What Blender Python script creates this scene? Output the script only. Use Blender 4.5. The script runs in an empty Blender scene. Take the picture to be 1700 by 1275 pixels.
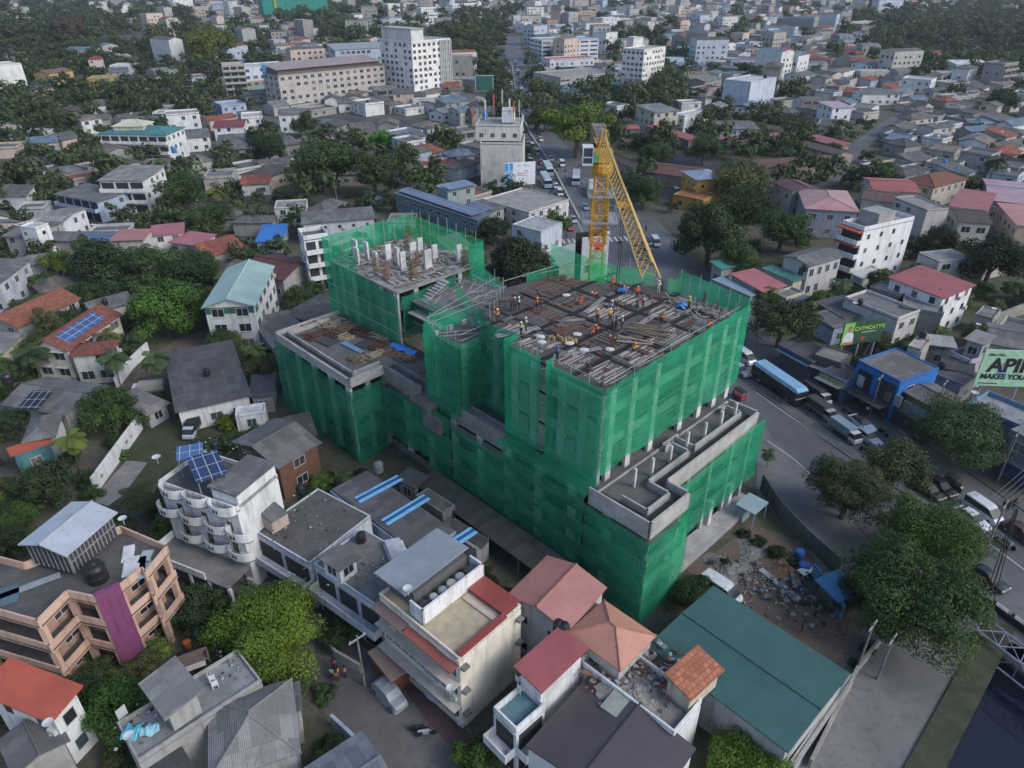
import bpy, math, random
from mathutils import Vector, Matrix
R = math.radians
S = bpy.context.scene
COL = S.collection
# ---------------------------------------------------------------- camera
cam = bpy.data.cameras.new('camera'); camo = bpy.data.objects.new('camera', cam); COL.objects.link(camo)
CF, TH, HC = 1180.0, R(30.5), 58.0
cam.sensor_width = 36; cam.lens = 36 * CF / 1700; cam.clip_start = .5; cam.clip_end = 12000
camo.location = (0, 0, HC); camo.rotation_euler = (R(90) - TH, 0, 0)
S.camera = camo
# ---------------------------------------------------------------- world, sun, exposure
SUN_EL, SUN_AZ = R(38), R(118)          # azimuth clockwise from +Y
w = bpy.data.worlds.new('World'); S.world = w; w.use_nodes = True
nt = w.node_tree; bg = nt.nodes['Background']
sky = nt.nodes.new('ShaderNodeTexSky'); sky.sky_type = 'NISHITA'; sky.sun_disc = False
sky.sun_elevation = SUN_EL; sky.sun_rotation = SUN_AZ; sky.air_density = 1.0; sky.dust_density = 1.6; sky.ozone_density = 1.6
nt.links.new(sky.outputs[0], bg.inputs[0]); bg.inputs[1].default_value = .09
sun = bpy.data.lights.new('sun', 'SUN'); sun.energy = .88; sun.angle = R(28); sun.color = (1, .975, .94)
suno = bpy.data.objects.new('sun', sun); COL.objects.link(suno)
sd = Vector((math.sin(SUN_AZ) * math.cos(SUN_EL), math.cos(SUN_AZ) * math.cos(SUN_EL), math.sin(SUN_EL)))
suno.rotation_euler = sd.to_track_quat('Z', 'Y').to_euler(); suno.location = (60, -40, 200)
S.view_settings.view_transform = 'Standard'; S.view_settings.look = 'None'; S.view_settings.exposure = 1.1; S.view_settings.gamma = 1
# ---------------------------------------------------------------- measuring: where a point seen at (px, py) stands at height z
sT, cT = math.sin(TH), math.cos(TH)
def G(p, z=0.0):
    u = (p[0] - 850) / CF; v = (p[1] - 637.5) / CF
    t = (HC - z) / (sT + v * cT)
    return Vector((u * t, t * (cT - v * sT)))
def depth(x, y, z): return y * cT - (z - HC) * sT
def PX(x, y, z):
    d = depth(x, y, z); dz = z - HC
    return (850 + CF * x / d, 637.5 + CF * (-(y * sT) - dz * cT) / d)
rnd = random.Random(11)
# ---------------------------------------------------------------- object helpers
def tag(o, label=None, cat=None, group=None, kind=None):
    if label: o['label'] = label
    if cat: o['category'] = cat
    if group: o['group'] = group
    if kind: o['kind'] = kind
    return o
def empty(name, x, y, z=0.0, rz=0.0, label=None, cat=None, group=None):
    o = bpy.data.objects.new(name, None); COL.objects.link(o)
    o.location = (x, y, z); o.rotation_euler = (0, 0, rz); o.empty_display_size = .5
    return tag(o, label, cat, group)
class MB:
    def __init__(s): s.v = []; s.f = []; s.m = []
    def face(s, pts, m=0):
        n = len(s.v); s.v += [tuple(p) for p in pts]; s.f.append(tuple(range(n, n + len(pts)))); s.m.append(m); return s
    def box(s, x0, x1, y0, y1, z0, z1, m=0, mt=None):
        n = len(s.v)
        s.v += [(x0,y0,z0),(x1,y0,z0),(x1,y1,z0),(x0,y1,z0),(x0,y0,z1),(x1,y0,z1),(x1,y1,z1),(x0,y1,z1)]
        s.f += [(n+3,n+2,n+1,n),(n+4,n+5,n+6,n+7),(n,n+1,n+5,n+4),(n+1,n+2,n+6,n+5),(n+2,n+3,n+7,n+6),(n+3,n,n+4,n+7)]
        s.m += [m, m if mt is None else mt, m, m, m, m]; return s
    def prism(s, pts, z0, z1, m=0, mt=None):          # pts counter-clockwise, any outline
        n = len(s.v); k = len(pts)
        s.v += [(p[0], p[1], z0) for p in pts] + [(p[0], p[1], z1) for p in pts]
        s.f.append(tuple(n + i for i in reversed(range(k)))); s.m.append(m)
        s.f.append(tuple(n + k + i for i in range(k))); s.m.append(m if mt is None else mt)
        for i in range(k):
            j = (i + 1) % k; s.f.append((n+i, n+j, n+k+j, n+k+i)); s.m.append(m)
        return s
    def tube(s, p, q, r, n=6, m=0, r2=None, cap=True):
        p = Vector(p); q = Vector(q); d = q - p
        if d.length < 1e-6: return s
        d.normalize(); a = d.orthogonal().normalized(); b = d.cross(a); r2 = r if r2 is None else r2; k = len(s.v)
        for c, rr in ((p, r), (q, r2)):
            for i in range(n):
                t = 2 * math.pi * i / n; s.v.append(tuple(c + (a * math.cos(t) + b * math.sin(t)) * rr))
        for i in range(n):
            j = (i + 1) % n; s.f.append((k+i, k+j, k+n+j, k+n+i)); s.m.append(m)
        if cap:
            s.f.append(tuple(k + i for i in reversed(range(n)))); s.m.append(m)
            s.f.append(tuple(k + n + i for i in range(n))); s.m.append(m)
        return s
    def bar(s, p, q, w, h=None, m=0):                  # square bar between two points
        return s.tube(p, q, w * .7, 4, m)
    def lathe(s, prof, n=14, m=0, c=(0, 0)):           # prof: (r, z) bottom to top
        k = len(s.v)
        for r, z in prof:
            for i in range(n):
                t = 2 * math.pi * i / n; s.v.append((c[0] + r * math.cos(t), c[1] + r * math.sin(t), z))
        for a in range(len(prof) - 1):
            for i in range(n):
                j = (i + 1) % n; s.f.append((k+a*n+i, k+a*n+j, k+(a+1)*n+j, k+(a+1)*n+i)); s.m.append(m)
        s.f.append(tuple(k + (len(prof)-1)*n + i for i in range(n))); s.m.append(m)
        s.f.append(tuple(k + i for i in reversed(range(n)))); s.m.append(m)
        return s
    def mesh(s, name, mats):
        me = bpy.data.meshes.new(name); me.from_pydata(s.v, [], s.f)
        for m in mats: me.materials.append(m)
        if len(mats) > 1: me.polygons.foreach_set('material_index', s.m)
        me.update(); return me
    def build(s, name, mats, parent=None, loc=(0, 0, 0), rz=0.0, smooth=False):
        if not isinstance(mats, (list, tuple)): mats = [mats]
        me = s.mesh(name, mats)
        if smooth: me.polygons.foreach_set('use_smooth', [True] * len(me.polygons))
        return link(name, me, parent, loc, rz)
def link(name, me, parent=None, loc=(0, 0, 0), rz=0.0, scale=None):
    o = bpy.data.objects.new(name, me); COL.objects.link(o); o.parent = parent
    o.location = loc; o.rotation_euler = (0, 0, rz)
    if scale: o.scale = scale
    return o
def copy_tree(o, parent=None):
    c = o.copy(); COL.objects.link(c); c.parent = parent
    for ch in KIDS.get(o.name, None) or [k for k in o.children]: copy_tree(ch, c)
    return c
KIDS = {}
def freeze(o):                                         # remember a prototype's tree (children lookup is slow)
    KIDS[o.name] = list(o.children)
    for c in o.children: freeze(c)
# ---------------------------------------------------------------- materials
MC = {}
def nodes(m):
    m.use_nodes = True; nt = m.node_tree; return nt, nt.nodes, nt.links, nt.nodes['Principled BSDF']
def N(nt, t, **k):
    n = nt.nodes.new(t)
    for a, b in k.items():
        if a in n.inputs: n.inputs[a].default_value = b
        else: setattr(n, a, b)
    return n
def mix(nt, fac, a, b, mode='MIX'):
    n = nt.nodes.new('ShaderNodeMix'); n.data_type = 'RGBA'; n.blend_type = mode
    for i, x in ((0, fac), (6, a), (7, b)):
        if hasattr(x, 'is_linked') or hasattr(x, 'links'): nt.links.new(x, n.inputs[i])
        elif i == 0: n.inputs[0].default_value = x
        else: n.inputs[i].default_value = (*x[:3], 1)
    return n.outputs[2]
def ramp(nt, src, a, b):
    n = nt.nodes.new('ShaderNodeMapRange'); n.inputs[1].default_value = a; n.inputs[2].default_value = b
    nt.links.new(src, n.inputs[0]); return n.outputs[0]
def noise(nt, co, sc, det=3, rough=.6, stretch=None):
    n = N(nt, 'ShaderNodeTexNoise'); n.inputs['Scale'].default_value = sc; n.inputs['Detail'].default_value = det; n.inputs['Roughness'].default_value = rough
    if stretch:
        mp = nt.nodes.new('ShaderNodeMapping'); mp.inputs['Scale'].default_value = stretch; nt.links.new(co, mp.inputs[0]); co = mp.outputs[0]
    nt.links.new(co, n.inputs['Vector']); return n.outputs[0]
def coords(nt, kind='Object'): return nt.nodes.new('ShaderNodeTexCoord').outputs[kind]
def geo(nt): return nt.nodes.new('ShaderNodeNewGeometry').outputs['Position']
def bump(nt, h, st, dist, bsdf):
    b = nt.nodes.new('ShaderNodeBump'); b.inputs['Strength'].default_value = st; b.inputs['Distance'].default_value = dist
    nt.links.new(h, b.inputs['Height']); nt.links.new(b.outputs[0], bsdf.inputs['Normal'])
def key(c): return tuple(round(x, 3) for x in c)
def mat(kind, c=(.5, .5, .5), **k):
    kk = (kind, key(c), tuple(sorted(k.items())))
    if kk in MC: return MC[kk]
    m = bpy.data.materials.new(kind); MC[kk] = m
    nt, ns, L, P = nodes(m); P.inputs['Roughness'].default_value = k.get('r', .8)
    dk = lambda f: tuple(x * f for x in c)
    if kind == 'plain':
        g = geo(nt); f = noise(nt, g, 1.3, 4)
        L.new(mix(nt, ramp(nt, f, .35, .7), dk(.8), dk(1.08)), P.inputs['Base Color'])
    elif kind == 'wall':                                # painted render, rain streaks and soot blotches
        g = geo(nt)
        st = noise(nt, g, 1.0, 5, .7, (1.6, 1.6, .16)); bl = noise(nt, g, .23, 5, .65); fine = noise(nt, g, 5, 3)
        c1 = mix(nt, ramp(nt, fine, .3, .7), dk(.93), dk(1.03))
        c2 = mix(nt, ramp(nt, st, .5, .78), c1, (c[0]*.42, c[1]*.41, c[2]*.39))
        c3 = mix(nt, ramp(nt, bl, .5, .82), c2, (c[0]*.5, c[1]*.49, c[2]*.46))
        L.new(c3, P.inputs['Base Color']); P.inputs['Roughness'].default_value = .75
    elif kind == 'sheet':                               # corrugated sheets laid in rows, each a bit different
        o = coords(nt); ax = k.get('ax', 0)
        b = N(nt, 'ShaderNodeTexBrick'); b.inputs['Scale'].default_value = 1; b.inputs['Brick Width'].default_value = 1.05; b.inputs['Row Height'].default_value = 2.3
        b.inputs['Mortar Size'].default_value = .022; b.inputs['Color1'].default_value = (*dk(.7), 1); b.inputs['Color2'].default_value = (*dk(1.2), 1); b.inputs['Mortar'].default_value = (*dk(.55), 1)
        mp = nt.nodes.new('ShaderNodeMapping'); mp.inputs['Rotation'].default_value = (0, 0, R(90) if ax else 0); L.new(o, mp.inputs[0]); L.new(mp.outputs[0], b.inputs[0])
        f = noise(nt, geo(nt), .35, 6, .7); f2 = noise(nt, geo(nt), 2.2, 5, .75)
        c1 = mix(nt, ramp(nt, f, .42, .72), b.outputs[0], dk(.55))
        c2 = mix(nt, ramp(nt, f2, .58, .82), c1, tuple(min(1, x * 1.5) for x in c))
        L.new(c2, P.inputs['Base Color']); P.inputs['Roughness'].default_value = k.get('r', .85)
        wv = N(nt, 'ShaderNodeTexWave'); wv.bands_direction = 'Y' if ax else 'X'; wv.inputs['Scale'].default_value = 2.1; L.new(o, wv.inputs[0])
        bump(nt, wv.outputs[1], .55, .05, P)
    elif kind == 'metal':                               # painted ribbed sheet roof
        o = coords(nt); ax = k.get('ax', 0)
        f = noise(nt, geo(nt), .3, 5, .6); f2 = noise(nt, geo(nt), 3.0, 4, .7, (1, 1, .3))
        c1 = mix(nt, ramp(nt, f, .35, .75), dk(1.08), dk(.72)); c2 = mix(nt, ramp(nt, f2, .55, .8), c1, (c[0]*.5+.03, c[1]*.5+.02, c[2]*.5+.015))
        wv = N(nt, 'ShaderNodeTexWave'); wv.bands_direction = 'Y' if ax else 'X'; wv.inputs['Scale'].default_value = 1.1; L.new(o, wv.inputs[0])
        c3 = mix(nt, ramp(nt, wv.outputs[1], .9, 1.0), c2, dk(.88))
        L.new(c3, P.inputs['Base Color']); P.inputs['Roughness'].default_value = k.get('r', .5); bump(nt, wv.outputs[1], .16, .03, P)
    elif kind == 'tile':
        o = coords(nt); b = N(nt, 'ShaderNodeTexBrick'); b.inputs['Scale'].default_value = 1; b.inputs['Brick Width'].default_value = .5; b.inputs['Row Height'].default_value = .45
        b.inputs['Mortar Size'].default_value = .03; b.inputs['Color1'].default_value = (*dk(.72), 1); b.inputs['Color2'].default_value = (*dk(1.2), 1); b.inputs['Mortar'].default_value = (*dk(.45), 1)
        L.new(o, b.inputs[0]); f = noise(nt, geo(nt), .5, 6, .7)
        L.new(mix(nt, ramp(nt, f, .45, .75), b.outputs[0], (c[0]*.45, c[1]*.6, c[2]*.7)), P.inputs['Base Color']); bump(nt, b.outputs[1], -.5, .04, P)
    elif kind == 'concrete':                            # old weathered slab
        g = geo(nt); f = noise(nt, g, .45, 7, .7); f2 = noise(nt, g, 2.7, 6, .75); f3 = noise(nt, g, 1.0, 4, .6, (1.6, 1.6, .3))
        c1 = mix(nt, ramp(nt, f, .38, .66), dk(1.12), dk(.62)); c2 = mix(nt, ramp(nt, f2, .5, .8), c1, dk(.7)); c3 = mix(nt, ramp(nt, f3, .62, .8), c2, dk(.5))
        L.new(c3, P.inputs['Base Color']); P.inputs['Roughness'].default_value = .88; bump(nt, f2, .3, .05, P)
    elif kind == 'asphalt':
        g = geo(nt); f = noise(nt, g, .09, 6, .6, k.get('st')); f2 = noise(nt, g, 1.1, 6, .7); f3 = noise(nt, g, 9, 3)
        c1 = mix(nt, ramp(nt, f, .38, .62), dk(1.2), dk(.72)); c2 = mix(nt, ramp(nt, f2, .5, .72), c1, dk(.62)); c3 = mix(nt, ramp(nt, f3, .55, .8), c2, dk(1.25))
        L.new(c3, P.inputs['Base Color']); P.inputs['Roughness'].default_value = .7
    elif kind == 'car':                                 # paint takes each vehicle's own object colour
        oi = nt.nodes.new('ShaderNodeObjectInfo'); f = noise(nt, geo(nt), 1.5, 4)
        L.new(mix(nt, ramp(nt, f, .5, .85), oi.outputs['Color'], (.2, .19, .18)), P.inputs['Base Color'])
        P.inputs['Roughness'].default_value = .3; P.inputs['Coat Weight'].default_value = .5
    elif kind == 'objcol':
        oi = nt.nodes.new('ShaderNodeObjectInfo'); L.new(oi.outputs['Color'], P.inputs['Base Color'])
    elif kind == 'glass':
        P.inputs['Base Color'].default_value = (*c, 1); P.inputs['Roughness'].default_value = .12; P.inputs['Specular IOR Level'].default_value = .6
    elif kind == 'leaf':
        oi = nt.nodes.new('ShaderNodeObjectInfo'); at = nt.nodes.new('ShaderNodeAttribute'); at.attribute_name = 'tone'
        f = noise(nt, coords(nt), .28, 3)
        a = mix(nt, at.outputs['Fac'], (.62, .66, .6), (1.5, 1.42, 1.3)); b2 = mix(nt, ramp(nt, f, .35, .65), (.72, .78, .8), (1.25, 1.18, .95))
        c1 = mix(nt, 1.0, oi.outputs['Color'], a, 'MULTIPLY'); c2 = mix(nt, 1.0, c1, b2, 'MULTIPLY')
        L.new(c2, P.inputs['Base Color']); P.inputs['Roughness'].default_value = .62; P.inputs['Specular IOR Level'].default_value = .25
        tr = nt.nodes.new('ShaderNodeBsdfTranslucent'); L.new(c2, tr.inputs[0]); ms = nt.nodes.new('ShaderNodeMixShader'); ms.inputs[0].default_value = .28
        L.new(P.outputs[0], ms.inputs[1]); L.new(tr.outputs[0], ms.inputs[2]); L.new(ms.outputs[0], ns['Material Output'].inputs[0])
    elif kind == 'net':                                 # green debris netting: woven, half see-through
        g = geo(nt); f = noise(nt, g, .22, 3, .5, (1, 1, .6)); f2 = noise(nt, g, .5, 3, .5, (.5, .5, 1.2)); f3 = noise(nt, g, 2.2, 3, .6, (1, 1, .08))
        c1 = mix(nt, ramp(nt, f, .35, .7), dk(1.15), dk(.72)); c2 = mix(nt, ramp(nt, f3, .62, .95), c1, (c[0]*1.3+.01, c[1]*1.12, c[2]*1.15))
        L.new(c2, P.inputs['Base Color']); P.inputs['Roughness'].default_value = .6; P.inputs['Specular IOR Level'].default_value = .2
        z = nt.nodes.new('ShaderNodeSeparateXYZ'); L.new(g, z.inputs[0])
        wv = N(nt, 'ShaderNodeMath', operation='MODULO'); L.new(z.outputs[2], wv.inputs[0]); wv.inputs[1].default_value = .95
        seam = N(nt, 'ShaderNodeMath', operation='LESS_THAN'); L.new(wv.outputs[0], seam.inputs[0]); seam.inputs[1].default_value = .088
        al = N(nt, 'ShaderNodeMapRange'); L.new(f2, al.inputs[0]); al.inputs[1].default_value = .35; al.inputs[2].default_value = .65
        al.inputs[3].default_value = k.get('a0', .5); al.inputs[4].default_value = k.get('a1', .75)
        mx = N(nt, 'ShaderNodeMath', operation='ADD'); L.new(al.outputs[0], mx.inputs[0])
        sc = N(nt, 'ShaderNodeMath', operation='MULTIPLY'); L.new(seam.outputs[0], sc.inputs[0]); sc.inputs[1].default_value = .13; L.new(sc.outputs[0], mx.inputs[1])
        tl = nt.nodes.new('ShaderNodeBsdfTranslucent'); L.new(c2, tl.inputs[0]); ms = nt.nodes.new('ShaderNodeMixShader'); ms.inputs[0].default_value = .4
        L.new(P.outputs[0], ms.inputs[1]); L.new(tl.outputs[0], ms.inputs[2])
        tp = nt.nodes.new('ShaderNodeBsdfTransparent'); tp.inputs[0].default_value = (.75, .95, .85, 1); m2 = nt.nodes.new('ShaderNodeMixShader')
        L.new(mx.outputs[0], m2.inputs[0]); L.new(tp.outputs[0], m2.inputs[1]); L.new(ms.outputs[0], m2.inputs[2]); L.new(m2.outputs[0], ns['Material Output'].inputs[0])
    elif kind == 'water':
        P.inputs['Base Color'].default_value = (.016, .022, .04, 1); P.inputs['Roughness'].default_value = .06; P.inputs['IOR'].default_value = 1.33
        bump(nt, noise(nt, geo(nt), 1.5, 4), .12, .04, P)
    elif kind == 'solar':
        o = coords(nt); b = N(nt, 'ShaderNodeTexBrick'); b.offset = 0; b.inputs['Scale'].default_value = 1; b.inputs['Brick Width'].default_value = 1.0; b.inputs['Row Height'].default_value = 1.7
        b.inputs['Mortar Size'].default_value = .03; b.inputs['Color1'].default_value = (*c, 1); b.inputs['Color2'].default_value = (*dk(1.15), 1); b.inputs['Mortar'].default_value = (.5, .52, .55, 1)
        L.new(o, b.inputs[0]); L.new(b.outputs[0], P.inputs['Base Color']); P.inputs['Roughness'].default_value = .2
    elif kind == 'ground':
        g = geo(nt); f = noise(nt, g, .035, 8, .65); f2 = noise(nt, g, .4, 7, .7); f3 = noise(nt, g, 2.5, 5, .7)
        c1 = mix(nt, ramp(nt, f, .42, .58), (.085, .076, .062), (.05, .07, .028)); c2 = mix(nt, ramp(nt, f2, .42, .66), c1, (.12, .105, .085)); c3 = mix(nt, ramp(nt, f3, .5, .75), c2, (.03, .035, .024))
        L.new(c3, P.inputs['Base Color']); P.inputs['Roughness'].default_value = .95
    elif kind == 'mottle':                              # two natural ground tones, k c2
        g = geo(nt); f = noise(nt, g, k.get('s', .5), 7, .7); f3 = noise(nt, g, 4, 5, .7)
        c1 = mix(nt, ramp(nt, f, .4, .62), c, k['c2']); L.new(mix(nt, ramp(nt, f3, .45, .75), c1, dk(.65)), P.inputs['Base Color']); P.inputs['Roughness'].default_value = .95
        bump(nt, f3, .5, .08, P)
    elif kind == 'wood':
        g = coords(nt); f = noise(nt, g, 1.5, 5, .7, (1, 6, 6)); L.new(mix(nt, ramp(nt, f, .35, .7), dk(1.2), dk(.6)), P.inputs['Base Color'])
    return m
GLASS = mat('glass', (.025, .03, .035)); GLASSB = mat('glass', (.05, .08, .11))
WHITEF = mat('plain', (.55, .56, .57)); DARK = mat('plain', (.02, .02, .022)); STEEL = mat('plain', (.3, .31, .32), r=.4)
# ================================================================ the netted construction site (own axes: x right-back, y left-back)
MO, MA = Vector((13.0, 50.7)), R(44.5)
def MW(u, v): return Vector((MO.x + u * math.cos(MA) - v * math.sin(MA), MO.y + u * math.sin(MA) + v * math.cos(MA)))
def ML(p, z):                                          # pixel at height z -> site axes
    q = G(p, z) - MO; return (q.x * math.cos(MA) + q.y * math.sin(MA), -q.x * math.sin(MA) + q.y * math.cos(MA))
NETC = (.02, .27, .16)
NETL = mat('net', (.045, .5, .27), a0=.42, a1=.62); NETT = mat('net', (.09, .75, .3), a0=.34, a1=.52); NETD = mat('net', (.034, .34, .2), a0=.52, a1=.72)  # one net in lighter and darker copies; face shading put into the colour
CON = mat('concrete', (.21, .205, .2)); CONL = mat('concrete', (.4, .39, .38)); CONW = mat('concrete', (.62, .61, .6)); CEM = mat('concrete', (.13, .125, .125)); DECK = mat('concrete', (.095, .084, .078))
INT = mat('concrete', (.1, .1, .095)); WOOD = mat('wood', (.2, .14, .09)); WOODP = mat('wood', (.34, .28, .21)); RUST = mat('wood', (.1, .05, .035)); PALE = mat('plain', (.42, .4, .39)); POLE = mat('plain', (.34, .34, .35), r=.5)
site = empty('building_under_construction', MO.x, MO.y, 0, MA, 'big unfinished concrete building wrapped in green safety netting with a busy open top deck', 'building')
def net(name, a, b, z0, z1, m=NETL, amp=.08, top=None, seed=0, par=None):     # a, b = (u, v); top = (z at a, z at b)
    a = Vector(a); b = Vector(b); L = (b - a).length; n = max(2, int(L / .8)); q = max(3, int((max(z1, (top or (z1, z1))[0]) - z0) / .8))
    nx, ny = (b - a).normalized().yx; nx, ny = nx, -ny
    mb = MB(); rr = random.Random(seed + int(L * 10)); ph = [rr.uniform(0, 6.28) for _ in range(6)]
    za, zb = top or (z1, z1)
    for i in range(n + 1):
        for j in range(q + 1):
            s = i / n; p = a.lerp(b, s); zt = za + (zb - za) * s; t = j / q
            wob = math.sin(s * L * 1.3 + ph[0]) * .5 + math.sin(s * L * 2.9 + t * 4 + ph[1]) * .35 + math.sin(t * (zt - z0) * 1.65 + ph[2]) * .5 + rr.uniform(-.3, .3)
            sag = (abs(math.sin(s * L * math.pi / 2.5)) * -.18 if j == q else 0) + (math.sin(s * L * .9 + ph[3]) * .16 if j == 0 else 0)
            mb.v.append((p.x + nx * wob * amp, p.y + ny * wob * amp, z0 + (zt - z0) * t + sag))
    for i in range(n):
        for j in range(q):
            k = i * (q + 1) + j; mb.f.append((k, k + q + 1, k + q + 2, k + 1)); mb.m.append(0)
    return mb.build(name, m, par or site, smooth=True)
def wallpath(mb, pts, th, z0, z1, m=0):
    for a, b in zip(pts, pts[1:]):
        x0, x1 = sorted((a[0], b[0])); y0, y1 = sorted((a[1], b[1])); mb.box(x0 - th/2, x1 + th/2, y0 - th/2, y1 + th/2, z0, z1, m)
def rail(p, q, r=.04): MB().tube(p, q, r, 5).build('scaffold_rail', POLE, site)
# slabs
POD = [(0, 0), (6.6, 0), (6.6, 2.6), (25, 2.6), (25, 11), (29.5, 11), (29.5, 43), (1, 43), (1, 35.2), (.4, 35.2), (.4, 0)]
for z in (3, 6, 9): MB().prism([(.3, .3), (6.3, .3), (6.3, 2.9), (24.5, 2.9), (24.5, 12), (29, 12), (29, 43), (.6, 43)], z - .3, z).build('floor_slab', INT, site)
MB().prism(POD, 11.55, 12.0).build('terrace_slab', CEM, site)
for z in (3.3, 6.5, 9.6): MB().box(-4.3, 5, 43.3, 60.5, z - .3, z).build('floor_slab', INT, site)
MB().box(-5, 7, 43, 61.6, 11.6, 12.3).build('terrace_slab', CEM, site)
for z in (15.8, 19.6): MB().prism([(2, 8.4), (26, 8.4), (26, 19), (22, 27), (14, 31), (5.2, 27)], z - .28, z).build('floor_slab', CON, site)
DECKP = [(1.5, 7.8), (26.4, 7.8), (26.4, 19.5), (21.4, 26.4), (19.4, 31.2), (12.2, 32.4), (5.2, 28.6), (5.2, 27), (3.8, 26.9), (3.8, 21), (1.8, 20.8), (1.8, 15.4), (1.5, 14.4)]
MB().prism(DECKP, 22.9, 23.3).build('top_deck', DECK, site)
for z in (15.6, 18.6): MB().box(8, 20.5, 33, 46.5, z - .25, z).build('floor_slab', CON, site)
for z in (14.9, 17.6): MB().box(6.4, 20.6, 47, 63, z - .28, z).build('floor_slab', CON, site)
MB().box(6, 21, 46.6, 63.4, 20.0, 20.3).build('upper_deck', mat('concrete', (.3, .285, .27)), site)
MB().box(1.2, 6, 27.6, 33, 17.9, 18.2).box(1.2, 6, 27.6, 33, 20.2, 20.4).build('stair_slab', CEM, site)
# columns and infill walls behind the nets
def column(u, v, z0, z1, a=.55, b=.35, m=CONL): MB().box(u - a/2, u + a/2, v - b/2, v + b/2, z0, z1).build('column', m, site)
for u in (1.2, 6.5, 11, 15.6, 20.2, 24.3): column(u, .9 if u < 7 else 2.9, 0, 11.5)
for v in (5.5, 10.2, 15, 19.8, 24.5, 29.2, 34, 38.8): column(.7, v, 0, 11.5, .4, 1.0, CONW)
for v in (43.8, 48, 52.2, 56.4, 60.6): column(-4.7, v, 0, 11.6, .35, 1.0, CONW)
for u in (-2, 0.6): column(u, 43.6, 0, 11.6, .7, .35)
for p in ((1008, 796), (1044, 775), (1081, 749), (1132, 716), (1165, 695), (1191, 678), (1214, 664)): u, v = ML(p, 12); column(u, 8.0, 12, 22.9, .85, .4, CONW); column(u, 16, 12, 22.9)
column(1.9, 8.2, 12, 22.9, .5, .5, CONL)
for v in (10.6, 13.4, 17.4, 20.2): column(2.2, v, 12, 22.9, .3, 1.05, CONW)
for v in (22.8, 25.4): column(4.3, v, 12, 22.9, .3, 1.0, CONW)
for v in (47.3, 50.6, 54, 57.4, 60.6, 62.9): column(6.3, v, 12.3, 20.0, .3, .9, CONW); column(19.8, v, 12.3, 20, .3, .7)
for u in (1.5, 3.7, 5.8): column(u, 27.8, 12, 21, .6, .3); column(u, 32.8, 12, 21, .6, .3)
for u in (9.5, 13.5, 17.5): column(u, 47.2, 12.3, 20, .7, .35, CONW)
mb = MB()
for z in (0, 3, 6, 9):                                  # low sill walls storey by storey, openings above them
    mb.box(.5, .65, 1.0, 42.8, z, z + 1.1); (mb.box(1.0, 6, .6, .8, z, z + 1.1), mb.box(6.6, 24.6, 3.0, 3.2, z, z + 1.1)) if z else None
mb.build('sill_wall', CON, site)
mb = MB()
for z in (12, 15.8, 19.6):
    mb.box(2.1, 2.3, 8.4, 20.8, z, z + 1.1); mb.box(4.2, 4.4, 20.8, 27, z, z + 1.1)
    if z > 12: mb.box(2.3, 26, 8.2, 8.4, z, z + 1.0)
    for v in (9.4, 12, 16.2, 18.8): mb.box(2.1, 2.3, v - .6, v + .7, z + 1.1, z + 3.4)
for z in (12.3, 14.9, 17.6):
    mb.box(6.45, 6.6, 47.2, 63, z, z + .95)
    for v in (49, 52.4, 55.8, 59): mb.box(6.45, 6.6, v - .6, v + .8, z + .95, z + 2.3)
mb.build('infill_wall', CONL, site)
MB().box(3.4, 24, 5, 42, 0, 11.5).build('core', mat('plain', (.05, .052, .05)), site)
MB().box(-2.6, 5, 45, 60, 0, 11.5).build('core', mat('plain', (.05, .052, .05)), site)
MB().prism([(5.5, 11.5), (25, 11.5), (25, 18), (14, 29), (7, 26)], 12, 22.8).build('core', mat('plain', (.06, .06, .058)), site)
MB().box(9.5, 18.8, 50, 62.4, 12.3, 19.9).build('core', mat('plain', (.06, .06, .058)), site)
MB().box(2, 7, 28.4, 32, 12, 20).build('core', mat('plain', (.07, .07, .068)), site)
# terrace edges: a double parapet that runs round as a gutter
mb = MB()
wallpath(mb, [(.05, 7.4), (.05, .05), (6.5, .05), (6.5, 2.7), (24.9, 2.7), (24.9, 6.4)], .22, 10.9, 13.0)
wallpath(mb, [(1.5, 4.4), (1.5, 1.5), (5.2, 1.5), (5.2, 4.1), (12.6, 4.1), (12.6, 6.4), (11.6, 6.4)], .2, 12.0, 12.9)
wallpath(mb, [(13.8, 6.6), (13.8, 4.2), (23.6, 4.2), (23.6, 6.2), (22.6, 6.2)], .2, 12.0, 12.9)
mb.box(11.6, 14.4, 6.7, 6.9, 12, 12.9)
mb.build('terrace_parapet', CONL, site)
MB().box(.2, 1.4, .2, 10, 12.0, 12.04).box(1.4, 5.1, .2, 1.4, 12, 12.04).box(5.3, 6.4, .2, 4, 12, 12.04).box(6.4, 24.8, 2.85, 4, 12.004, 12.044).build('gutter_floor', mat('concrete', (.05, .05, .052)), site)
mb = MB(); mb.box(.2, 25.6, 7.0, 7.15, 12, 12.22); mb.build('kerb', CONL, site)
for p in ((1052, 808), (1081, 790), (1111, 769), (1139, 746), (1168, 730), (1195, 711), (1218, 696)):
    u, v = ML(p, 12); MB().box(u - .14, u + .14, v - .14, v + .14, 12, 14.3).build('terrace_post', CONW, site)
mb = MB(); wallpath(mb, [(.3, 20.2), (.3, 28)], .3, 10.9, 13.1); wallpath(mb, [(1.6, 20.2), (1.6, 28)], .2, 12.0, 13.1); mb.box(.3, 1.6, 20.2, 28, 12.0, 12.7); mb.build('box_gutter', CON, site)
mb = MB(); wallpath(mb, [(.3, 35.2), (.3, 43)], .3, 10.6, 12.9); wallpath(mb, [(1.9, 36), (1.9, 42.6)], .2, 12.0, 12.8); mb.build('box_gutter', CON, site)
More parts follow.
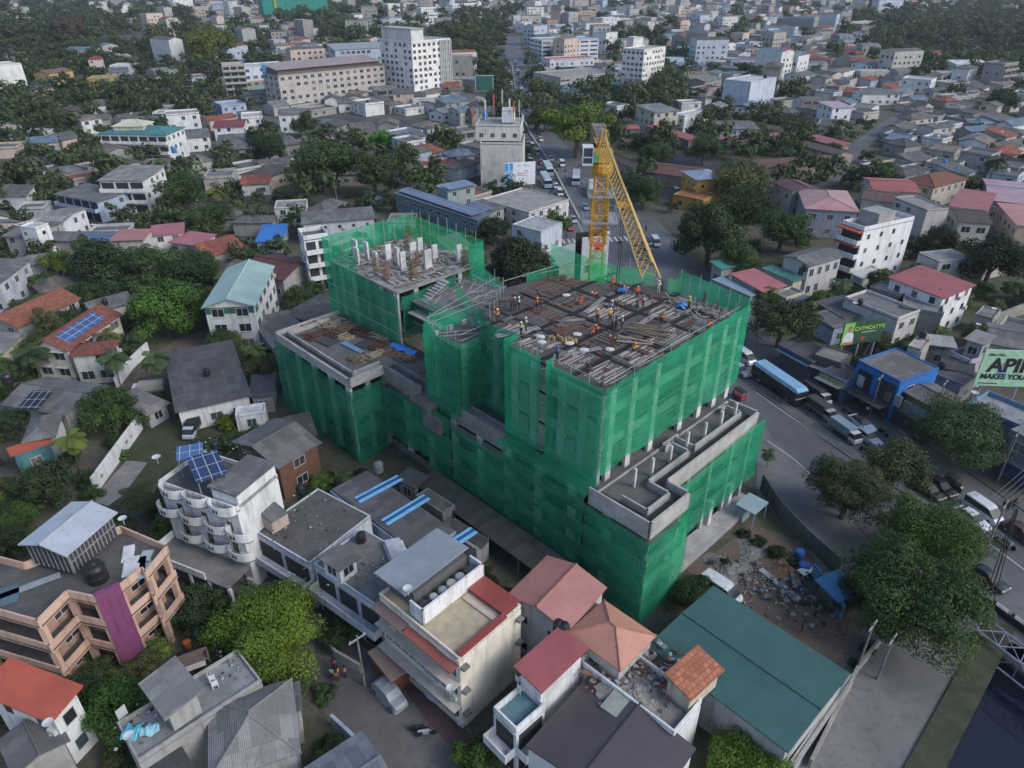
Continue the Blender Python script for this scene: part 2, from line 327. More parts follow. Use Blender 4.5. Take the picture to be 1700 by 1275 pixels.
mb = MB(); mb.box(-1.2, .3, 31.8, 33.0, 8.8, 11.9); mb.box(-1.4, 1.0, 31.6, 35.4, 11.6, 11.8); mb.box(-1.3, -.2, 29.8, 31.8, 8.9, 10.8); mb.build('stair_landing', CEM, site)
# left block: slab band, dark openings, timber left on the roof
mb = MB(); wallpath(mb, [(6.5, 61.7), (-5, 61.7), (-5, 42.9), (.2, 42.9)], .3, 11.6, 12.9); wallpath(mb, [(3, 60.4), (-3.7, 60.4), (-3.7, 44.1), (.4, 44.1)], .2, 12.3, 12.95); mb.build('roof_parapet', CONL, site)
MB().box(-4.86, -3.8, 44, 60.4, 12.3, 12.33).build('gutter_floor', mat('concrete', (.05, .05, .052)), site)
MB().box(-4.75, -4.6, 43.2, 61.3, 6.6, 9.7).box(-4.7, 0, 43.1, 43.25, 6.6, 9.2).build('infill_wall', CON, site)
# ledgers tied outside the netting, floor by floor
for z in (5.4, 8.2): rail((-.5, 0, z), (-.5, 42, z), .03)
for z in (16.4, 18.6, 20.8, 23): rail((.8, 7.25, z), (26.8, 7.25, z), .035); rail((.95, 7, z), (.95, 14.3, z), .035)
for z in (14.6, 17.2): rail((5.2, 46.4, z), (5.2, 63.6, z), .035)
# nets
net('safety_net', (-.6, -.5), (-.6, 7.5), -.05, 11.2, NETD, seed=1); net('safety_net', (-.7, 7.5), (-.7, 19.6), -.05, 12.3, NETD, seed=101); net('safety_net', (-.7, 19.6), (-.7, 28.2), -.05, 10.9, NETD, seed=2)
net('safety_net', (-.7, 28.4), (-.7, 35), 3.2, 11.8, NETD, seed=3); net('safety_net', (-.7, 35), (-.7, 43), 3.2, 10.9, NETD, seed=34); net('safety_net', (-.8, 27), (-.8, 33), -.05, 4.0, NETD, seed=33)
net('safety_net', (-.8, -.5), (6.4, -.4), -.05, 11.1, NETL, seed=4); net('safety_net', (6.4, -.6), (7.2, 2.1), 1.2, 10.8, NETL, seed=44); net('safety_net', (7.2, 2.1), (26, 2.1), 3.4, 11.2, NETL, top=(11.2, 12.0), seed=5)
net('safety_net', (26, 2.1), (26.4, 11), 3.4, 11, NETL, seed=6)
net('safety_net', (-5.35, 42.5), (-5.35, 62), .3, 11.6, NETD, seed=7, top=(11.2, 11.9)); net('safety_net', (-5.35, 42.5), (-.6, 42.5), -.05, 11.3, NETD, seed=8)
MB().box(-5.3, -5.25, 44, 60.5, 9.4, 9.5).build('net_lacing', POLE, site)
net('safety_net', (.9, 7.0), (26.9, 7.0), 14.2, 24.6, NETL, seed=9, top=(24.4, 24.8)); net('safety_net', (.7, 7.0), (.7, 14.4), 11.2, 24.4, NETL, seed=10)
net('safety_net', (.7, 14.4), (1.8, 14.6), 12, 24.5, NETL, seed=11); net('safety_net', (1.0, 15.5), (1.0, 20.7), 11.6, 24.5, NETL, seed=12); net('safety_net', (1.0, 20.7), (3.4, 21), 12, 24.5, NETL, seed=13)
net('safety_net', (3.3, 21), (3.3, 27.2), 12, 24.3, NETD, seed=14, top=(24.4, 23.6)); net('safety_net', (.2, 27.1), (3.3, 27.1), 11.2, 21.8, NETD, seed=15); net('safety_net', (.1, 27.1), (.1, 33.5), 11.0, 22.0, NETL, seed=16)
for v0, v1, zt in ((7.4, 14.5, 13.2), (14.5, 20.6, 12.9)):
    m_ = MB(); k_ = 8
    for i in range(k_): a_ = v0 + (v1 - v0) * i / k_; b_ = v0 + (v1 - v0) * (i + 1) / k_; m_.face([(-.7, a_, 12.1 + .08 * (i % 2)), (-.7, b_, 12.1 + .08 * ((i + 1) % 2)), (.72, b_, zt), (.72, a_, zt)])
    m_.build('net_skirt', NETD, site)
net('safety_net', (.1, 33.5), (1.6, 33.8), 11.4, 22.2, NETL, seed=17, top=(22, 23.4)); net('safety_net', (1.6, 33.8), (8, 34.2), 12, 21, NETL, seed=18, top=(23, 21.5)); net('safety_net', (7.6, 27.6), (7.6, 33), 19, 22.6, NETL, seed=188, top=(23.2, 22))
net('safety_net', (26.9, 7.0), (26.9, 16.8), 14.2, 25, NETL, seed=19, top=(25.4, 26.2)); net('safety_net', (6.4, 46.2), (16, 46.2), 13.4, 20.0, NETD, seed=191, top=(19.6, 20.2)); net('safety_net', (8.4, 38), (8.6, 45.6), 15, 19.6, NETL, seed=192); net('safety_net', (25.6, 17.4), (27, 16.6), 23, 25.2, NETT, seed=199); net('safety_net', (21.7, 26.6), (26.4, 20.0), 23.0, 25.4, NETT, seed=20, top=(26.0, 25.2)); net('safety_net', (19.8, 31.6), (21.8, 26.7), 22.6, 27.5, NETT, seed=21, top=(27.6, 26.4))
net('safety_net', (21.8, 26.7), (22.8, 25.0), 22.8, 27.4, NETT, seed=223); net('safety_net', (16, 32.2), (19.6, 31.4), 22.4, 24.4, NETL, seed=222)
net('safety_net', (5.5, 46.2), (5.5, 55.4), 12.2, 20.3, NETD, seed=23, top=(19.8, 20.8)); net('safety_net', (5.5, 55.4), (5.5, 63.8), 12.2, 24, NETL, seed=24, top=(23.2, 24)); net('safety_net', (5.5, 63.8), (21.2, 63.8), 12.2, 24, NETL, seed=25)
net('safety_net', (21.2, 63.8), (21.4, 46.2), 19, 24, NETT, seed=26); net('safety_net', (18.4, 46.1), (21.4, 46.1), 12.4, 24, NETL, seed=27)
net('safety_net', (18.8, 46), (19.6, 38.4), 16, 21, NETL, seed=28, top=(22.2, 18.9)); net('safety_net', (10.5, 36), (12.5, 42), 16.6, 20.4, NETL, seed=29, top=(20.4, 21.4)); net('safety_net', (12, 33.6), (19.4, 37.6), 15.4, 18.6, NETL, seed=299)
# scaffold poles and guard rails
def poles(a, b, n, z0, z1, jit=.35, inset=0):
    for i in range(n):
        t = (i + .5) / n; u = a[0] + (b[0] - a[0]) * t; v = a[1] + (b[1] - a[1]) * t; zz = z1 + rnd.uniform(-jit, jit)
        MB().tube((u, v, z0), (u + rnd.uniform(-.06, .06), v + rnd.uniform(-.06, .06), zz), .045, 5).build('scaffold_pole', POLE, site)
poles((5.5, 63.4), (21, 63.4), 8, 20.3, 24.7); poles((21, 63.4), (21, 46.4), 8, 20.3, 25.2); poles((26.6, 17), (26.6, 7.6), 7, 23.3, 25.9, .5); poles((26.4, 19), (22.8, 28), 6, 23, 26.4, .5); poles((1.4, 7.6), (26, 7.6), 8, 23.3, 25.1)
poles((1.5, 8.4), (1.5, 20), 5, 23.3, 25); poles((.6, 27.5), (.6, 33), 4, 20.4, 23); poles((7, 33.6), (18, 40), 7, 18.6, 22.4); poles((4, 26.4), (12, 32), 5, 21, 25)
for z in (21.9, 22.7): rail((.6, 27.4, z), (.6, 33.2, z)); rail((.6, 27.4, z), (5.6, 27.4, z)); rail((.8, 33.4, z), (14, 33.8, z))
rail((1.6, 7.9, 24.3), (26, 7.9, 24.3)); rail((1.7, 8, 24.3), (1.7, 14.4, 24.3)); rail((12, 32.2, 24.4), (20, 31, 24.6)); rail((16, 33, 23.6), (24, 28, 24.8))
rail((1.4, 34.4, 22.2), (16, 38, 22)); rail((6, 47, 18), (20, 46, 21.5)); rail((1.2, 32, 20.6), (5.6, 28.6, 20.9), .07); rail((2, 32.6, 20.6), (5.8, 29.6, 20.9), .07)
for z in range(13, 24, 2): rail((1.9, 14.5, z), (1.1, 15.4, z), .06)
DS = (-4.2, -3.4, 2.1)
# deck dressing: beam trenches, bundles of pale battens, rebar mats
mb = MB(); tr = mat('plain', (.012, .012, .012))
for u in (11.2, 16.9, 22.6, 27.4): mb.box(u - .3, u + .3, 11.3, 33.5 if u < 27 else 30, 21.2, 21.215)
for v in (15.3, 19.7, 24.8, 29.4): mb.box(6.2, 30.6, v - .3, v + .3, 21.2, 21.218)
mb.build('beam_trench', tr, site, DS)
rr = random.Random(5); pl = MB(); br = MB(); re = MB(); wd = MB()
for (u0, v0, u1, v1, ax, n, k) in ((6.6, 20.6, 10.9, 24.3, 0, 7, 0), (7, 24.9, 11, 27.6, 0, 6, 0), (6.6, 15.8, 10.9, 19.2, 0, 6, 0), (6.6, 11.6, 11, 15, 0, 6, 0), (11.7, 20.2, 16.5, 24.4, 0, 5, 1), (17.4, 20.2, 22, 24.4, 0, 7, 0), (17.4, 11.8, 22.2, 15, 0, 5, 0),
                                 (23, 11.6, 27, 15, 1, 6, 0), (23, 15.8, 27, 19.2, 0, 6, 0), (11.8, 11.6, 16.4, 15, 0, 6, 0), (11.8, 15.8, 16.4, 19.4, 1, 5, 1), (23, 20.2, 27, 24, 0, 7, 0), (17.4, 25.2, 22, 29, 0, 5, 1), (12, 25.2, 16.4, 29, 0, 4, 1), (27.8, 11.6, 30.6, 19, 1, 7, 0), (18, 30, 26, 34, 0, 6, 1)):
    for i in range(n * 2 - 2):
        t = (i + .5 + rr.uniform(-.3, .3)) / (n * 2 - 2)
        if ax == 0:
            y = v0 + (v1 - v0) * t; a, b = (u0 + rr.uniform(0, .9), y + rr.uniform(-.12, .12)), (u1 - rr.uniform(0, 1.6), y + rr.uniform(-.2, .2))
        else:
            x = u0 + (u1 - u0) * t; a, b = (x + rr.uniform(-.12, .12), v0 + rr.uniform(0, .5)), (x + rr.uniform(-.12, .12), v1 - rr.uniform(0, .6))
        (br if k else pl).tube((*a, 21.27), (*b, 21.27), rr.choice((.03, .04, .05, .08)) if not k else .05, 4)
    for i in range(9):
        x = u0 + (u1 - u0) * (i + .5) / 9; y = v0 + (v1 - v0) * (i + .5) / 9
        re.tube((x, v0, 21.24), (x, v1, 21.24), .022, 3, cap=False); re.tube((u0, y, 21.25), (u1, y, 21.25), .018, 3, cap=False)
for (a, b, wd_) in (((6.5, 26.8), (11.4, 25), .55), ((8.4, 18.9), (12.5, 17.0), .4), ((17.6, 17.4), (23.4, 18.0), .4), ((14, 24.6), (16.6, 22.8), .3), ((18, 24), (23, 25.2), .35)):
    a = Vector(a); b = Vector(b); d = (b - a).normalized(); nn = Vector((-d.y, d.x)) * wd_ / 2
    for t in (-1.6, -.4, .9): c = nn * t; pl.face([(*(a + c - nn*.35), 21.33), (*(b + c - nn*.35), 21.33), (*(b + c + nn*.35), 21.33), (*(a + c + nn*.35), 21.33)])
for i in range(80):
    u, v, a = rr.uniform(26, 30.6), rr.uniform(11.6, 20), rr.uniform(0, 3.1); l = rr.uniform(.5, 1.6)
    (pl if i % 3 else br).tube((u, v, 21.25), (min(30.8, u + l * math.cos(a)), v + l * math.sin(a), 21.25 + rr.uniform(.05, .5)), .04, 4)
pl.build('batten', PALE, site, DS); br.build('formwork_joist', RUST, site, DS); re.build('rebar_mat', mat('plain', (.3, .28, .27)), site, DS)
for i, (u, v) in enumerate(((27.8, 12.2), (29.4, 13.6), (30.4, 16), (12, 29.8), (22, 33.6), (29.8, 21.6), (6.4, 12), (25, 12))):
    mb = MB()
    for k in range(6): mb.tube((u + (k % 3) * .14, v + (k // 3) * .14, 21.2), (u + (k % 3) * .14 + rr.uniform(-.05, .05), v + (k // 3) * .14, 22.5 + rr.uniform(-.3, .4)), .025, 3)
    mb.build('starter_bar', RUST, site, DS)
lo, lw = MB(), MB()
for i in range(150):
    u, v = rr.uniform(6.5, 29), rr.uniform(12, 33); a = rr.choice((0, 0, 1.57, rr.uniform(0, 3.1))); l = rr.uniform(.4, 2.4)
    if u > 25 and v > 24: continue
    c = Vector((math.cos(a), math.sin(a))) * l / 2; n_ = Vector((-c.y, c.x)).normalized() * rr.choice((.06, .1, .3)); (lo if i % 2 else lw).prism([(u - c.x - n_.x, v - c.y - n_.y), (u + c.x - n_.x, v + c.y - n_.y), (u + c.x + n_.x, v + c.y + n_.y), (u - c.x + n_.x, v - c.y + n_.y)], 21.22 + i * .0008, 21.29 + i * .0008)
tag(lo.build('loose_ply', mat('concrete', (.14, .13, .125)), site, DS), kind='stuff'); tag(lw.build('loose_timber', RUST, site, DS), kind='stuff')
# wall stubs, shuttered columns and rubble on the upper left deck
for (u, v, a, b) in ((9.5, 61.5, .3, 1.2), (10.6, 60.2, .3, .9), (12.6, 57.6, 1.0, .35), (9.5, 56.4, .35, 1.0), (14.8, 54.4, 1.1, .35), (11.6, 52.6, .9, .35), (14.4, 50.4, 1.2, .35), (17.4, 52.6, .9, .35), (17.8, 56.6, .9, .3), (12.2, 54.8, .5, .9), (8.2, 59.2, .3, 1.1), (19.6, 49.6, .9, .35)):
    MB().box(u - a/2, u + a/2, v - b/2, v + b/2, 20.3, 22.9 + rr.uniform(-.4, .3)).build('wall_stub', CONW, site)
for (u, v) in ((8.0, 53.8), (7.6, 51.0), (10.6, 49.0), (18.6, 47.2), (16.8, 58.4), (13.2, 51.6)):
    mb = MB()
    for k in range(4):
        for a in ((-.35 + k * .23, -.4), (-.35 + k * .23, .35)): mb.box(u + a[0] - .04, u + a[0] + .04, v + a[1] - .04, v + a[1] + .04, 20.3, 23)
    for z in (20.8, 21.6, 22.4): mb.box(u - .5, u + .5, v - .48, v - .4, z, z + .1); mb.box(u - .5, u + .5, v + .4, v + .48, z, z + .1)
    mb.build('column_shutter', WOOD, site)
a_, b_ = MB(), MB()
for i in range(420):
    u, v = rr.uniform(6.4, 20.4), rr.uniform(47, 63); l = rr.uniform(.4, 1.9); an = rr.choice((0, 1.57, rr.uniform(0, 3.1))); z = 20.32 + rr.uniform(0, .35)
    c = Vector((math.cos(an), math.sin(an))) * l / 2; n_ = Vector((-c.y, c.x)).normalized() * rr.uniform(.05, .16)
    (a_ if i % 3 else b_).prism([(u - c.x - n_.x, v - c.y - n_.y), (u + c.x - n_.x, v + c.y - n_.y), (u + c.x + n_.x, v + c.y + n_.y), (u - c.x + n_.x, v - c.y + n_.y)], z, z + .06)
tag(a_.build('loose_board', PALE, site), kind='stuff'); tag(b_.build('loose_timber', WOOD, site), kind='stuff')
mb = MB(); mb.box(7, 20, 35.5, 46, 17.2, 17.25)
for i in range(70):
    u, v = rr.uniform(8, 19), rr.uniform(35.5, 46.5); a = rr.uniform(0, 3.1); l = rr.uniform(.8, 2.6); mb.tube((u, v, 18.25 + rr.uniform(0, 1.5)), (u + l * math.cos(a), v + l * math.sin(a), 18.3 + rr.uniform(0, 1.5)), .06, 4)
tag(mb.build('loose_board', PALE, site), kind='stuff')
# sloping stair flight between the two towers, ground floor fit-out on the right face
mb = MB()
for k in range(9): mb.box(8.8 + k * .5, 9.4 + k * .5, 44.6, 46.0, 18.2 + k * .24, 18.4 + k * .24)
mb.build('stair_flight', CONL, site)
MB().box(7, 25, 0.6, 3, 0, .8).build('plinth', CONL, site)
MB().box(7.6, 11.0, 3.2, 3.3, .8, 3.3).box(12.0, 16.5, 3.2, 3.3, .8, 3.3).build('shop_glazing', GLASSB, site)
for u in (7, 11.4, 16.9, 21.3): MB().box(u - .35, u + .35, 2.4, 3.1, .8, 4.2).build('pier', CONW, site)
# ---------------------------------------------------------------- timber and tarpaulins lying on the lower roof
def onroof(name, p, z, label, cat, fn, m, rz=0, group=None):
    q = G(p, z); o = fn().build(name, m, None, (q.x, q.y, z), rz); return tag(o, label, cat, group)
def planks(n, l, w, seed, loose=.15, cross=True, h=.06):
    r2 = random.Random(seed); mb = MB()
    for i in range(n):
        y = (i / max(1, n - 1) - .5) * w; a = r2.uniform(-loose, loose); x = r2.uniform(-.2, .2); c = math.cos(a) * l / 2; s_ = math.sin(a) * l / 2; z = .02 + (i % 3) * h
        mb.prism([(x - c + s_*.1, y - s_ - .09), (x + c, y + s_ - .09), (x + c, y + s_ + .09), (x - c, y - s_ + .09)], z, z + h)
    if cross:
        for x in (-l * .35, l * .35): mb.box(x - .06, x + .06, -w/2 - .1, w/2 + .1, 3.2 * h, 4.4 * h)
    return mb
TG = 'timber left on the lower left roof'
TD = [((512, 540), 'stack of brown shutter frames at the left corner of the lower roof', 6, 2.6, 1.5, R(45), 0, 0), ((528, 556), 'loose long brown planks left of the grey shutter board', 6, 3.4, 1.4, R(50), .12, 1), ((552, 538), 'jumbled long brown planks at the back of the lower roof', 8, 3.6, 1.8, R(62), .3, 2), ((574, 546), 'dark brown shutter frames heaped in the middle back of the lower roof', 9, 2.6, 2, R(-30), .25, 3),
      ((553, 558), 'pale topped shutter frame with four ribs in the middle of the lower roof', 5, 2.2, 1.0, R(-38), .02, 4), ((575, 562), 'plain tan plywood sheets right of the pale ribbed frame', 4, 2.0, 1.2, R(-40), .05, 5), ((596, 597), 'low heap of thin battens by the front corner of the lower roof', 9, 2.6, 1.4, R(30), .3, 6), ((628, 576), 'pile of short brown planks left of the blue tarpaulin', 7, 2.2, 1.3, R(60), .1, 7),
      ((618, 592), 'long tan boards leaning along the parapet step', 4, 3.4, .9, R(52), .04, 8), ((655, 590), 'tan boards lying right of the parapet step under the tarpaulin', 6, 2.8, 1.2, R(-35), .1, 9), ((600, 553), 'scattered dark planks below the tall left net', 7, 3.6, 1.6, R(-38), .2, 10), ((635, 558), 'brown timber spread in front of the tall net near its right end', 8, 3.6, 1.6, R(-36), .25, 11), ((676, 594), 'open empty shutter frame right of the blue tarpaulin', 3, 2.0, 1.0, R(-40), .02, 12)]
for p, lb, n, l, wdt, rz, lo, sd_ in TD: onroof('timber_stack', p, 12.3, lb, 'timber stack', lambda: planks(n + 5, l * 1.15, wdt * 1.25, sd_, lo * 1.8 + .12, True, .11), (WOOD, RUST, WOODP)[sd_ % 3], rz, TG)
for p, lb, rz in (((543, 567), 'dark grey shutter board lying flat near the lower roof edge', R(-38)), ((611, 570), 'black shutter board with a tan rim in the middle of the lower roof', R(48))):
    onroof('shutter_board', p, 12.36, lb, 'board', lambda: MB().box(-1.4, 1.4, -.9, .9, 0, .1).box(-1.5, 1.5, -1.0, -.9, 0, .16).box(-1.5, 1.5, .9, 1.0, 0, .16), mat('plain', (.055, .058, .068)), rz, 'shutter boards')
o = onroof('steel_channel', (590, 580), 12.4, 'three light blue steel channels lying side by side on the lower roof', 'steel channels', lambda: MB().box(-2.9, 2.9, -.35, -.17, 0, .14).box(-2.8, 3, -.1, .1, 0, .14).box(-2.9, 2.8, .17, .35, 0, .14), mat('plain', (.18, .36, .55)), R(-42))
def tarp(l, wdt, seed, n=16):
    r2 = random.Random(seed); mb = MB(); k = n // 2
    for i in range(n + 1):
        for j in range(k + 1): mb.v.append(((i / n - .5) * l, (j / k - .5) * wdt * (1 + .3 * math.sin(i * .9 + seed)), .12 + abs(math.sin(j / k * 3.14)) * .35 + r2.uniform(0, .22)))
    for i in range(n):
        for j in range(k): a = i * (k + 1) + j; mb.f.append((a, a + k + 1, a + k + 2, a + 1)); mb.m.append(0)
    return mb
BLUE = mat('plain', (.03, .2, .62), r=.5)
onroof('tarpaulin', (672, 583), 12.4, 'bright blue tarpaulin crumpled over timber on the lower left roof', 'tarpaulin', lambda: tarp(4.6, 1.3, 3), BLUE, R(-38))
onroof('tarpaulin', (1034, 485), 23.35, 'small blue tarpaulin at the back of the top deck beside a bending worker', 'tarpaulin', lambda: tarp(1.6, 1.0, 5, 8), BLUE, R(20))
onroof('tarpaulin', (1130, 512), 23.35, 'blue plastic sheet near the right corner of the top deck', 'tarpaulin', lambda: tarp(1.3, 1.0, 6, 8), BLUE, R(60))
onroof('plank_fan', (1078, 552), 23.35, 'fan of long brown planks lying on the top deck right of centre', 'planks', lambda: planks(9, 4.4, 1.9, 31, .22, False, .1), mat('wood', (.2, .16, .11)), R(-20))
onroof('plank_pair', (1055, 564), 23.4, 'two crossed tan planks in front of the fan of planks', 'planks', lambda: MB().box(-2, 2, -.12, .12, 0, .1).prism([(-2, -1.6), (2, -.7), (2, -.45), (-2, -1.35)], .1, .2), WOODP, R(-25))
SK = mat('plain', (.6, .6, .58))
for p, lb in (((969, 583), 'white sack lying alone in the front part of the top deck'), ((897, 561), 'white sack at the left edge of the top deck'), ((899, 570), 'second white sack just below the first at the left edge of the top deck'), ((958, 557), 'upright white bag beside a leaning white board on the top deck'), ((945, 572), 'white sack at the end of a row of yellow bundles on the top deck'), ((1012, 608 - 26), 'small white bag right of the working man in the deck front'), ((940, 492), 'tiny white bag at the back of the top deck')):
    onroof('cement_sack', p, 23.35, lb, 'sack', lambda: MB().lathe([(.02, 0), (.3, .02), (.36, .14), (.3, .28), (.05, .32)], 8), SK, 0, 'white sacks on the top deck').scale = (1.5, .9, 1)
YB = mat('plain', (.42, .28, .13))
def bundles():
    r2 = random.Random(4); mb = MB()
    for i in range(12): x, y = i * .26 - 1.5, r2.uniform(-.3, .3); mb.lathe([(.16, 0), (.2, .2), (.1, .42 + r2.uniform(0, .15))], 7, 0, (x, y))
    return mb
onroof('spacer_bundle', (935, 566), 23.35, 'row of yellowish tied bundles beside a white sack on the top deck', 'bundles', bundles, YB, R(-25))
# ================================================================ tower crane behind the building
ZJ = 39.6; YEL = mat('plain', (.62, .32, .03), r=.5); YEP = mat('plain', (.62, .42, .13), r=.5)
CB = MW(23.4, 27.0); TIP = G((1081, 461), ZJ); JD = (TIP - CB); JL = JD.length; JA = math.atan2(JD.y, JD.x)
crane = empty('tower_crane', CB.x, CB.y, 0, JA, 'tall yellow lattice tower crane with a white cab and long jib reaching over the site', 'crane')
def lattice(mb, z0, z1, h, step, r=.07, rb=.035):
    cs = [(-h, -h), (h, -h), (h, h), (-h, h)]
    for c in cs: mb.tube((*c, z0), (*c, z1), r, 4)
    z = z0; k = 0
    while z < z1 - .1:
        t = min(z1, z + step)
        for i in range(4):
            a, b = cs[i], cs[(i + 1) % 4]
            if k % 2: a, b = b, a
            mb.tube((*a, z), (*b, t), rb, 3, cap=False); mb.tube((*a, z), (*b, z), rb, 3, cap=False); mb.tube((*b, z), (*a, t), rb * .8, 3, cap=False)
        z = t; k += 1
mb = MB(); lattice(mb, 0, 36.6, .78, 1.5, .11, .05); mb.build('mast', YEL, crane)
def collar(z, s=2.1):
    mb = MB()
    for r_, w_ in ((s, .16),):
        for a, b in (((-s, -s), (s, -s)), ((s, -s), (s, s)), ((s, s), (-s, s)), ((-s, s), (-s, -s))): mb.tube((*a, z), (*b, z), .14, 4); mb.tube((*a, z + 1), (*b, z + 1), .04, 4)
        for a in ((-s, -s), (s, -s), (s, s), (-s, s)): mb.tube((*a, z), (*a, z + 1), .04, 4)
    mb.box(-s, s, -s, -1, z - .05, z + .03); mb.box(-s, s, 1, s, z - .05, z + .03); return mb.build('platform', STEEL, crane)
collar(31.0); collar(34, 1.5)
mb = MB(); lattice(mb, 28, 34, 1.0, 2, .09, .05); mb.build('climbing_cage', YEL, crane)
MB().lathe([(1.1, 36.4), (1.3, 36.8), (1.3, 37.5), (1.0, 38.0)], 14).box(-1.2, 1.2, -1.1, 1.1, 38.0, 39.2).build('slewing_unit', YEL, crane)
mb = MB(); zj = ZJ; jr = .8; h = 1.25; n = int((JL - 1.5) / 1.5)
xs = [1.0 + (JL - 1.0) * i / n for i in range(n + 1)]
for y in (-.62, .62): mb.tube((1, y, zj), (JL, y, zj), .075, 4)
mb.tube((1, 0, zj + h), (JL - .4, 0, zj + h * .8), .085, 4)
for a, b in zip(xs, xs[1:]):
    m_ = (a + b) / 2
    for y in (-.62, .62): mb.tube((a, y, zj), (m_, 0, zj + h * .93), .036, 3, cap=False); mb.tube((m_, 0, zj + h * .93), (b, y, zj), .036, 3, cap=False)
    mb.tube((a, -.62, zj), (a, .62, zj), .036, 3, cap=False); mb.tube((a, -.62, zj), (b, .62, zj), .03, 3, cap=False)
mb.build('jib', YEP, crane)
mb = MB()
for y in (-.7, .7): mb.tube((-1, y, zj), (-9.5, y, zj), .12, 4); mb.tube((-1, y, zj + 1), (-9.5, y, zj + 1), .03, 4)
for k in range(6): mb.tube((-1 - k * 1.6, -.7, zj), (-1 - k * 1.6, .7, zj), .06, 4)
mb.build('counter_jib', YEL, crane); MB().box(-9.4, -7.2, -.9, .9, zj - 1.1, zj + .9).box(-6.6, -4.6, -.6, .6, zj, zj + .9).build('counterweight', CON, crane)
mb = MB()
for y in (-.5, .5): mb.tube((.4, y, 39.2), (0, y * .3, 41.6), .1, 4); mb.tube((-.9, y, 39.2), (0, y * .3, 41.6), .1, 4)
mb.tube((0, 0, 41.5), (JL * .6, 0, zj + h), .03, 4); mb.tube((0, 0, 41.5), (-8.4, 0, zj + .8), .04, 4); mb.build('tie_frame', YEL, crane)
cabm = MB().box(.2, 1.9, -2.5, -1.25, 37.8, 38.05).box(.2, 1.9, -2.5, -1.25, 39.8, 39.92).box(.2, .3, -2.5, -1.25, 38.0, 39.8)
for x, y in ((1.85, -2.45), (1.85, -1.3), (.3, -2.45), (1.0, -2.45)): cabm.box(x - .05, x + .05, y - .05, y + .05, 38.0, 39.8)
cabm.box(.3, 1.9, -2.5, -2.42, 38.0, 38.5).box(1.82, 1.9, -2.5, -1.3, 38.7, 38.82)
cab = cabm.build('cab', mat('plain', (.7, .72, .74)), crane); MB().box(.3, 1.84, -2.44, -1.3, 38.1, 39.75).build('cab_glass', GLASSB, cab)
MB().box(.3, 1.9, -1.2, -.6, 38.2, 39.0).build('control_cabinet', mat('plain', (.1, .4, .2)), crane)
hp = G((1004, 575), 25.0); rel = hp - CB; hx = rel.x * math.cos(JA) + rel.y * math.sin(JA)
MB().box(hx - .6, hx + .6, -.7, .7, zj - .35, zj - .1).build('trolley', YEL, crane)
MB().tube((hx, -.1, zj - .3), (hx, -.1, 26.2), .035, 5).tube((hx, .12, zj - .3), (hx, .12, 26.2), .035, 5).build('hoist_rope', DARK, crane)
MB().box(hx - .18, hx + .18, -.14, .14, 25.4, 26.3).tube((hx, 0, 25.4), (hx, 0, 24.9), .06, 6).build('hook_block', RUST, crane)
# ---------------------------------------------------------------- lettering
def text(s, size, m, parent, loc, rot, name='lettering', mirror=False, bold=0.0, align='CENTER'):
    cu = bpy.data.curves.new(name, 'FONT'); cu.body = s; cu.size = size; cu.align_x = align; cu.align_y = 'CENTER'; cu.extrude = .02; cu.offset = bold
    t = bpy.data.objects.new(name, cu); COL.objects.link(t); bpy.context.view_layer.update()
    me = bpy.data.meshes.new_from_object(t); bpy.data.objects.remove(t)
    if mirror: me.transform(Matrix.Scale(-1, 4, (1, 0, 0)))
    me.materials.clear(); me.materials.append(m); o = bpy.data.objects.new(name, me); COL.objects.link(o); o.parent = parent; o.location = loc; o.rotation_euler = rot; return o
STAND = (R(90), 0, 0)                                    # lettering upright on a face looking towards -y
# the banner board behind the mast is seen from its back, the print showing through mirrored
def board(name, label, cat, a, b, z0, z1, m, th=.25):    # a, b: world points left and right as seen; face towards -y local
    d = b - a; L = d.length; o = empty(name, (a.x + b.x)/2, (a.y + b.y)/2, 0, math.atan2(d.y, d.x), label, cat)
    MB().box(-L/2, L/2, 0, th, z0, z1).build('panel', m, o); mb = MB()
    for x in (-L * .4, 0, L * .4): mb.box(x - .12, x + .12, th + .01, th + .25, 0, z1 - .1)
    for x in (-L * .4, L * .4): mb.tube((x, th + .2, z1 * .7), (x, th + 2.0, 0), .07, 5)
    mb.build('support', STEEL, o); return o, L
ba, bb = G((967, 395), 22.5), G((1012, 392), 22.5)
o, L = board('banner_board', 'white banner board with a red star and mirrored black letters behind the crane mast', 'banner', ba, bb, 15, 22.5, mat('plain', (.5, .52, .56)))
text('LINE', 1.5, DARK, o, (-.1, -.03, 17.4), STAND, mirror=True, bold=.03)
mb = MB(); RD = mat('plain', (.6, .05, .06))
for k, (a, l) in enumerate(((-1.2, 1.0), (-.7, 1.6), (-.3, 1.2), (.1, 1.7), (.6, 1.1), (1.1, 1.5), (2.2, .8), (3.6, .9), (4.2, .7))):
    dx, dz = math.sin(a), math.cos(a); mb.face([(.4 - dz * .28, -.04, 20.8 + dx * .28), (.4 + dz * .28, -.04, 20.8 - dx * .28), (.4 + dx * l * 1.15, -.04, 20.8 + dz * l * 1.15)])
mb.face([(-1.4, -.04, 18.7), (-1.2, -.04, 18.5), (.2, -.04, 19.6), (.0, -.04, 19.7)]); mb.build('star_emblem', RD, o)
bs = empty('billboard', *((G((985, 394), 22.5) + Vector((-.2, 1.0)))), 0, math.atan2((bb - ba).y, (bb - ba).x), 'plain black backed hoarding just behind the white banner board', 'hoarding')
MB().box(-2.3, 2.2, .2, .5, 14, 22.9).build('panel', mat('plain', (.02, .02, .025)), bs); MB().box(-2, -1.8, .55, .8, 0, 22).box(1.6, 1.8, .55, .8, 0, 22).build('support', STEEL, bs)
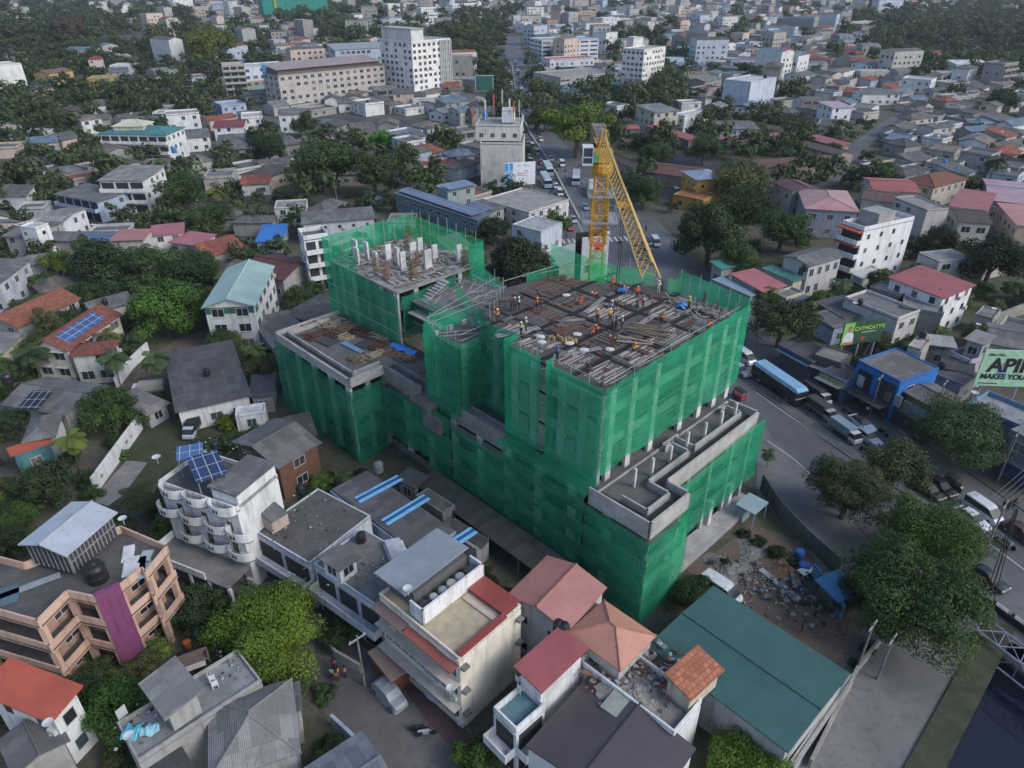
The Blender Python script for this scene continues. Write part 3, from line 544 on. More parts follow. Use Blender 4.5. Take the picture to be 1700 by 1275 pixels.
# ================================================================ houses
WINC = {}; ACM = MB().box(-.4, .4, -.35, -.02, 0, .6).lathe([(.2, .2), (.2, .21)], 8, 0, (0, -.3)).mesh('air_conditioner', [mat('plain', (.5, .5, .49))])
def win_mesh(wd, h, st):
    k = (round(wd, 1), round(h, 1), st)
    if k in WINC: return WINC[k]
    st, gi = st.split('|'); gl = GLV[int(gi)]
    wd, h = k[0], k[1]; mb = MB(); t = .07
    mb.box(-wd/2 - t, wd/2 + t, -.05, .03, -t, 0).box(-wd/2 - t, wd/2 + t, -.05, .03, h, h + t).box(-wd/2 - t, -wd/2, -.05, .03, 0, h).box(wd/2, wd/2 + t, -.05, .03, 0, h)
    if wd > 1: mb.box(-.03, .03, -.045, .03, 0, h)
    if wd > 2.2: mb.box(-wd/4 - .03, -wd/4 + .03, -.045, .03, 0, h); mb.box(wd/4 - .03, wd/4 + .03, -.045, .03, 0, h)
    if st == 'hood': mb.box(-wd/2 - .2, wd/2 + .2, -.55, .02, h + .12, h + .2)
    if st == 'sill': mb.box(-wd/2 - .12, wd/2 + .12, -.16, .02, -t - .06, -t)
    pn = MB().box(-wd/2, wd/2, -.022, .02, 0, h)
    WINC[k] = (mb.mesh('window', [WHITEF]), pn.mesh('pane', [gl]), None)
    both = MB(); both.v = mb.v + pn.v; both.f = mb.f + [tuple(i + len(mb.v) for i in f) for f in pn.f]; both.m = [0] * len(mb.f) + [1] * len(pn.f)
    WINC[k] = (WINC[k][0], WINC[k][1], both.mesh('window', [WHITEF, gl])); return WINC[k]
GLV = [GLASS, GLASS, mat('glass', (.06, .075, .09)), mat('plain', (.16, .14, .12)), mat('plain', (.05, .045, .05)), mat('glass', (.03, .05, .045))]
def put_win(root, x, y, z, rz, wd, h, st='plain', near=True):
    gi = RC.randrange(6); f, p, b = win_mesh(wd, h, st + '|' + str(gi))
    if near and RC.random() < .1 and wd < 2.5: link('air_conditioner', ACM, root, (x + (wd/2 + .7) * math.cos(rz), y + (wd/2 + .7) * math.sin(rz), z - .2), rz)
    if near: o = link('window', f, root, (x, y, z), rz); link('pane', p, o)
    else: link('window', b, root, (x, y, z), rz)
def faces(L, W):                                      # side: (normal angle, centre, run direction, length)
    return {'s': (0, Vector((0, -W/2)), Vector((1, 0)), L), 'e': (R(90), Vector((L/2, 0)), Vector((0, 1)), W), 'n': (R(180), Vector((0, W/2)), Vector((-1, 0)), L), 'w': (R(-90), Vector((-L/2, 0)), Vector((0, -1)), W)}
def frame(A, B, C, H):
    a, b, c = G(A, H), G(B, H), G(C, H); d = (b - a); L = d.length; d.normalize(); n = Vector((-d.y, d.x)); W = (c - a).dot(n)
    if W < 0: a, b, d, n, W = b, a, -d, -n, -W
    return a + d * L/2 + n * W/2, math.atan2(d.y, d.x), L, W
def base(A, B, dep, H=None):                           # footprint from the foot of its front wall
    a, b = G(A), G(B); d = (b - a); L = d.length; d.normalize(); n = Vector((-d.y, d.x)); return (a + d * L/2 + n * dep/2, math.atan2(d.y, d.x), L, dep)
RC = random.Random(77); OCC = []
def roof_flat(root, L, W, H, par, wm, rm, z0=0):
    MB().box(-L/2 + .16, L/2 - .16, -W/2 + .16, W/2 - .16, H - par - .25, H - par).build('roof', rm, root)
    if par > .05:
        mb = MB(); t = .16; mb.box(-L/2, L/2, -W/2, -W/2 + t, H - par, H).box(-L/2, L/2, W/2 - t, W/2, H - par, H).box(-L/2, -L/2 + t, -W/2 + t, W/2 - t, H - par, H).box(L/2 - t, L/2, -W/2 + t, W/2 - t, H - par, H)
        mb.build('parapet', wm, root)
def roof_slab(mb, pts, th=.14, m=0):                   # sloping sheet from its top outline
    k = len(pts); n = len(mb.v); mb.v += [tuple(p) for p in pts] + [(p[0], p[1], p[2] - th) for p in pts]
    mb.f.append(tuple(range(n, n + k))); mb.m.append(m); mb.f.append(tuple(n + k + i for i in reversed(range(k)))); mb.m.append(m)
    for i in range(k): j = (i + 1) % k; mb.f.append((n + i, n + k + i, n + k + j, n + j)); mb.m.append(m)
def house(label, A, B, C, H, roof='flat', wc=(.6, .6, .6), rc=None, rk=None, rh=1.6, ax=0, over=.45, par=.7, nf=None, win='swen', wp=.8, ws=(1.2, 1.2), st='plain', name='house', cat='house', z0=0, group=None, near=True, balc='', shop='', cols=None, ridge=None, fr=None, hi=0, wk='wall', gapw=3.1, mid=None):
    c, ang, L, W = fr or frame(A, B, C, H)
    root = empty(name, c.x, c.y, 0, ang, label, cat, group); OCC.append((c.x, c.y, ang, L/2, W/2))
    if rc is None: rc = (.17, .17, .17)
    rk = rk or ('concrete' if roof == 'flat' else 'sheet')
    wm = mat(wk, wc)
    if roof == 'flat': roof_flat(root, L, W, H, par, wm, mat(rk, rc)); l, w_ = L, W; top = H - par - .25
    else:
        l, w_ = max(2, L - 2 * over), max(2, W - 2 * over); top = H; mb = MB()
        if roof == 'gable':
            rm = mat(rk, rc, ax=ax) if rk in ('sheet', 'metal') else mat(rk, rc)
            if ax == 0:
                for s in (-1, 1): roof_slab(mb, [(-L/2, s*W/2, H), (L/2, s*W/2, H), (L/2, 0, H + rh), (-L/2, 0, H + rh)][::s and (1 if s < 0 else -1)])
            else:
                for s in (-1, 1): roof_slab(mb, [(s*L/2, -W/2, H), (s*L/2, W/2, H), (0, W/2, H + rh), (0, -W/2, H + rh)][::(1 if s > 0 else -1)])
            mb.build('roof', rm, root)
            g = MB()
            if ax == 0: e = rh * (w_ / W)
            else: e = rh * (l / L)
            zt = H - .16
            if ax == 0:
                for s in (-1, 1): x = s * (l/2 - .1); g = MB() if s < 0 else (g.build('gable', wm, root), MB())[1]; tri(g, (x, -w_/2, zt), (x, w_/2, zt), (x, 0, zt + e), s)
            else:
                for s in (-1, 1): y = s * (w_/2 - .1); g = MB() if s < 0 else (g.build('gable', wm, root), MB())[1]; tri(g, (-l/2, y, zt), (l/2, y, zt), (0, y, zt + e), s, True)
            g.build('gable', wm, root) if g.f else None
            rg = MB(); (rg.tube((-L/2, 0, H + rh + .02), (L/2, 0, H + rh + .02), .13, 5) if ax == 0 else rg.tube((0, -W/2, H + rh + .02), (0, W/2, H + rh + .02), .13, 5)); rg.build('ridge_cap', mat('plain', ridge or tuple(x * .8 for x in rc)), root)
        elif roof == 'hip':
            rm = mat(rk, rc); i = min(L, W) / 2
            if L >= W: r0, r1 = (-L/2 + i, 0, H + rh), (L/2 - i, 0, H + rh)
            else: r0, r1 = (0, -W/2 + i, H + rh), (0, W/2 - i, H + rh)
            q = [(-L/2, -W/2, H), (L/2, -W/2, H), (L/2, W/2, H), (-L/2, W/2, H)]
            if L >= W: fs = [[q[0], q[1], r1, r0], [q[1], q[2], r1], [q[2], q[3], r0, r1], [q[3], q[0], r0]]
            else: fs = [[q[0], q[1], r0], [q[1], q[2], r1, r0], [q[2], q[3], r1], [q[3], q[0], r0, r1]]
            for f in fs: roof_slab(mb, f)
            mb.build('roof', rm, root); rg = MB(); rg.tube(r0, r1, .12, 5)
            for k_, p in enumerate(q): e = r0 if (k_ in (0, 3) if L >= W else k_ in (0, 1)) else r1; rg.tube(p, e, .1, 5)
            rg.build('ridge_cap', mat('plain', ridge or tuple(x * .8 for x in rc)), root)
        elif roof == 'shed':
            rm = mat(rk, rc, ax=1 if hi in (1, 3) else 0) if rk in ('sheet', 'metal') else mat(rk, rc)
            z = [H + (rh if (hi == 0 and k in (2, 3)) or (hi == 2 and k in (0, 1)) or (hi == 1 and k in (1, 2)) or (hi == 3 and k in (0, 3)) else 0) for k in range(4)]
            q = [(-L/2, -W/2, z[0]), (L/2, -W/2, z[1]), (L/2, W/2, z[2]), (-L/2, W/2, z[3])]; roof_slab(mb, q); mb.build('roof', rm, root)
            zz = [x - .2 for x in z]; g = MB(); p = [(-l/2, -w_/2), (l/2, -w_/2), (l/2, w_/2), (-l/2, w_/2)]
            for k in range(4): j = (k + 1) % 4; g.face([(*p[k], H - .3), (*p[j], H - .3), (*p[j], zz[j]), (*p[k], zz[k])])
            g.build('upper_wall', wm, root)
        top = H - .15
    body = MB().box(-l/2, l/2, -w_/2, w_/2, z0, top).build('wall', wm, root)
    nf = nf or max(1, int(round((H - z0) / 3.1))); sh = (top + .2 - z0) / nf
    F = faces(l, w_); cv = Vector((-c.x, -c.y))
    dk = mat('plain', (.035, .035, .04)); trim = mat('plain', (.5, .5, .5))
    for s, (rz, pc, dr, ln) in F.items():
        nrm = Vector((math.cos(ang + rz - R(90)), math.sin(ang + rz - R(90))))
        if nrm.dot(cv.normalized()) < -.25: continue
        if mid and s in mid: MB().box(-ln/2, ln/2, -.02, .0, mid[s][1], mid[s][2]).build('painted_band', mat('wall', mid[s][0]), root, (pc.x, pc.y, 0), rz)
        k = max(1, int(ln / gapw))
        for f in range(nf):
            zb = z0 + f * sh
            if s in shop and f == 0:
                for i in range(max(1, int(ln / 4))):
                    n2 = max(1, int(ln / 4)); q = pc + dr * ((i + .5) / n2 - .5) * ln
                    sm = MB().box(-ln/n2/2 + .25, ln/n2/2 - .25, -.04, 0, .1, min(2.7, sh - .4)).build('shop_front', RC.choice((dk, dk, mat('plain', (.09, .1, .12)), mat('plain', (.16, .15, .14)), mat('plain', (.05, .09, .2)))), root, (q.x, q.y, zb), rz)
                MB().box(-ln/2, ln/2, -1.3, -.03, min(2.85, sh - .3), min(2.95, sh - .2)).build('awning', mat('plain', RC.choice(((.12, .12, .13), (.06, .12, .2), (.16, .08, .07), (.2, .2, .2)))), root, (pc.x, pc.y, zb), rz)
                continue
            if s in balc:
                mb = MB(); mb.box(-ln/2, ln/2, -1.2, .0, 0, .16); mb.box(-ln/2, ln/2, -1.2, -1.08, .16, 1.0); mb.box(-ln/2, -ln/2 + .1, -1.08, 0, .16, 1.0); mb.box(ln/2 - .1, ln/2, -1.08, 0, .16, 1.0)
                if zb > 1: mb.build('balcony', wm, root, (pc.x, pc.y, zb), rz)
                for i in range(k): 
                    q = pc + dr * ((i + .5) / k - .5) * ln; MB().box(-ln/k/2 + .3, ln/k/2 - .3, -.03, 0, .15, 2.3).build('door', dk, root, (q.x, q.y, zb), rz)
                continue
            if s in win:
                for i in range(k):
                    if RC.random() > wp: continue
                    q = pc + dr * ((i + .5) / k - .5) * ln; ww = min(ws[0], ln / k - .5)
                    if ww < .4: continue
                    put_win(root, q.x, q.y, zb + min(1.0, sh * .33), rz, ww, min(ws[1], sh * .5), st, near)
        if s in (cols or ''):
            for i in range(k + 1): q = pc + dr * (i / k - .5) * ln; MB().box(-.15, .15, -.12, 0, z0, top).build('pier', wm, root, (q.x, q.y, 0), rz)
    return root
def tri(g, a, b, c, s, yax=False):
    n = len(g.v); d = .1 * s
    off = (0, d, 0) if yax else (d, 0, 0)
    P = [Vector(a), Vector(b), Vector(c)]; Q = [p + Vector(off) for p in P]
    g.v += [tuple(p) for p in P + Q]; g.f += [(n, n+1, n+2), (n+5, n+4, n+3), (n, n+3, n+4, n+1), (n+1, n+4, n+5, n+2), (n+2, n+5, n+3, n)]; g.m += [0] * 5
def at(root, x, y):
    c, s = math.cos(root.rotation_euler.z), math.sin(root.rotation_euler.z); return (root.location.x + x * c - y * s, root.location.y + x * s + y * c)
# colours
WH, OW, CR, GR, DG, BE = (.7, .71, .72), (.58, .57, .55), (.62, .57, .46), (.34, .34, .33), (.2, .2, .2), (.46, .42, .36)
LB, TEAL, PINK, SAL = (.36, .44, .56), (.08, .22, .23), (.42, .2, .2), (.72, .4, .28)
AS, ASD, ASL = (.16, .16, .165), (.1, .1, .107), (.25, .25, .25)
TR, TD_, RED, MAR = (.3, .1, .06), (.2, .07, .05), (.42, .07, .07), (.22, .06, .06)
# ================================================================ near and middle buildings, by what they look like
H_ = house
# bottom left: the red roofed house, grey hipped roofs, the terrace with washing
H_('orange red metal roofed white house at the bottom left corner', (84, 1201), (141, 1144), (0, 1114), 6.5, 'shed', WH, (.45, .1, .06), 'metal', rh=.5, hi=1, over=.5, ws=(1, 1.3))
H_('flat grey roofed low house below the orange red roof at the bottom left', (20, 1290), (117, 1229), (62, 1190), 4, 'gable', GR, AS, rh=.5, ax=1)
g1 = H_('light grey open roof terrace cluttered with chairs beside the bright green tree', (228, 1262), (194, 1199), (373, 1050), 6, 'flat', GR, (.26, .27, .28), par=.35, win='sw')
H_('grey sheet canopy raised over the cluttered roof terrace', (273, 1196), (229, 1135), (290, 1090), 8.4, 'shed', GR, ASL, rh=.5, hi=0, name='roof_canopy', cat='canopy', win='', z0=6.1)
H_('grey corrugated hip roofed house with mossy ridges at the bottom centre left', (345, 1300), (500, 1250), (470, 1130), 5, 'hip', GR, ASL, 'sheet', rh=1.8)
H_('long dark grey corrugated lean-to behind the hip roofed house at the bottom', (385, 1160), (498, 1130), (530, 1178), 4.4, 'shed', GR, AS, rh=.6, hi=0)
H_('blue grey sheet roofed building cut by the bottom edge beside the lane wall', (480, 1290), (600, 1212), (690, 1300), 4.6, 'gable', LB, (.17, .19, .22), rh=.6, ax=0)
H_('low grey roofed lean-to with a skylight and maroon trim at the bottom left', (215, 1290), (300, 1235), (330, 1290), 4.5, 'shed', GR, ASD, rh=.4)
# cream block on the lane
cb = H_('cream three storey block with a beige flat top and pale blank side wall', (629, 985), (762, 1093), (863, 1003), 9.3, 'flat', (.72, .66, .56), (.42, .35, .24), 'plain', par=.25, win='s', ws=(1.9, 1.3), nf=3, wp=.95, gapw=2.6)
def local(root, p, z): c, s = math.cos(root.rotation_euler.z), math.sin(root.rotation_euler.z); q = G(p, z) - Vector(root.location[:2]); return (q.x * c + q.y * s, -q.x * s + q.y * c)
x0, y0 = local(cb, (690, 1010), 10); x1, y1 = local(cb, (797, 945), 10); xw = local(cb, (626, 968), 10)[0]
MB().box(xw + .2, x0 - .6, y0 + .4, y1 - .2, 9.0, 10.9).build('penthouse', mat('plain', (.12, .12, .12)), cb); roofm = MB(); roof_slab(roofm, [(xw - .3, y0 - .4, 11.1), (x0 - .8, y0 - .4, 11.3), (x0 - .8, y1 + .2, 11.5), (xw - .3, y1 + .2, 11.3)]); roofm.build('penthouse_roof', mat('metal', (.26, .3, .33), ax=0), cb)
mb = MB(); wallpath(mb, [(x0 - .3, y0 - .2), (x0 + 1.2, y0 - .2), (x0 + 1.2, y1), (x0 - .3, y1)], .2, 9.1, 10.9); mb.build('tank_trough', mat('wall', WH), cb)
for k, (cc, r_) in enumerate((((.05, .05, .055), .5), ((.4, .42, .44), .42), ((.3, .33, .34), .45), ((.42, .4, .33), .5), ((.34, .35, .37), .5), ((.05, .05, .055), .5))):
    yy = y0 + (y1 - y0) * (k + .6) / 6.6; X, Y = at(cb, x0 + .45, yy)
    tag(MB().lathe([(r_, 0), (r_, 1.1), (r_ * .8, 1.25), (r_ * .3, 1.3)], 14).build('water_tank', mat('plain', cc), None, (X, Y, 9.3)), ('black tank nearest the lane in the white rooftop trough', 'small silver tank second from the lane in the rooftop trough', 'grey tank third from the lane in the rooftop trough', 'yellowish tank fourth from the lane in the rooftop trough', 'silver tank fifth from the lane in the rooftop trough', 'black tank at the far end of the rooftop trough')[k], 'water tank', 'tanks in the white rooftop trough')
L_, W_ = frame((629, 985), (762, 1093), (863, 1003), 9.3)[2:]
MB().box(x0 + 1.4, L_/2 - .3, W_/2 - 1.9, W_/2 + .2, 9.25, 9.5).box(L_/2 - .5, L_/2 + .1, -W_/2 + .2, W_/2 - 1.9, 9.31, 9.5).build('red_verge', mat('metal', (.28, .06, .05)), cb); MB().box(x0 + 1.6, L_/2 - .6, W_*.12, W_*.12 + .5, 9.08, 9.25).build('roof_rib', mat('plain', (.5, .42, .36)), cb)
MB().box(x0 + 1.5, L_/2 - .5, W_*.12 + .55, W_/2 - 2, 9.06, 9.1).build('pink_roof', mat('metal', (.42, .33, .3)), cb)
for f in (3.0, 6.0): MB().box(-L_/2, L_/2, -W_/2 - .9, -W_/2, f, f + .15).build('ledge', mat('plain', (.5, .46, .4)), cb)
MB().box(-1, L_/2 - .1, -W_/2 - 1.0, -W_/2, 8.2, 8.35).build('red_ledge', mat('metal', (.3, .1, .08)), cb); MB().box(-L_/2, -1.2, -W_/2 - 1.1, -W_/2, 8.3, 8.45).build('brown_ledge', mat('metal', (.2, .14, .13)), cb)
for f in (2.0, 5.0, 8.0):
    for y in (-W_/2 + .4, W_/2 - .4): MB().box(L_/2, L_/2 + .5, y - .35, y + .35, f - .1, f + .15).build('bracket', mat('plain', (.16, .16, .16)), cb)
for f in (.9, 3.9, 6.6):
    for i in range(9): q = -L_/2 + .8 + i * (L_ - 1.4) / 8.2; put_win(cb, q, -W_/2 - .01, f, 0, .9, 1.3)
tag(MB().box(-2, 2, -.9, .9, 0, 2.2).build('kiosk', mat('plain', (.25, .08, .04)), None, (*G((646, 1104), 1.4), 0), R(-50)), 'small brown lean-to kiosk with a pale roof against the cream block', 'kiosk')
tag(MB().box(-2.1, 2.1, -1.1, 1.1, 0, .12).build('kiosk_roof', mat('metal', (.4, .28, .23)), None, (*G((646, 1095), 2.4), 2.21), R(-50)), 'pale pink sheet roof resting on the brown kiosk', 'roof')
# salmon building with the purple panel
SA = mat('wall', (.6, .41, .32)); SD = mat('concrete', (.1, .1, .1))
pts = [(0, 1006), (61, 1030), (110, 981), (155, 990), (198, 971), (232, 943), (240, 952), (278, 905), (195, 868), (39, 933), (-60, 985), (-60, 980)]
PH = 10.2; PW = [G(p, PH) for p in pts]; PW[0] = G((-60, 984), PH); PW[-1] = G((-60, 950), PH); PW[-2] = G((-20, 940), PH)
PW = [G(p, PH) for p in ((-75, 992), (61, 1030), (110, 981), (155, 990), (198, 971), (234, 942), (240, 950), (278, 905), (200, 872), (39, 933), (-75, 985 - 12))]
PW[-1] = PW[-2] + (PW[0] - PW[1]) * .9
cen = sum(PW, Vector((0, 0))) / len(PW); sal = empty('apartment_building', cen.x, cen.y, 0, 0, 'salmon coloured three storey block with a purple wall panel and deep open balconies', 'building')
LP = [p - cen for p in PW]
def inset(P, d):
    out = []; n = len(P)
    for i in range(n):
        a, b, c = P[i-1], P[i], P[(i+1) % n]; e1 = (b - a).normalized(); e2 = (c - b).normalized(); n1 = Vector((-e1.y, e1.x)); n2 = Vector((-e2.y, e2.x)); m_ = (n1 + n2)
        out.append(b + (m_ / max(.4, m_.length_squared) * 2) * d if m_.length > .01 else b + n1 * d)
    return out
area = sum(LP[i-1].x * LP[i].y - LP[i].x * LP[i-1].y for i in range(len(LP)))
if area < 0: LP.reverse()
I1 = inset(LP, 1.5)
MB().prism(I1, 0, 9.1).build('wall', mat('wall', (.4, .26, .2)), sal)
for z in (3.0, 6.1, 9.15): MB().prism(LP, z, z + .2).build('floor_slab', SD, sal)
for z in (2.4, 5.5, 8.6):
    mb = MB()
    for i in range(len(LP)):
        a, b = LP[i-1], LP[i]; d = (b - a).normalized(); n_ = Vector((-d.y, d.x)) * .16
        q = [a, b, b + n_, a + n_]; mb.prism([tuple(x) for x in q], z + .45, z + 1.55 if z < 8 else z + 1.6)
    mb.build('parapet', SA, sal)
for i, p in enumerate(LP): q = I1[i] * .25 + p * .75; MB().box(q.x - .25, q.x + .25, q.y - .25, q.y + .25, 0, 9.1).build('column', SA, sal)
pa, pb = G((157, 990), PH) - cen, G((199, 971), PH) - cen; d = (pb - pa).normalized(); n_ = Vector((-d.y, d.x))
MB().prism([tuple(x) for x in (pa - n_*.1, pb - n_*.1, pb + n_*.4, pa + n_*.4)], .9, 10.3).build('purple_panel', mat('wall', (.2, .055, .14)), sal)
for k in range(len(LP)):                                # windows and doors on the set back wall
    a, b = I1[k-1], I1[k]; ln = (b - a).length; ang = math.atan2((b - a).y, (b - a).x)
    if ln > 2.5:
        for z in (.8, 3.9, 7.0):
            for t in ([.5] if ln < 5 else [.25, .5, .75]): q = a.lerp(b, t); put_win(sal, q.x, q.y, z, ang, 1.5, 1.4)
cr = H_('weathered silver ribbed roof over a dark grille enclosure on the salmon block', (109, 924), (195, 850), (26, 906), 12.6, 'gable', (.05, .05, .055), (.42, .46, .52), 'metal', rh=.7, ax=0, name='roof_canopy', cat='canopy', win='', z0=10.0, wk='plain')
c_, a_, L2, W2 = frame((109, 924), (195, 850), (26, 906), 12.6); mb = MB()
for i in range(13): x = -L2/2 + .5 + (L2 - 1) * i / 12; mb.box(x - .05, x + .05, -W2/2 + .38, -W2/2 + .44, 10, 12.5)
for i in range(9): y = -W2/2 + .5 + (W2 - 1) * i / 8; mb.box(-L2/2 + .38, -L2/2 + .44, y - .05, y + .05, 10, 12.5)
mb.box(-L2/2 + .4, L2/2 - .4, -W2/2 + .37, -W2/2 + .43, 11.2, 11.3); mb.build('grille', mat('plain', (.25, .25, .26)), cr)
for (p, lb, c, s, rz) in (((212, 918), 'white door panel lying alone on the salmon block roof', (.68, .68, .7), (1.0, 2.3), 20), ((222, 938), 'stack of white boards lying on the salmon block roof', (.62, .62, .64), (1.9, 2.6), 20), ((240, 925), 'pale glass sheets beside the white boards on the salmon roof', (.35, .42, .42), (1.0, 2.0), 5), ((238, 943), 'light blue sheet by the parapet of the salmon roof', (.3, .42, .52), (1.0, 2.4), 15), ((4, 990), 'dark blue metal sheet at the left edge of the salmon roof', (.1, .16, .2), (2.4, 2.4), 30), ((48, 972), 'bundle of grey pipes lying at the left of the salmon roof', (.3, .34, .4), (.7, 5.0), -55)):
    q = G(p, 9.5); tag(MB().box(-s[0]/2, s[0]/2, -s[1]/2, s[1]/2, 0, .12).box(-s[0]/2 + .1, s[0]/2 + .1, -s[1]/2 + .2, s[1]/2 - .4, .12, .2).build('board_stack', mat('plain', c), None, (q.x, q.y, 9.36), R(rz)), lb, 'boards', 'boards and pipes on the salmon roof')
# white rounded balcony building
rb = H_('white four storey building with tiers of round balconies and solar panels on top', (262, 798), (392, 843), (472, 790), 11.2, 'flat', WH, (.1, .1, .105), par=.5, win='', nf=4)
c_, a_, L3, W3 = frame((262, 798), (392, 843), (472, 790), 11.2); WM = mat('wall', WH)
def roundbalc(parent, x, y, z, r, n=12):
    mb = MB(); P_ = [(x + r * math.cos(math.pi + math.pi * i / n), y + r * .62 * math.sin(math.pi + math.pi * i / n)) for i in range(n + 1)]
    Q_ = [(x + (r - .15) * math.cos(math.pi + math.pi * i / n), y + (r - .15) * .62 * math.sin(math.pi + math.pi * i / n)) for i in range(n + 1)]
    for i in range(n): mb.prism([P_[i], P_[i+1], Q_[i+1], Q_[i]], z, z + 1.05)
    mb.build('balcony', WM, parent); MB().prism([P_[i] for i in range(n + 1)], z - .12, z + .02).build('balcony_floor', CON, parent)
    for dx in (-.35, .05): MB().box(x + dx, x + dx + .18, y - r * .62 - .03, y - r * .6 + .06, z + .3, z + .7).build('balcony_slot', DARK, parent)
for z, xs_ in ((10.3, (.2, .5, .83)), (7.4, (.08, .38, .7, .97)), (4.6, (.3, .63, .93))):
    for t in xs_: roundbalc(rb, -L3/2 + L3 * t, -W3/2, z, 1.7)
for z in (1, 4.7, 7.6):
    for t in (.22, .54, .86): put_win(rb, -L3/2 + L3 * t, -W3/2, z, 0, .8, 1.3)
MB().box(-L3/2 - .3, L3/2, -W3/2 - 3.4, -W3/2, 3.0, 3.2).build('deck', CON, rb); mb = MB(); wallpath(mb, [(-L3/2 - .3, -W3/2), (-L3/2 - .3, -W3/2 - 3.4), (L3/2 - 3, -W3/2 - 3.4)], .15, 3.2, 4.1); mb.build('deck_parapet', WM, rb)
for i in range(4): MB().box(-L3/2 + i * L3/4 + .3, -L3/2 + (i + 1) * L3/4 - .1, -W3/2 - 3.3, -W3/2 - 3.2, 0, 2.8).build('garage_shutter', mat('plain', (.05, .06, .08)), rb)
for i in range(5): MB().box(-L3/2 + i * L3/4 - .1, -L3/2 + i * L3/4 + .25, -W3/2 - 3.45, -W3/2 - 3.1, 0, 3.0).build('pier', WM, rb)
MB().box(L3/2 - 3.4, L3/2, -W3/2 + .4, -W3/2 + 6, 10.4, 12.4).build('stair_house', WM, rb); MB().box(L3/2 - 3.7, L3/2 + .1, -W3/2 + .2, -W3/2 + 6.2, 12.4, 12.6).build('stair_roof', mat('sheet', AS), rb)
def solar(label, A, B, C, H, tilt=.5, cc=(.03, .05, .12), legs=True, zb=None, over=None):
    c, ang, L, W = frame(A, B, C, H); root = empty('solar_array', c.x, c.y, 0, ang, label, 'solar panels', 'solar panels on roofs')
    m = MB(); roof_slab(m, [(-L/2, -W/2, H), (L/2, -W/2, H), (L/2, W/2, H + tilt), (-L/2, W/2, H + tilt)], .06); m.build('panel', mat('solar', cc), root)
    if legs:
        zb = zb if zb is not None else H - 1.5; m = MB()
        for x in (-L/2 + .2, 0, L/2 - .2):
            for y in (-W/2 + .2, W/2 - .2): m.tube((x, y, zb), (x, y, H + (tilt if y > 0 else 0) - .05), .05, 4)
        m.build('frame', STEEL, root)
    return root
solar('large dark blue solar array on the roof of the round balcony building', (326, 802), (378, 785), (352, 753), 13.2, .4, zb=10.4)
solar('small lighter blue solar array behind the large one on the round balcony building', (292, 765), (337, 757), (330, 739), 13.2, .3, (.07, .13, .28), zb=10.4)
# brown timber framed house with the grey roof against the netting
H_('grey sheet roofed house with orange brown timber gallery beside the netting', (461, 778), (534, 734), (380, 735), 5.4, 'gable', (.17, .085, .055), AS, rh=1.3, ax=0, wk='plain', ws=(1.6, 1.2))
H_('patched grey corrugated roof behind the timber gallery house', (452, 740), (528, 722), (385, 718), 4.6, 'shed', GR, ASD, rh=.6)
H_('white walled bungalow with a wide dark grey roof below the pale green roofed house', (290, 685), (418, 656), (302, 588), 3.8, 'shed', WH, ASD, rh=.9, hi=0, ws=(1.6, 1.1))
H_('white gate house with small windows right of the dark roofed bungalow', (390, 690), (440, 683), (438, 668), 3, 'flat', WH, (.6, .6, .62), par=.3)
H_('narrow rusty grey lean-to sheds along the white lane wall', (243, 690), (283, 668), (262, 628), 2.6, 'shed', GR, (.24, .22, .22), rh=.4)
H_('dark grey roof shed at the left foot of the netting', (412, 660), (456, 655), (470, 620), 3.2, 'shed', GR, ASD, rh=.4)
# terraced row with the long balconies and the blue striped roof
H_('long grey roof with three bright blue stripes beside the netting', (547, 812), (694, 923), (838, 935), 4.6, 'flat', (.34, .42, .56), (.12, .12, .13), 'sheet', par=.05, win='s', wp=.3, name='workshop', cat='workshop', fr=None)
c_, a_, L4, W4 = frame((547, 812), (694, 923), (838, 935), 4.6)
bl = bpy.data.objects['workshop']
for a, b in (((592, 829), (663, 791)), ((637, 866), (708, 823)), ((738, 909), (786, 878))):
    p, q = local(bl, a, 4.7), local(bl, b, 4.7); p = Vector(p); q = Vector(q); n_ = Vector((-(q - p).y, (q - p).x)).normalized()
    mb = MB()
    for k, m_ in ((-.5, 0), (0, 1), (.35, 0)): w_ = (.3, .2, .25)[(-.5, 0, .35).index(k)]; mb.prism([tuple(x) for x in (p + n_*(k - w_/1.4), q + n_*(k - w_/1.4), q + n_*(k + w_/1.4), p + n_*(k + w_/1.4))][::1], 4.56, 4.66 + (.02 if m_ else 0), m_)
    mb.build('blue_stripe', [mat('plain', (.2, .5, .8)), mat('plain', (.02, .1, .32))], bl)
H_('soot stained flat roofed terrace house with white balconies right of the round balcony building', (424, 882), (513, 935), (620, 858), 6.4, 'flat', (.5, .53, .6), (.1, .098, .095), par=.12, balc='s', win='e', near=True)
H_('grey flat roofed white terrace joining the cream block', (521, 935), (632, 1010), (700, 935), 6.6, 'flat', (.52, .55, .62), (.19, .185, .18), par=.12, balc='s', win='')
H_('small grey gabled roof room standing on the white terrace roof', (563, 955), (601, 925), (560, 905), 8.4, 'shed', WH, AS, rh=.5, z0=6.5, name='roof_room', cat='roof room', hi=3)
H_('tiny pinkish roof hut at the edge of the soot stained roof', (451, 867), (478, 850), (446, 842), 8.0, 'shed', (.45, .36, .32), AS, rh=.3, z0=6.3, name='roof_hut', cat='hut', win='')
H_('pale sheet slanting between the striped roof and the white terrace roof', (680, 930), (663, 892), (641, 907), 7.0, 'shed', WH, (.5, .52, .56), 'plain', rh=.2, z0=6.6, name='roof_canopy', cat='canopy', win='', over=.3)
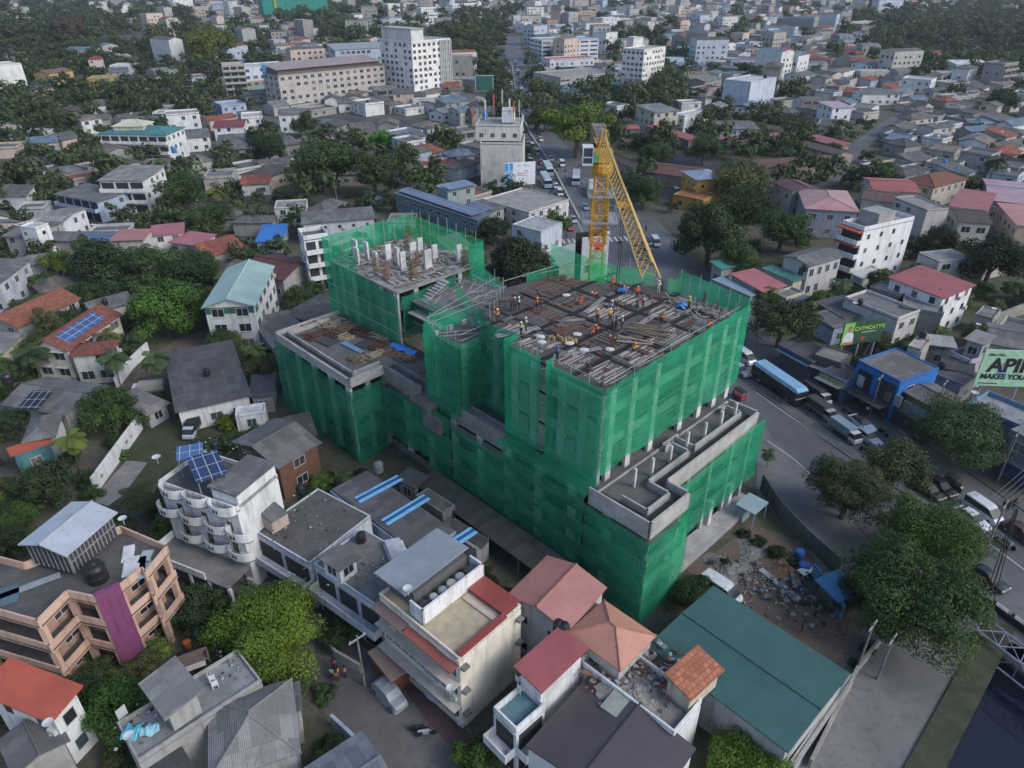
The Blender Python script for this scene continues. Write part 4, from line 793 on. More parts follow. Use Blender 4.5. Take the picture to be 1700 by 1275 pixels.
# bottom right group
H_('long salmon pink hip roofed house along the foot of the netting', (850, 978), (1008, 1068), (1090, 1052), 6.6, 'flat', (.5, .5, .52), (.46, .22, .18), 'metal', par=.0, win='s', ws=(.9, 1))
a_s = H_('salmon pink sheet roof nearest the cream block at the foot of the netting', (943, 1050), (1008, 975), (851, 978), 7.2, 'gable', (.5, .5, .52), (.43, .2, .175), 'metal', rh=.9, ax=0, win='w', ws=(.9, 1), over=.3)
H_('orange salmon hipped roof beside the green warehouse roof', (1030, 1115), (1090, 1055), (975, 1020), 7.3, 'hip', (.5, .48, .45), (.5, .24, .17), 'metal', rh=1.2, over=.3)
H_('crimson sheet roofed white house with a teal deck at the bottom', (899, 1151), (978, 1076), (858, 1107), 8.0, 'shed', WH, (.3, .085, .09), 'metal', rh=.5, hi=0, win='e', ws=(.6, .9))
H_('white walled roof terrace with a teal floor below the crimson roof', (857, 1210), (905, 1168), (817, 1175), 6.2, 'flat', WH, (.1, .2, .23), 'plain', par=.7, balc='sw', win='')
dkr = H_('wide dark plum ribbed roof building at the bottom edge', (872, 1238), (978, 1120), (1152, 1248), 5.0, 'gable', WH, (.075, .062, .075), 'metal', rh=.9, ax=0, over=.2, win='s')
c_, a_, L5, W5 = frame((872, 1238), (978, 1120), (1152, 1248), 5.0)
px_, py_ = local(dkr, (1026, 1167), 5.6); MB().box(px_ - 1.3, px_ + 1.3, py_ - .9, py_ + .9, 5.55, 5.75).build('skylight', mat('plain', (.3, .33, .3)), dkr)
H_('white walled terrace full of roof tiles and rubble between the plum and green roofs', (1120, 1215), (1166, 1160), (975, 1082), 6.0, 'flat', WH, (.22, .21, .2), par=.6, win='e', balc='')
H_('orange tiled small roof with a pale border at the right of the rubble terrace', (1148, 1163), (1203, 1112), (1097, 1128), 7.6, 'shed', (.5, .45, .36), (.42, .15, .08), 'tile', rh=.5, z0=5.4, over=.3, name='roof_room', cat='roof room', win='')
H_('huge teal green sheet roofed warehouse at the bottom right', (1185, 972), (1412, 1118), (1325, 1262), 5.2, 'gable', (.4, .4, .4), (.042, .11, .105), 'metal', rh=.2, ax=0, over=.3, win='', name='warehouse', cat='warehouse', ridge=(.042, .11, .105))
H_('white gutter edged shed wall along the right side of the teal warehouse', (1312, 1262), (1412, 1118), (1420, 1122), 2.2, 'flat', GR, (.35, .34, .33), par=.1, win='', name='boundary_wall', cat='wall')
# left middle
tch = H_('white two storey house with a terracotta roof full of solar panels', (43, 579), (111, 584), (190, 520), 5.6, 'gable', (.68, .63, .55), (.22, .08, .055), 'tile', rh=1.7, ax=1, ws=(1.8, 1.5), st='hood')
H_('terracotta long roofed house left of the solar panelled one', (28, 545), (135, 495), (0, 520), 5, 'gable', GR, (.28, .1, .06), 'tile', rh=1.5, ax=0)
H_('dark terracotta wing with blue glazed veranda in front of the solar panelled house', (112, 592), (186, 586), (176, 566), 5.4, 'hip', (.55, .55, .52), TD_, 'tile', rh=.9, ws=(1.8, 1.5), gapw=2.3)
def slope_solar(label, root, L, W, H, rh, y0, y1, x0, x1, cc):
    o = empty('solar_array', root.location.x, root.location.y, 0, root.rotation_euler.z, label, 'solar panels', 'solar panels on roofs'); m = MB(); zf = lambda x: H + rh * (1 - abs(x) / (L/2)) + .1
    roof_slab(m, [(x0, y0, zf(x0)), (x1, y0, zf(x1)), (x1, y1, zf(x1)), (x0, y1, zf(x0))], .06); m.build('panel', mat('solar', cc), o)
c_, a_, Lt, Wt = frame((43, 579), (111, 584), (190, 520), 5.6)
slope_solar('blue solar array on the terracotta roofed white house', tch, Lt, Wt, 5.6, 1.7, -Wt/2 + 2, Wt/2 - 3, .5, Lt/2 - .9, (.05, .09, .22))
H_('pale sea green gabled roof house with dark green gable and white storeys', (333, 512), (424, 508), (360, 445), 8.6, 'gable', (.66, .66, .66), (.3, .42, .39), 'metal', rh=1.5, ax=1, nf=3, ws=(1.9, 1.4), st='sill', wp=1, gapw=3.4, mid={'s': ((.05, .13, .11), 7.2, 8.4)}, ridge=(.4, .52, .5))
H_('white house with a flat grey roof at the far left under the terracotta roofs', (0, 590), (40, 552), (0, 545), 4, 'shed', CR, ASL, rh=.5)
H_('wide grey roofed bungalow with dark solar panels at the left edge', (0, 672), (108, 690), (180, 640), 4, 'gable', GR, AS, rh=1.2, ax=0)
H_('small grey hip roof in front of the grey bungalow at the left', (35, 735), (92, 725), (70, 690), 4, 'hip', WH, AS, rh=1.0)
solar('black solar panels on the grey roof at the left edge', (28, 678), (64, 678), (70, 653), 4.9, .5, (.015, .017, .025), False)
H_('small orange lean-to roof left of the leaning palm', (17, 758), (88, 733), (68, 730), 3.4, 'shed', TEAL, (.36, .09, .05), 'metal', rh=.5)
H_('grey gabled shed behind the round dark tree left of the pale green roof', (152, 520), (225, 500), (215, 482), 4.4, 'gable', CR, AS, rh=1, ax=0)
H_('white stained two storey house with a coral pink roof among the left trees', (180, 400), (238, 398), (250, 382), 6.8, 'shed', (.5, .49, .46), (.37, .15, .14), 'metal', rh=.4)
H_('bright pink sheet roofed wing right of the coral roofed house', (248, 392), (306, 386), (318, 370), 5.2, 'shed', WH, (.38, .13, .15), 'metal', rh=.4)
H_('low pink roof at the back right of the coral roofed house', (278, 402), (325, 408), (330, 387), 4.4, 'shed', WH, (.4, .14, .16), 'metal', rh=.3)
H_('long grey roof with solar strip left of the coral roofed house', (70, 400), (178, 400), (178, 388), 4, 'shed', GR, AS, rh=.6)
solar('dark blue solar strip on the long grey roof left of the coral roof', (120, 398), (178, 400), (178, 390), 4.6, .35, (.03, .05, .1), False)
H_('white walled house with a grey shed roof at the left middle edge', (0, 470), (52, 430), (0, 425), 6.5, 'shed', (.55, .56, .64), AS, rh=.5)
H_('grey roofed white house with a blank gable wall in the left middle', (60, 368), (105, 368), (118, 345), 6, 'gable', WH, ASL, rh=.7, ax=0)
H_('grey roof house with a white stair tower at the left', (2, 392), (50, 395), (62, 366), 5, 'gable', GR, AS, rh=.8, ax=0)
H_('narrow white stair tower beside the left grey roof', (32, 375), (58, 378), (62, 368), 8, 'flat', WH, (.5, .5, .5), par=.3, ws=(.8, .8), gapw=2)
H_('three storey white house with long balconies and a wide grey roof', (88, 322), (160, 336), (172, 312), 5.6, 'shed', LB, AS, rh=.6, balc='s')
H_('three storey white block with green glazing right of the long balcony house', (160, 300), (238, 300), (252, 278), 9, 'shed', WH, ASL, rh=.7, balc='s')
H_('white house with a teal hipped roof and cluttered terrace', (162, 222), (276, 224), (262, 210), 9.5, 'hip', WH, (.06, .2, .21), 'metal', rh=1.6, balc='s', win='ew')
H_('pale yellow small pyramid roof rising above the teal roof', (184, 210), (238, 210), (232, 202), 11.5, 'hip', CR, (.55, .55, .42), 'metal', rh=1.6, z0=9, name='roof_room', cat='roof room', win='')
H_('white house with an arched gable and grey roof right of the teal roofed one', (277, 232), (350, 226), (346, 212), 5, 'gable', WH, AS, rh=1, ax=0)
H_('white house with a blue strip roof behind the arched gable house', (275, 190), (330, 186), (325, 180), 9, 'flat', WH, (.3, .3, .3), par=.4)
H_('red brown roofed house with two white porches near the hotel', (352, 212), (405, 210), (402, 198), 5, 'gable', WH, MAR, 'tile', rh=1, ax=0)
H_('large grey old roofed house below the red brown roof', (358, 250), (418, 246), (405, 222), 4, 'hip', GR, AS, rh=1.3)
H_('blue roofed shed beside the small tree left of the netting', (422, 402), (468, 400), (468, 373), 3, 'shed', LB, (.03, .17, .5), 'metal', rh=.3)
H_('dark maroon tiled roof house directly left of the white balcony tower', (395, 452), (470, 466), (505, 430), 4.4, 'gable', GR, (.14, .05, .045), 'tile', rh=1.5, ax=0)
wt = H_('narrow white four storey house with open balconies beside the netting', (503, 392), (545, 386), (545, 372), 12, 'flat', WH, (.12, .12, .12), par=.9, balc='s', win='w', gapw=2.4)
H_('long white and grey one storey house behind the narrow white house', (500, 372), (624, 362), (622, 345), 5.6, 'shed', (.5, .52, .56), AS, rh=.5, ws=(.7, .8))
H_('pale plain boundary buildings behind the blue shed', (455, 345), (508, 342), (508, 330), 5, 'flat', OW, (.25, .25, .25), par=.3)
H_('grey roof of the low house under the left end of the netting', (470, 520), (545, 545), (560, 500), 4, 'shed', GR, ASD, rh=.5)
H_('dark sheet roof with a torn pale patch left of the netting', (452, 578), (520, 560), (470, 520), 3.6, 'shed', GR, AS, rh=.5)
# middle strip behind the tower
H_('long teal building with a full length solar roof', (652, 320), (792, 366), (802, 354), 6, 'shed', (.12, .2, .22), (.12, .16, .2), 'metal', rh=.6, name='school_building', ws=(1.6, .8))
solar('long blue grey solar array along the teal building', (660, 316), (784, 358), (792, 350), 6.6, .35, (.09, .13, .2), False)
H_('green grey block with a solar roof right of the long teal building', (742, 318), (792, 308), (785, 298), 8, 'shed', (.26, .32, .32), (.2, .24, .28), 'metal', rh=.4)
solar('small solar array on the green grey block', (746, 315), (790, 306), (784, 300), 8.5, .3, (.1, .15, .24), False)
H_('low grey roofed shop with solar panels near the junction', (762, 342), (800, 356), (838, 345), 5, 'shed', GR, AS, rh=.4)
solar('dark solar panels on the low shop roof near the junction', (766, 341), (800, 353), (810, 344), 5.6, .3, (.06, .09, .14), False)
H_('rough concrete flat roofed building below the round emblem hoarding', (800, 330), (878, 352), (902, 320), 5, 'flat', OW, (.3, .29, .28), par=.3)
H_('white and blue small house with a pale flat roof by the roadside tree', (850, 372), (898, 384), (905, 362), 6, 'flat', (.5, .56, .62), (.36, .36, .35), par=.2)
H_('pale grey curved metal roof behind the left end of the top deck', (888, 425), (928, 442), (945, 405), 5, 'shed', GR, (.38, .39, .38), 'metal', rh=.5, win='')
bb1 = H_('tall pale beige blank walled building with rooftop aerials by the jammed road', (797, 236), (868, 237), (862, 222), 13, 'flat', (.56, .55, .53), (.3, .3, .3), par=.5, win='w', name='office_building', cat='building')
_c, _a, _L, _W = frame((797, 236), (868, 237), (862, 222), 13)
def inset_fr(f, dx0, dx1, dy0, dy1): c, a, L, W = f; e = Vector((math.cos(a), math.sin(a))); n = Vector((-e.y, e.x)); return (c + e * ((dx0 - dx1) / 2) + n * ((dy0 - dy1) / 2), a, L - dx0 - dx1, W - dy0 - dy1)
BF = (_c, _a, _L, 16)
H_('set back cream upper storeys of the aerial topped building', None, None, None, 17.5, 'flat', (.6, .59, .56), (.3, .3, .3), par=.4, z0=12.9, name='roof_room', cat='roof room', fr=inset_fr(BF, -1.5, .8, 4, 0))
H_('white stair head with a blue tank on the aerial topped building', None, None, None, 21.0, 'flat', WH, (.5, .5, .5), par=.2, z0=17.4, name='roof_room', cat='roof room', win='', fr=inset_fr(BF, 6, 3, 8, 3))
H_('low dark sheet roof pressed against the net right of the striped roof', (735, 870), (800, 910), (812, 900), 3, 'shed', GR, ASD, rh=.3)
H_('small dark lean-to in the corner of the netting behind the striped roof', (655, 795), (690, 812), (706, 790), 3, 'shed', GR, ASD, rh=.3)
H_('grey flat slab roofs filling the strip by the lower netting', (690, 822), (735, 852), (750, 835), 3.2, 'flat', (.25, .25, .25), (.12, .12, .12), par=.1, win='')

cw = empty('shade_strip_roof', MO.x, MO.y, 0, MA, 'dark sheet strip added for the shade between the striped roof and the netting', 'shade_strip'); m_ = MB(); roof_slab(m_, [(-4.6, 6, 2.6), (-1.4, 6, 3.2), (-1.4, 31, 3.2), (-4.6, 31, 2.6)], .1); m_.build('roof', mat('sheet', (.07, .07, .07), ax=1), cw)  # added low roof; its dark colour stands for the shade in this gap
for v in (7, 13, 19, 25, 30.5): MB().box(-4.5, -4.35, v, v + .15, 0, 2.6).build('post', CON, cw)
HTF = frame((689, 163), (751, 153), (670, 150), 0); LHF = base((470, 181), (642, 159), 15); BWF = base((410, 158), (485, 151), 14)
# ================================================================ right side and the far town
H_('grey roofed two storey row with tall windows behind the junction shops', (1344, 443), (1402, 426), (1302, 424), 7, 'gable', (.5, .5, .5), AS, rh=.9, ax=0, ws=(1.1, 1.5), gapw=2.2)
H_('small teal sheet roofed shop at the far side of the junction', (1198, 447), (1244, 438), (1186, 435), 4, 'shed', GR, (.07, .26, .24), 'metal', rh=.4)
H_('shop with a faded red sheet roof behind the right end of the netting', (1265, 484), (1308, 474), (1229, 453), 4.4, 'shed', GR, (.42, .14, .15), 'metal', rh=.4)
H_('shop lean-to with streaked blue grey sheets beside the faded red roof', (1246, 492), (1264, 486), (1208, 457), 3.6, 'shed', GR, (.24, .32, .38), 'metal', rh=.2)
H_('long green edged shop roof right of the faded red roof', (1318, 468), (1338, 462), (1285, 440), 4.6, 'shed', (.5, .45, .35), (.06, .2, .16), 'metal', rh=.2)
H_('low cream shop with a bright yellow sign under the green edged roof', (1305, 494), (1336, 484), (1298, 480), 3.4, 'flat', (.5, .48, .42), (.2, .2, .2), par=.4, shop='s', mid={'s': ((.6, .42, .03), 2.3, 3.0)}, win='')
w5 = H_('white five storey building with red edged balconies and a blank windowed side', (1436, 377), (1519, 359), (1377, 370), 12.6, 'flat', (.74, .74, .76), (.32, .28, .28), par=.8, nf=4, balc='w', win='s', ws=(.8, 1), wp=.7, gapw=3.4)
c_, a_, L6, W6 = frame((1436, 377), (1519, 359), (1377, 370), 12.6)
for z in (11.4, 8.4): MB().box(-L6/2 - 1.6, -L6/2, -W6/2, W6/2, z, z + .3).build('red_canopy', mat('plain', (.42, .09, .05)), w5)
MB().box(-L6/2 + 4, -L6/2 + 9, W6/2 - 5, W6/2 - .5, 11.8, 14.6).build('stair_house', mat('concrete', (.34, .33, .32)), w5)
H_('grey flat roofed house with blue glazing right of the white five storey building', (1560, 434), (1615, 428), (1519, 419), 5.4, 'flat', (.42, .46, .48), (.26, .27, .24), par=.2, ws=(2, 1.2))
H_('white walled house with a big flat crimson sheet roof on the right', (1568, 496), (1622, 473), (1485, 459), 8, 'shed', (.72, .72, .74), (.31, .08, .08), 'metal', rh=.5, hi=0, ws=(1, 1.2), gapw=2.6)
H_('dark stained concrete building in front of the crimson roof', (1498, 508), (1566, 520), (1535, 488), 6.4, 'flat', (.2, .2, .2), (.25, .25, .24), par=.4, wk='concrete', win='e')
H_('raw concrete roofed block left of the crimson roof', (1444, 475), (1494, 491), (1511, 480), 6.4, 'flat', (.15, .15, .15), (.26, .26, .25), par=.3, wk='concrete', win='')
H_('long grey roofed hall with a white parapet wall behind the green hoarding', (1403, 492), (1492, 527), (1532, 515), 6.4, 'flat', (.55, .54, .53), (.17, .17, .17), par=.5, win='e')
H_('small low shop roofs with a light blue awning left of the green hoarding', (1352, 500), (1402, 530), (1420, 505), 4, 'shed', GR, ASD, rh=.5)
H_('grey roof with a pale patch among the shops above the big tree', (1345, 520), (1385, 545), (1400, 530), 3.6, 'shed', LB, AS, rh=.3, mid={'s': ((.12, .3, .5), 2.6, 3.3)})
H_('white sheet roofed lean-to behind the raw concrete block', (1432, 463), (1465, 452), (1425, 452), 3.6, 'shed', GR, (.42, .43, .45), 'metal', rh=.3)
blu = H_('bright blue shop building with a grey sheet roof facing the road', (1425, 597), (1496, 633), (1550, 606), 6.8, 'flat', (.02, .16, .5), (.16, .155, .15), 'sheet', par=.15, win='', wk='plain', shop='')
c_, a_, L7, W7 = frame((1425, 597), (1496, 633), (1550, 606), 6.8)
MB().box(-L7/2 + .6, -.6, -W7/2 - .06, -W7/2, 2.6, 5.6).build('shop_opening', mat('plain', (.03, .03, .035)), blu); MB().box(.4, L7/2 - .4, -W7/2 - .06, -W7/2, 2.6, 5.8).build('shop_opening', mat('plain', (.05, .05, .055)), blu)
MB().box(-L7/2 + .5, L7/2 - .5, -W7/2 - 2.4, -W7/2, 2.35, 2.5).build('awning', mat('plain', (.06, .055, .06)), blu)
for i in range(4): MB().box(-L7/2 + .8 + i * 3.4, -L7/2 + 3.6 + i * 3.4, -W7/2 - .05, -W7/2, .1, 2.3).build('shop_front', mat('plain', (.04, .045, .07)), blu)
for i, x in enumerate((-4.5, -2.8, 2, 3.6, 5)): MB().box(x, x + 1.1, -W7/2 - .2, -W7/2 - .07, 2.9, 4.4 + .3 * (i % 2)).build('goods_display', mat('plain', ((.2, .2, .1), (.4, .42, .45), (.15, .14, .12), (.3, .32, .3), (.2, .18, .12))[i]), blu)
put_win(blu, L7/2 + .0, -1.5, 4.2, R(90), 1.4, 1.1)
H_('grey gabled shop with an olive sign right of the blue shop', (1500, 650), (1549, 677), (1604, 663), 4.8, 'gable', LB, (.18, .165, .165), rh=.5, shop='s', mid={'s': ((.2, .22, .08), 3.6, 4.5)}, win='', ax=0)
H_('blue walled flat roof terrace cluttered with tubs on the right', (1607, 668), (1700, 708), (1745, 690), 5, 'flat', (.16, .28, .42), (.28, .29, .3), par=.7, shop='s', win='')
H_('grey shop block by the right edge below the blue terrace', (1678, 712), (1770, 760), (1800, 730), 6.5, 'flat', (.2, .22, .24), (.2, .2, .2), par=.3, shop='s', win='s', ws=(1.8, 1.2))
H_('dark purple brown shop box left of the blue shop', (1352, 588), (1398, 603), (1418, 588), 4.6, 'flat', (.13, .1, .11), (.2, .2, .19), par=.2, shop='s')
H_('low shop with a green and red signboard beside the blue shop', (1362, 615), (1402, 634), (1428, 615), 3.8, 'flat', (.1, .16, .32), (.1, .1, .1), par=.2, shop='s', mid={'s': ((.3, .36, .12), 2.6, 3.5)})
H_('dark low shops behind the tour bus', (1290, 570), (1350, 602), (1375, 585), 3.6, 'shed', (.2, .2, .2), ASD, rh=.3, shop='s', mid={'s': ((.08, .22, .4), 2.6, 3.2)})
H_('white upper terrace house with laundry between grey roofs on the right', (1578, 582), (1612, 598), (1640, 576), 5.8, 'flat', (.46, .47, .54), (.22, .15, .15), par=.8, win='sw')
H_('grey white roof room above the laundry terrace', (1600, 562), (1636, 574), (1657, 561), 8.2, 'shed', GR, (.3, .29, .29), rh=.3, z0=5, name='roof_room', cat='roof room')
H_('pink walled water tank block behind the blue shop', (1508, 573), (1532, 580), (1538, 562), 7.6, 'flat', (.42, .38, .34), (.4, .38, .34), par=.2, win='')
H_('low grey roofs right of the blue shop', (1552, 620), (1600, 640), (1620, 618), 4, 'gable', GR, AS, rh=.5)
H_('broad grey roof beside the pale green hoarding', (1560, 610), (1618, 622), (1622, 600), 4.6, 'gable', GR, ASD, rh=.5)
H_('large grey roof at the right edge above the pale green hoarding', (1640, 570), (1720, 585), (1715, 548), 5.5, 'gable', GR, AS, rh=.9)
H_('white patched sheet roof below the white windowed wall', (1540, 572), (1590, 578), (1570, 560), 4, 'shed', GR, (.42, .42, .42), rh=.3)
H_('grey stone yard wall house at the right under the dark trees', (1620, 520), (1650, 528), (1665, 515), 4, 'flat', GR, (.2, .19, .18), par=.3, wk='concrete')
# upper right
H_('yellow two storey house with a pale blue hipped roof', (1156, 299), (1205, 296), (1126, 284), 7, 'hip', (.55, .33, .08), (.3, .36, .46), 'metal', rh=1.2, ws=(.8, 1))
H_('low yellow porch house with an orange roof in front of the yellow house', (1118, 322), (1168, 332), (1172, 318), 3.6, 'flat', (.55, .33, .08), (.4, .16, .07), 'tile', par=.2)
for lb, A, B, C, h, rc in (('long brown tiled arcade roof left of the yellow house', (1064, 284), (1150, 296), (1158, 278), 4, (.16, .075, .06)), ('long brown tiled arcade of the old market right of the yellow house', (1262, 279), (1396, 270), (1390, 256), 4.5, (.15, .085, .07)), ('brown arcade wing on the left of the market court', (1010, 262), (1062, 284), (1075, 278), 4, (.13, .09, .08)),
                        ('grey brown diagonal arcade roof in the market court', (1322, 240), (1392, 258), (1396, 248), 4, (.13, .1, .09))):
    H_(lb, A, B, C, h, 'gable', (.3, .25, .22), rc, 'tile', rh=1.1, ax=0, win='', cols='s', name='arcade', cat='arcade')
for lb, A, B, C in (('thin red roof strip on the left rim of the market', (1000, 215), (1064, 214), (1064, 209)), ('long slanting red roof strip in front of the brown and white house', (1070, 208), (1143, 233), (1146, 226)), ('red roof strip behind the grey blue market office', (1205, 237), (1308, 228), (1306, 221)), ('dull red roof strip slanting down right at the market back', (1310, 222), (1390, 243), (1396, 236))):
    H_(lb, A, B, C, 4, 'shed', (.25, .2, .2), (.34, .1, .09), 'metal', rh=.6, win='', cols='s', name='arcade', cat='arcade')
H_('brown and white two storey house with a stair tower behind the red strip', (1087, 187), (1130, 183), (1118, 172), 9, 'shed', BE, (.2, .22, .22), rh=.8, ws=(1.4, 1.4))
H_('white cubic wing right of the brown and white house', (1137, 192), (1178, 184), (1160, 180), 7, 'flat', WH, (.5, .5, .5), par=.4)
H_('pale lilac office with a grey roof at the market edge', (1196, 214), (1262, 214), (1268, 200), 6, 'gable', (.4, .42, .5), AS, rh=.8, ax=0)
H_('wide dusty pink roofed hall with a dark blue gable end', (1336, 346), (1428, 352), (1424, 318), 7, 'hip', (.3, .33, .4), (.42, .24, .23), 'metal', rh=1.5)
H_('brown ribbed roofs at the back of the dusty pink hall', (1315, 318), (1362, 315), (1358, 298), 7, 'gable', (.4, .38, .36), (.14, .08, .085), 'tile', rh=1, ax=1)
H_('faded red roof behind the white five storey building', (1450, 316), (1530, 320), (1520, 298), 7, 'gable', (.45, .42, .38), (.34, .1, .085), 'metal', rh=1, ax=0)
H_('beige house with a brown roof right of the dusty pink hall', (1428, 330), (1486, 338), (1482, 318), 7, 'gable', (.48, .44, .38), (.15, .085, .08), 'tile', rh=1, ax=0)
H_('tall beige wing with shaded balconies behind the crimson roof', (1540, 348), (1576, 345), (1566, 320), 9, 'flat', (.42, .4, .38), (.26, .25, .24), par=.3, ws=(1.4, 1.2))
H_('crimson roofed wing right of the tall beige wing', (1575, 342), (1640, 352), (1632, 322), 7.5, 'shed', (.3, .32, .36), (.34, .11, .11), 'metal', rh=.7)
H_('brown gabled white house near the right edge', (1592, 368), (1650, 372), (1648, 346), 7, 'gable', (.52, .48, .44), (.09, .07, .07), 'tile', rh=1, ax=0, ws=(1.8, 1.3))
H_('pink roofed house cut by the right edge', (1688, 374), (1740, 378), (1736, 346), 7, 'shed', (.55, .42, .34), (.42, .2, .18), 'metal', rh=.6)
H_('large maroon brown hipped roof right of the market', (1552, 312), (1609, 297), (1503, 297), 6, 'hip', BE, (.2, .075, .05), 'tile', rh=1.8)
H_('long turquoise and pink roofed shed at the right edge', (1640, 332), (1730, 342), (1722, 305), 5, 'gable', (.25, .2, .2), (.4, .26, .3), 'metal', rh=1, ax=0, ridge=(.05, .25, .4))
H_('white two storey house with a pink striped roof on the right', (1382, 179), (1418, 178), (1348, 171), 8, 'shed', (.68, .7, .75), (.4, .3, .32), 'metal', rh=.6, ws=(1, 1.2))
H_('pale blue sided tall white building right of the palm clump', None, None, None, 12, 'flat', (.5, .55, .64), (.5, .5, .5), par=.5, win='e', fr=base((1240, 182), (1282, 172), 14))
def SHF(p, h): return h * CF / max(60, depth(*G((p[0], max(p[1] + 12, 14))), 0)) * .86
for lb, A, B, C, h, rf, wc, rc in (('white gabled house on the right between dark trees', (1327, 130), (1355, 127), (1322, 124), 5, 'gable', WH, AS), ('blank white gabled hall before the dark wood', (1436, 112), (1474, 109), (1430, 104), 6, 'gable', WH, AS), ('white house with two blue windows near the right', (1492, 134), (1540, 138), (1534, 130), 7, 'flat', WH, (.5, .5, .5)),
    ('grey roofed house with a long white wall on the right slope', (1428, 160), (1492, 160), (1490, 152), 5, 'gable', WH, AS), ('white roofed house under the dark wood on the right', (1582, 112), (1640, 112), (1632, 103), 7, 'shed', WH, (.6, .62, .66)), ('cream blank boundary building before the wood', (1406, 45), (1455, 38), (1406, 33), 9, 'flat', (.5, .48, .42), (.4, .4, .38)),
    ('mustard gable house at the upper left', (88, 128), (128, 122), (96, 118), 7, 'gable', (.5, .36, .15), (.2, .12, .1)), ('mustard yellow blank block at the upper left', (150, 135), (188, 134), (184, 127), 7, 'flat', (.42, .32, .12), (.3, .28, .2)), ('small tower house with red tiled tiers at the upper left', (152, 106), (176, 105), (172, 100), 9, 'hip', (.55, .45, .42), (.25, .06, .04)),
    ('grey roof with solar panels right of the tiered tower house', (180, 124), (218, 122), (214, 112), 5, 'shed', GR, AS), ('white arched roof hall with a red end at the top left', (350, 48), (388, 50), (384, 40), 7, 'gable', (.4, .1, .1), (.62, .62, .62)), ('tall narrow white block at the top left', (290, 0), (322, -2), (320, -8), 16, 'flat', WH, (.5, .5, .5)),
    ('white house with a small upper floor right of the hotel garden', (466, 198), (513, 196), (508, 182), 7, 'gable', WH, AS), ('pale blue roofed shop block with tanks left of the hotel', (372, 180), (412, 176), (404, 166), 6, 'flat', LB, (.3, .36, .44)), ('white villa with a black roof frame below the hotel', (405, 200), (440, 198), (436, 188), 6, 'flat', WH, (.4, .4, .36)),
    ('white building with a pink and blue front at the top centre', (700, 18), (745, 16), (742, 8), 12, 'flat', WH, (.4, .4, .45)), ('white block with a red stripe at the top centre', (752, 14), (800, 12), (796, 4), 16, 'flat', WH, (.5, .4, .4)), ('slim white stepped tower at the top centre', (645, 12), (665, 11), (663, 5), 14, 'flat', WH, (.5, .5, .5)),
    ('tall bluish white tower block near the top right', (1455, 4), (1495, 3), (1492, -4), 22, 'flat', (.5, .55, .66), (.5, .5, .5)), ('grey concrete frame building at the top right of centre', (1150, 22), (1178, 24), (1174, 16), 12, 'flat', OW, (.4, .4, .4)), ('tan long hall behind the white office block', (948, 24), (996, 20), (990, 14), 8, 'flat', (.36, .29, .22), (.3, .25, .22)),
    ('white three storey house right of the white office block', (1000, 34), (1028, 33), (1024, 26), 10, 'flat', WH, (.4, .4, .4))):
    H_(lb, None, None, None, h, rf, wc, rc, rh=1.4, near=False, over=.3, fr=base((A[0], A[1] + SHF(A, h)), (B[0], B[1] + SHF(B, h)), 12))
# landmark blocks of the upper left and centre
ht = H_('white nine storey hotel tower with a stair block on its roof', None, None, None, 26, 'flat', (.76, .75, .73), (.4, .4, .4), par=.8, nf=9, ws=(1.7, 1.5), gapw=3.3, name='hotel_tower', cat='building', near=True, fr=HTF)
c_, a_, L8, W8 = HTF
MB().box(-L8/2 + .8, -L8/2 + 9, -W8/2 + 1, W8/2 - 1, 25, 31).build('stair_house', mat('wall', (.62, .62, .6)), ht); MB().box(-L8/2 + .4, -L8/2 + 9.4, -W8/2 + .5, W8/2 - .5, 31, 31.4).build('stair_roof', CONL, ht)
for i in range(7): x = L8/2 - .4 - i * 1.25; MB().box(x - .12, x + .12, -W8/2 - .9, -W8/2, 3, 25.4).build('fin', mat('plain', (.66, .66, .65)), ht)
MB().box(-L8/2 - 1, L8/2 + 1, -W8/2 - 1.5, W8/2 + 1, 0, 3.2).build('podium', mat('plain', (.5, .5, .48)), ht)
lh = H_('long beige six storey building with a terrace under a pinkish roof', None, None, None, 14.4, 'flat', (.46, .43, .4), (.3, .28, .27), par=.3, nf=5, ws=(1.9, 1.4), st='sill', gapw=3.8, name='apartment_building', cat='building', fr=LHF)
c_, a_, L9, W9 = LHF
MB().box(-L9/2 + 1, L9/2 - 1, -W9/2 + 2.2, W9/2 - 1, 14, 16.6).build('penthouse', mat('plain', (.16, .13, .12)), lh); m_ = MB(); roof_slab(m_, [(-L9/2 - .5, -W9/2 + .4, 16.8), (L9/2 - 2, -W9/2 + .4, 16.8), (L9/2 - 2, W9/2, 18.4), (-L9/2 - .5, W9/2, 18.4)]); m_.build('terrace_roof', mat('metal', (.34, .26, .25)), lh)
H_('long pale blue walled hall with a grey roof behind the beige building', None, None, None, 15, 'shed', (.38, .44, .54), (.3, .31, .31), 'metal', rh=1.5, ws=(2, 1.5), nf=4, fr=base((560, 128), (662, 122), 22))
bw = H_('white building with a bright blue corner panel and an olive base', None, None, None, 13.5, 'flat', (.6, .64, .72), (.4, .42, .45), par=.5, ws=(2.4, 1.5), gapw=4, mid={'s': ((.35, .32, .22), 2.6, 6.5)}, fr=BWF)
c_, a_, La, Wa = BWF; MB().box(-2, 6, -Wa/2 - .4, -Wa/2, 2.6, 14.5).build('blue_panel', mat('plain', (.03, .25, .62)), bw); MB().box(.6, 3.6, -Wa/2 - .5, -Wa/2 - .41, 5.5, 8.8).build('emblem_panel', mat('plain', (.7, .75, .8)), bw); MB().box(-La/2, La/2 - 6, -Wa/2 - 1.8, -Wa/2 - .02, 2.4, 2.6).build('awning', mat('plain', (.05, .3, .5)), bw)
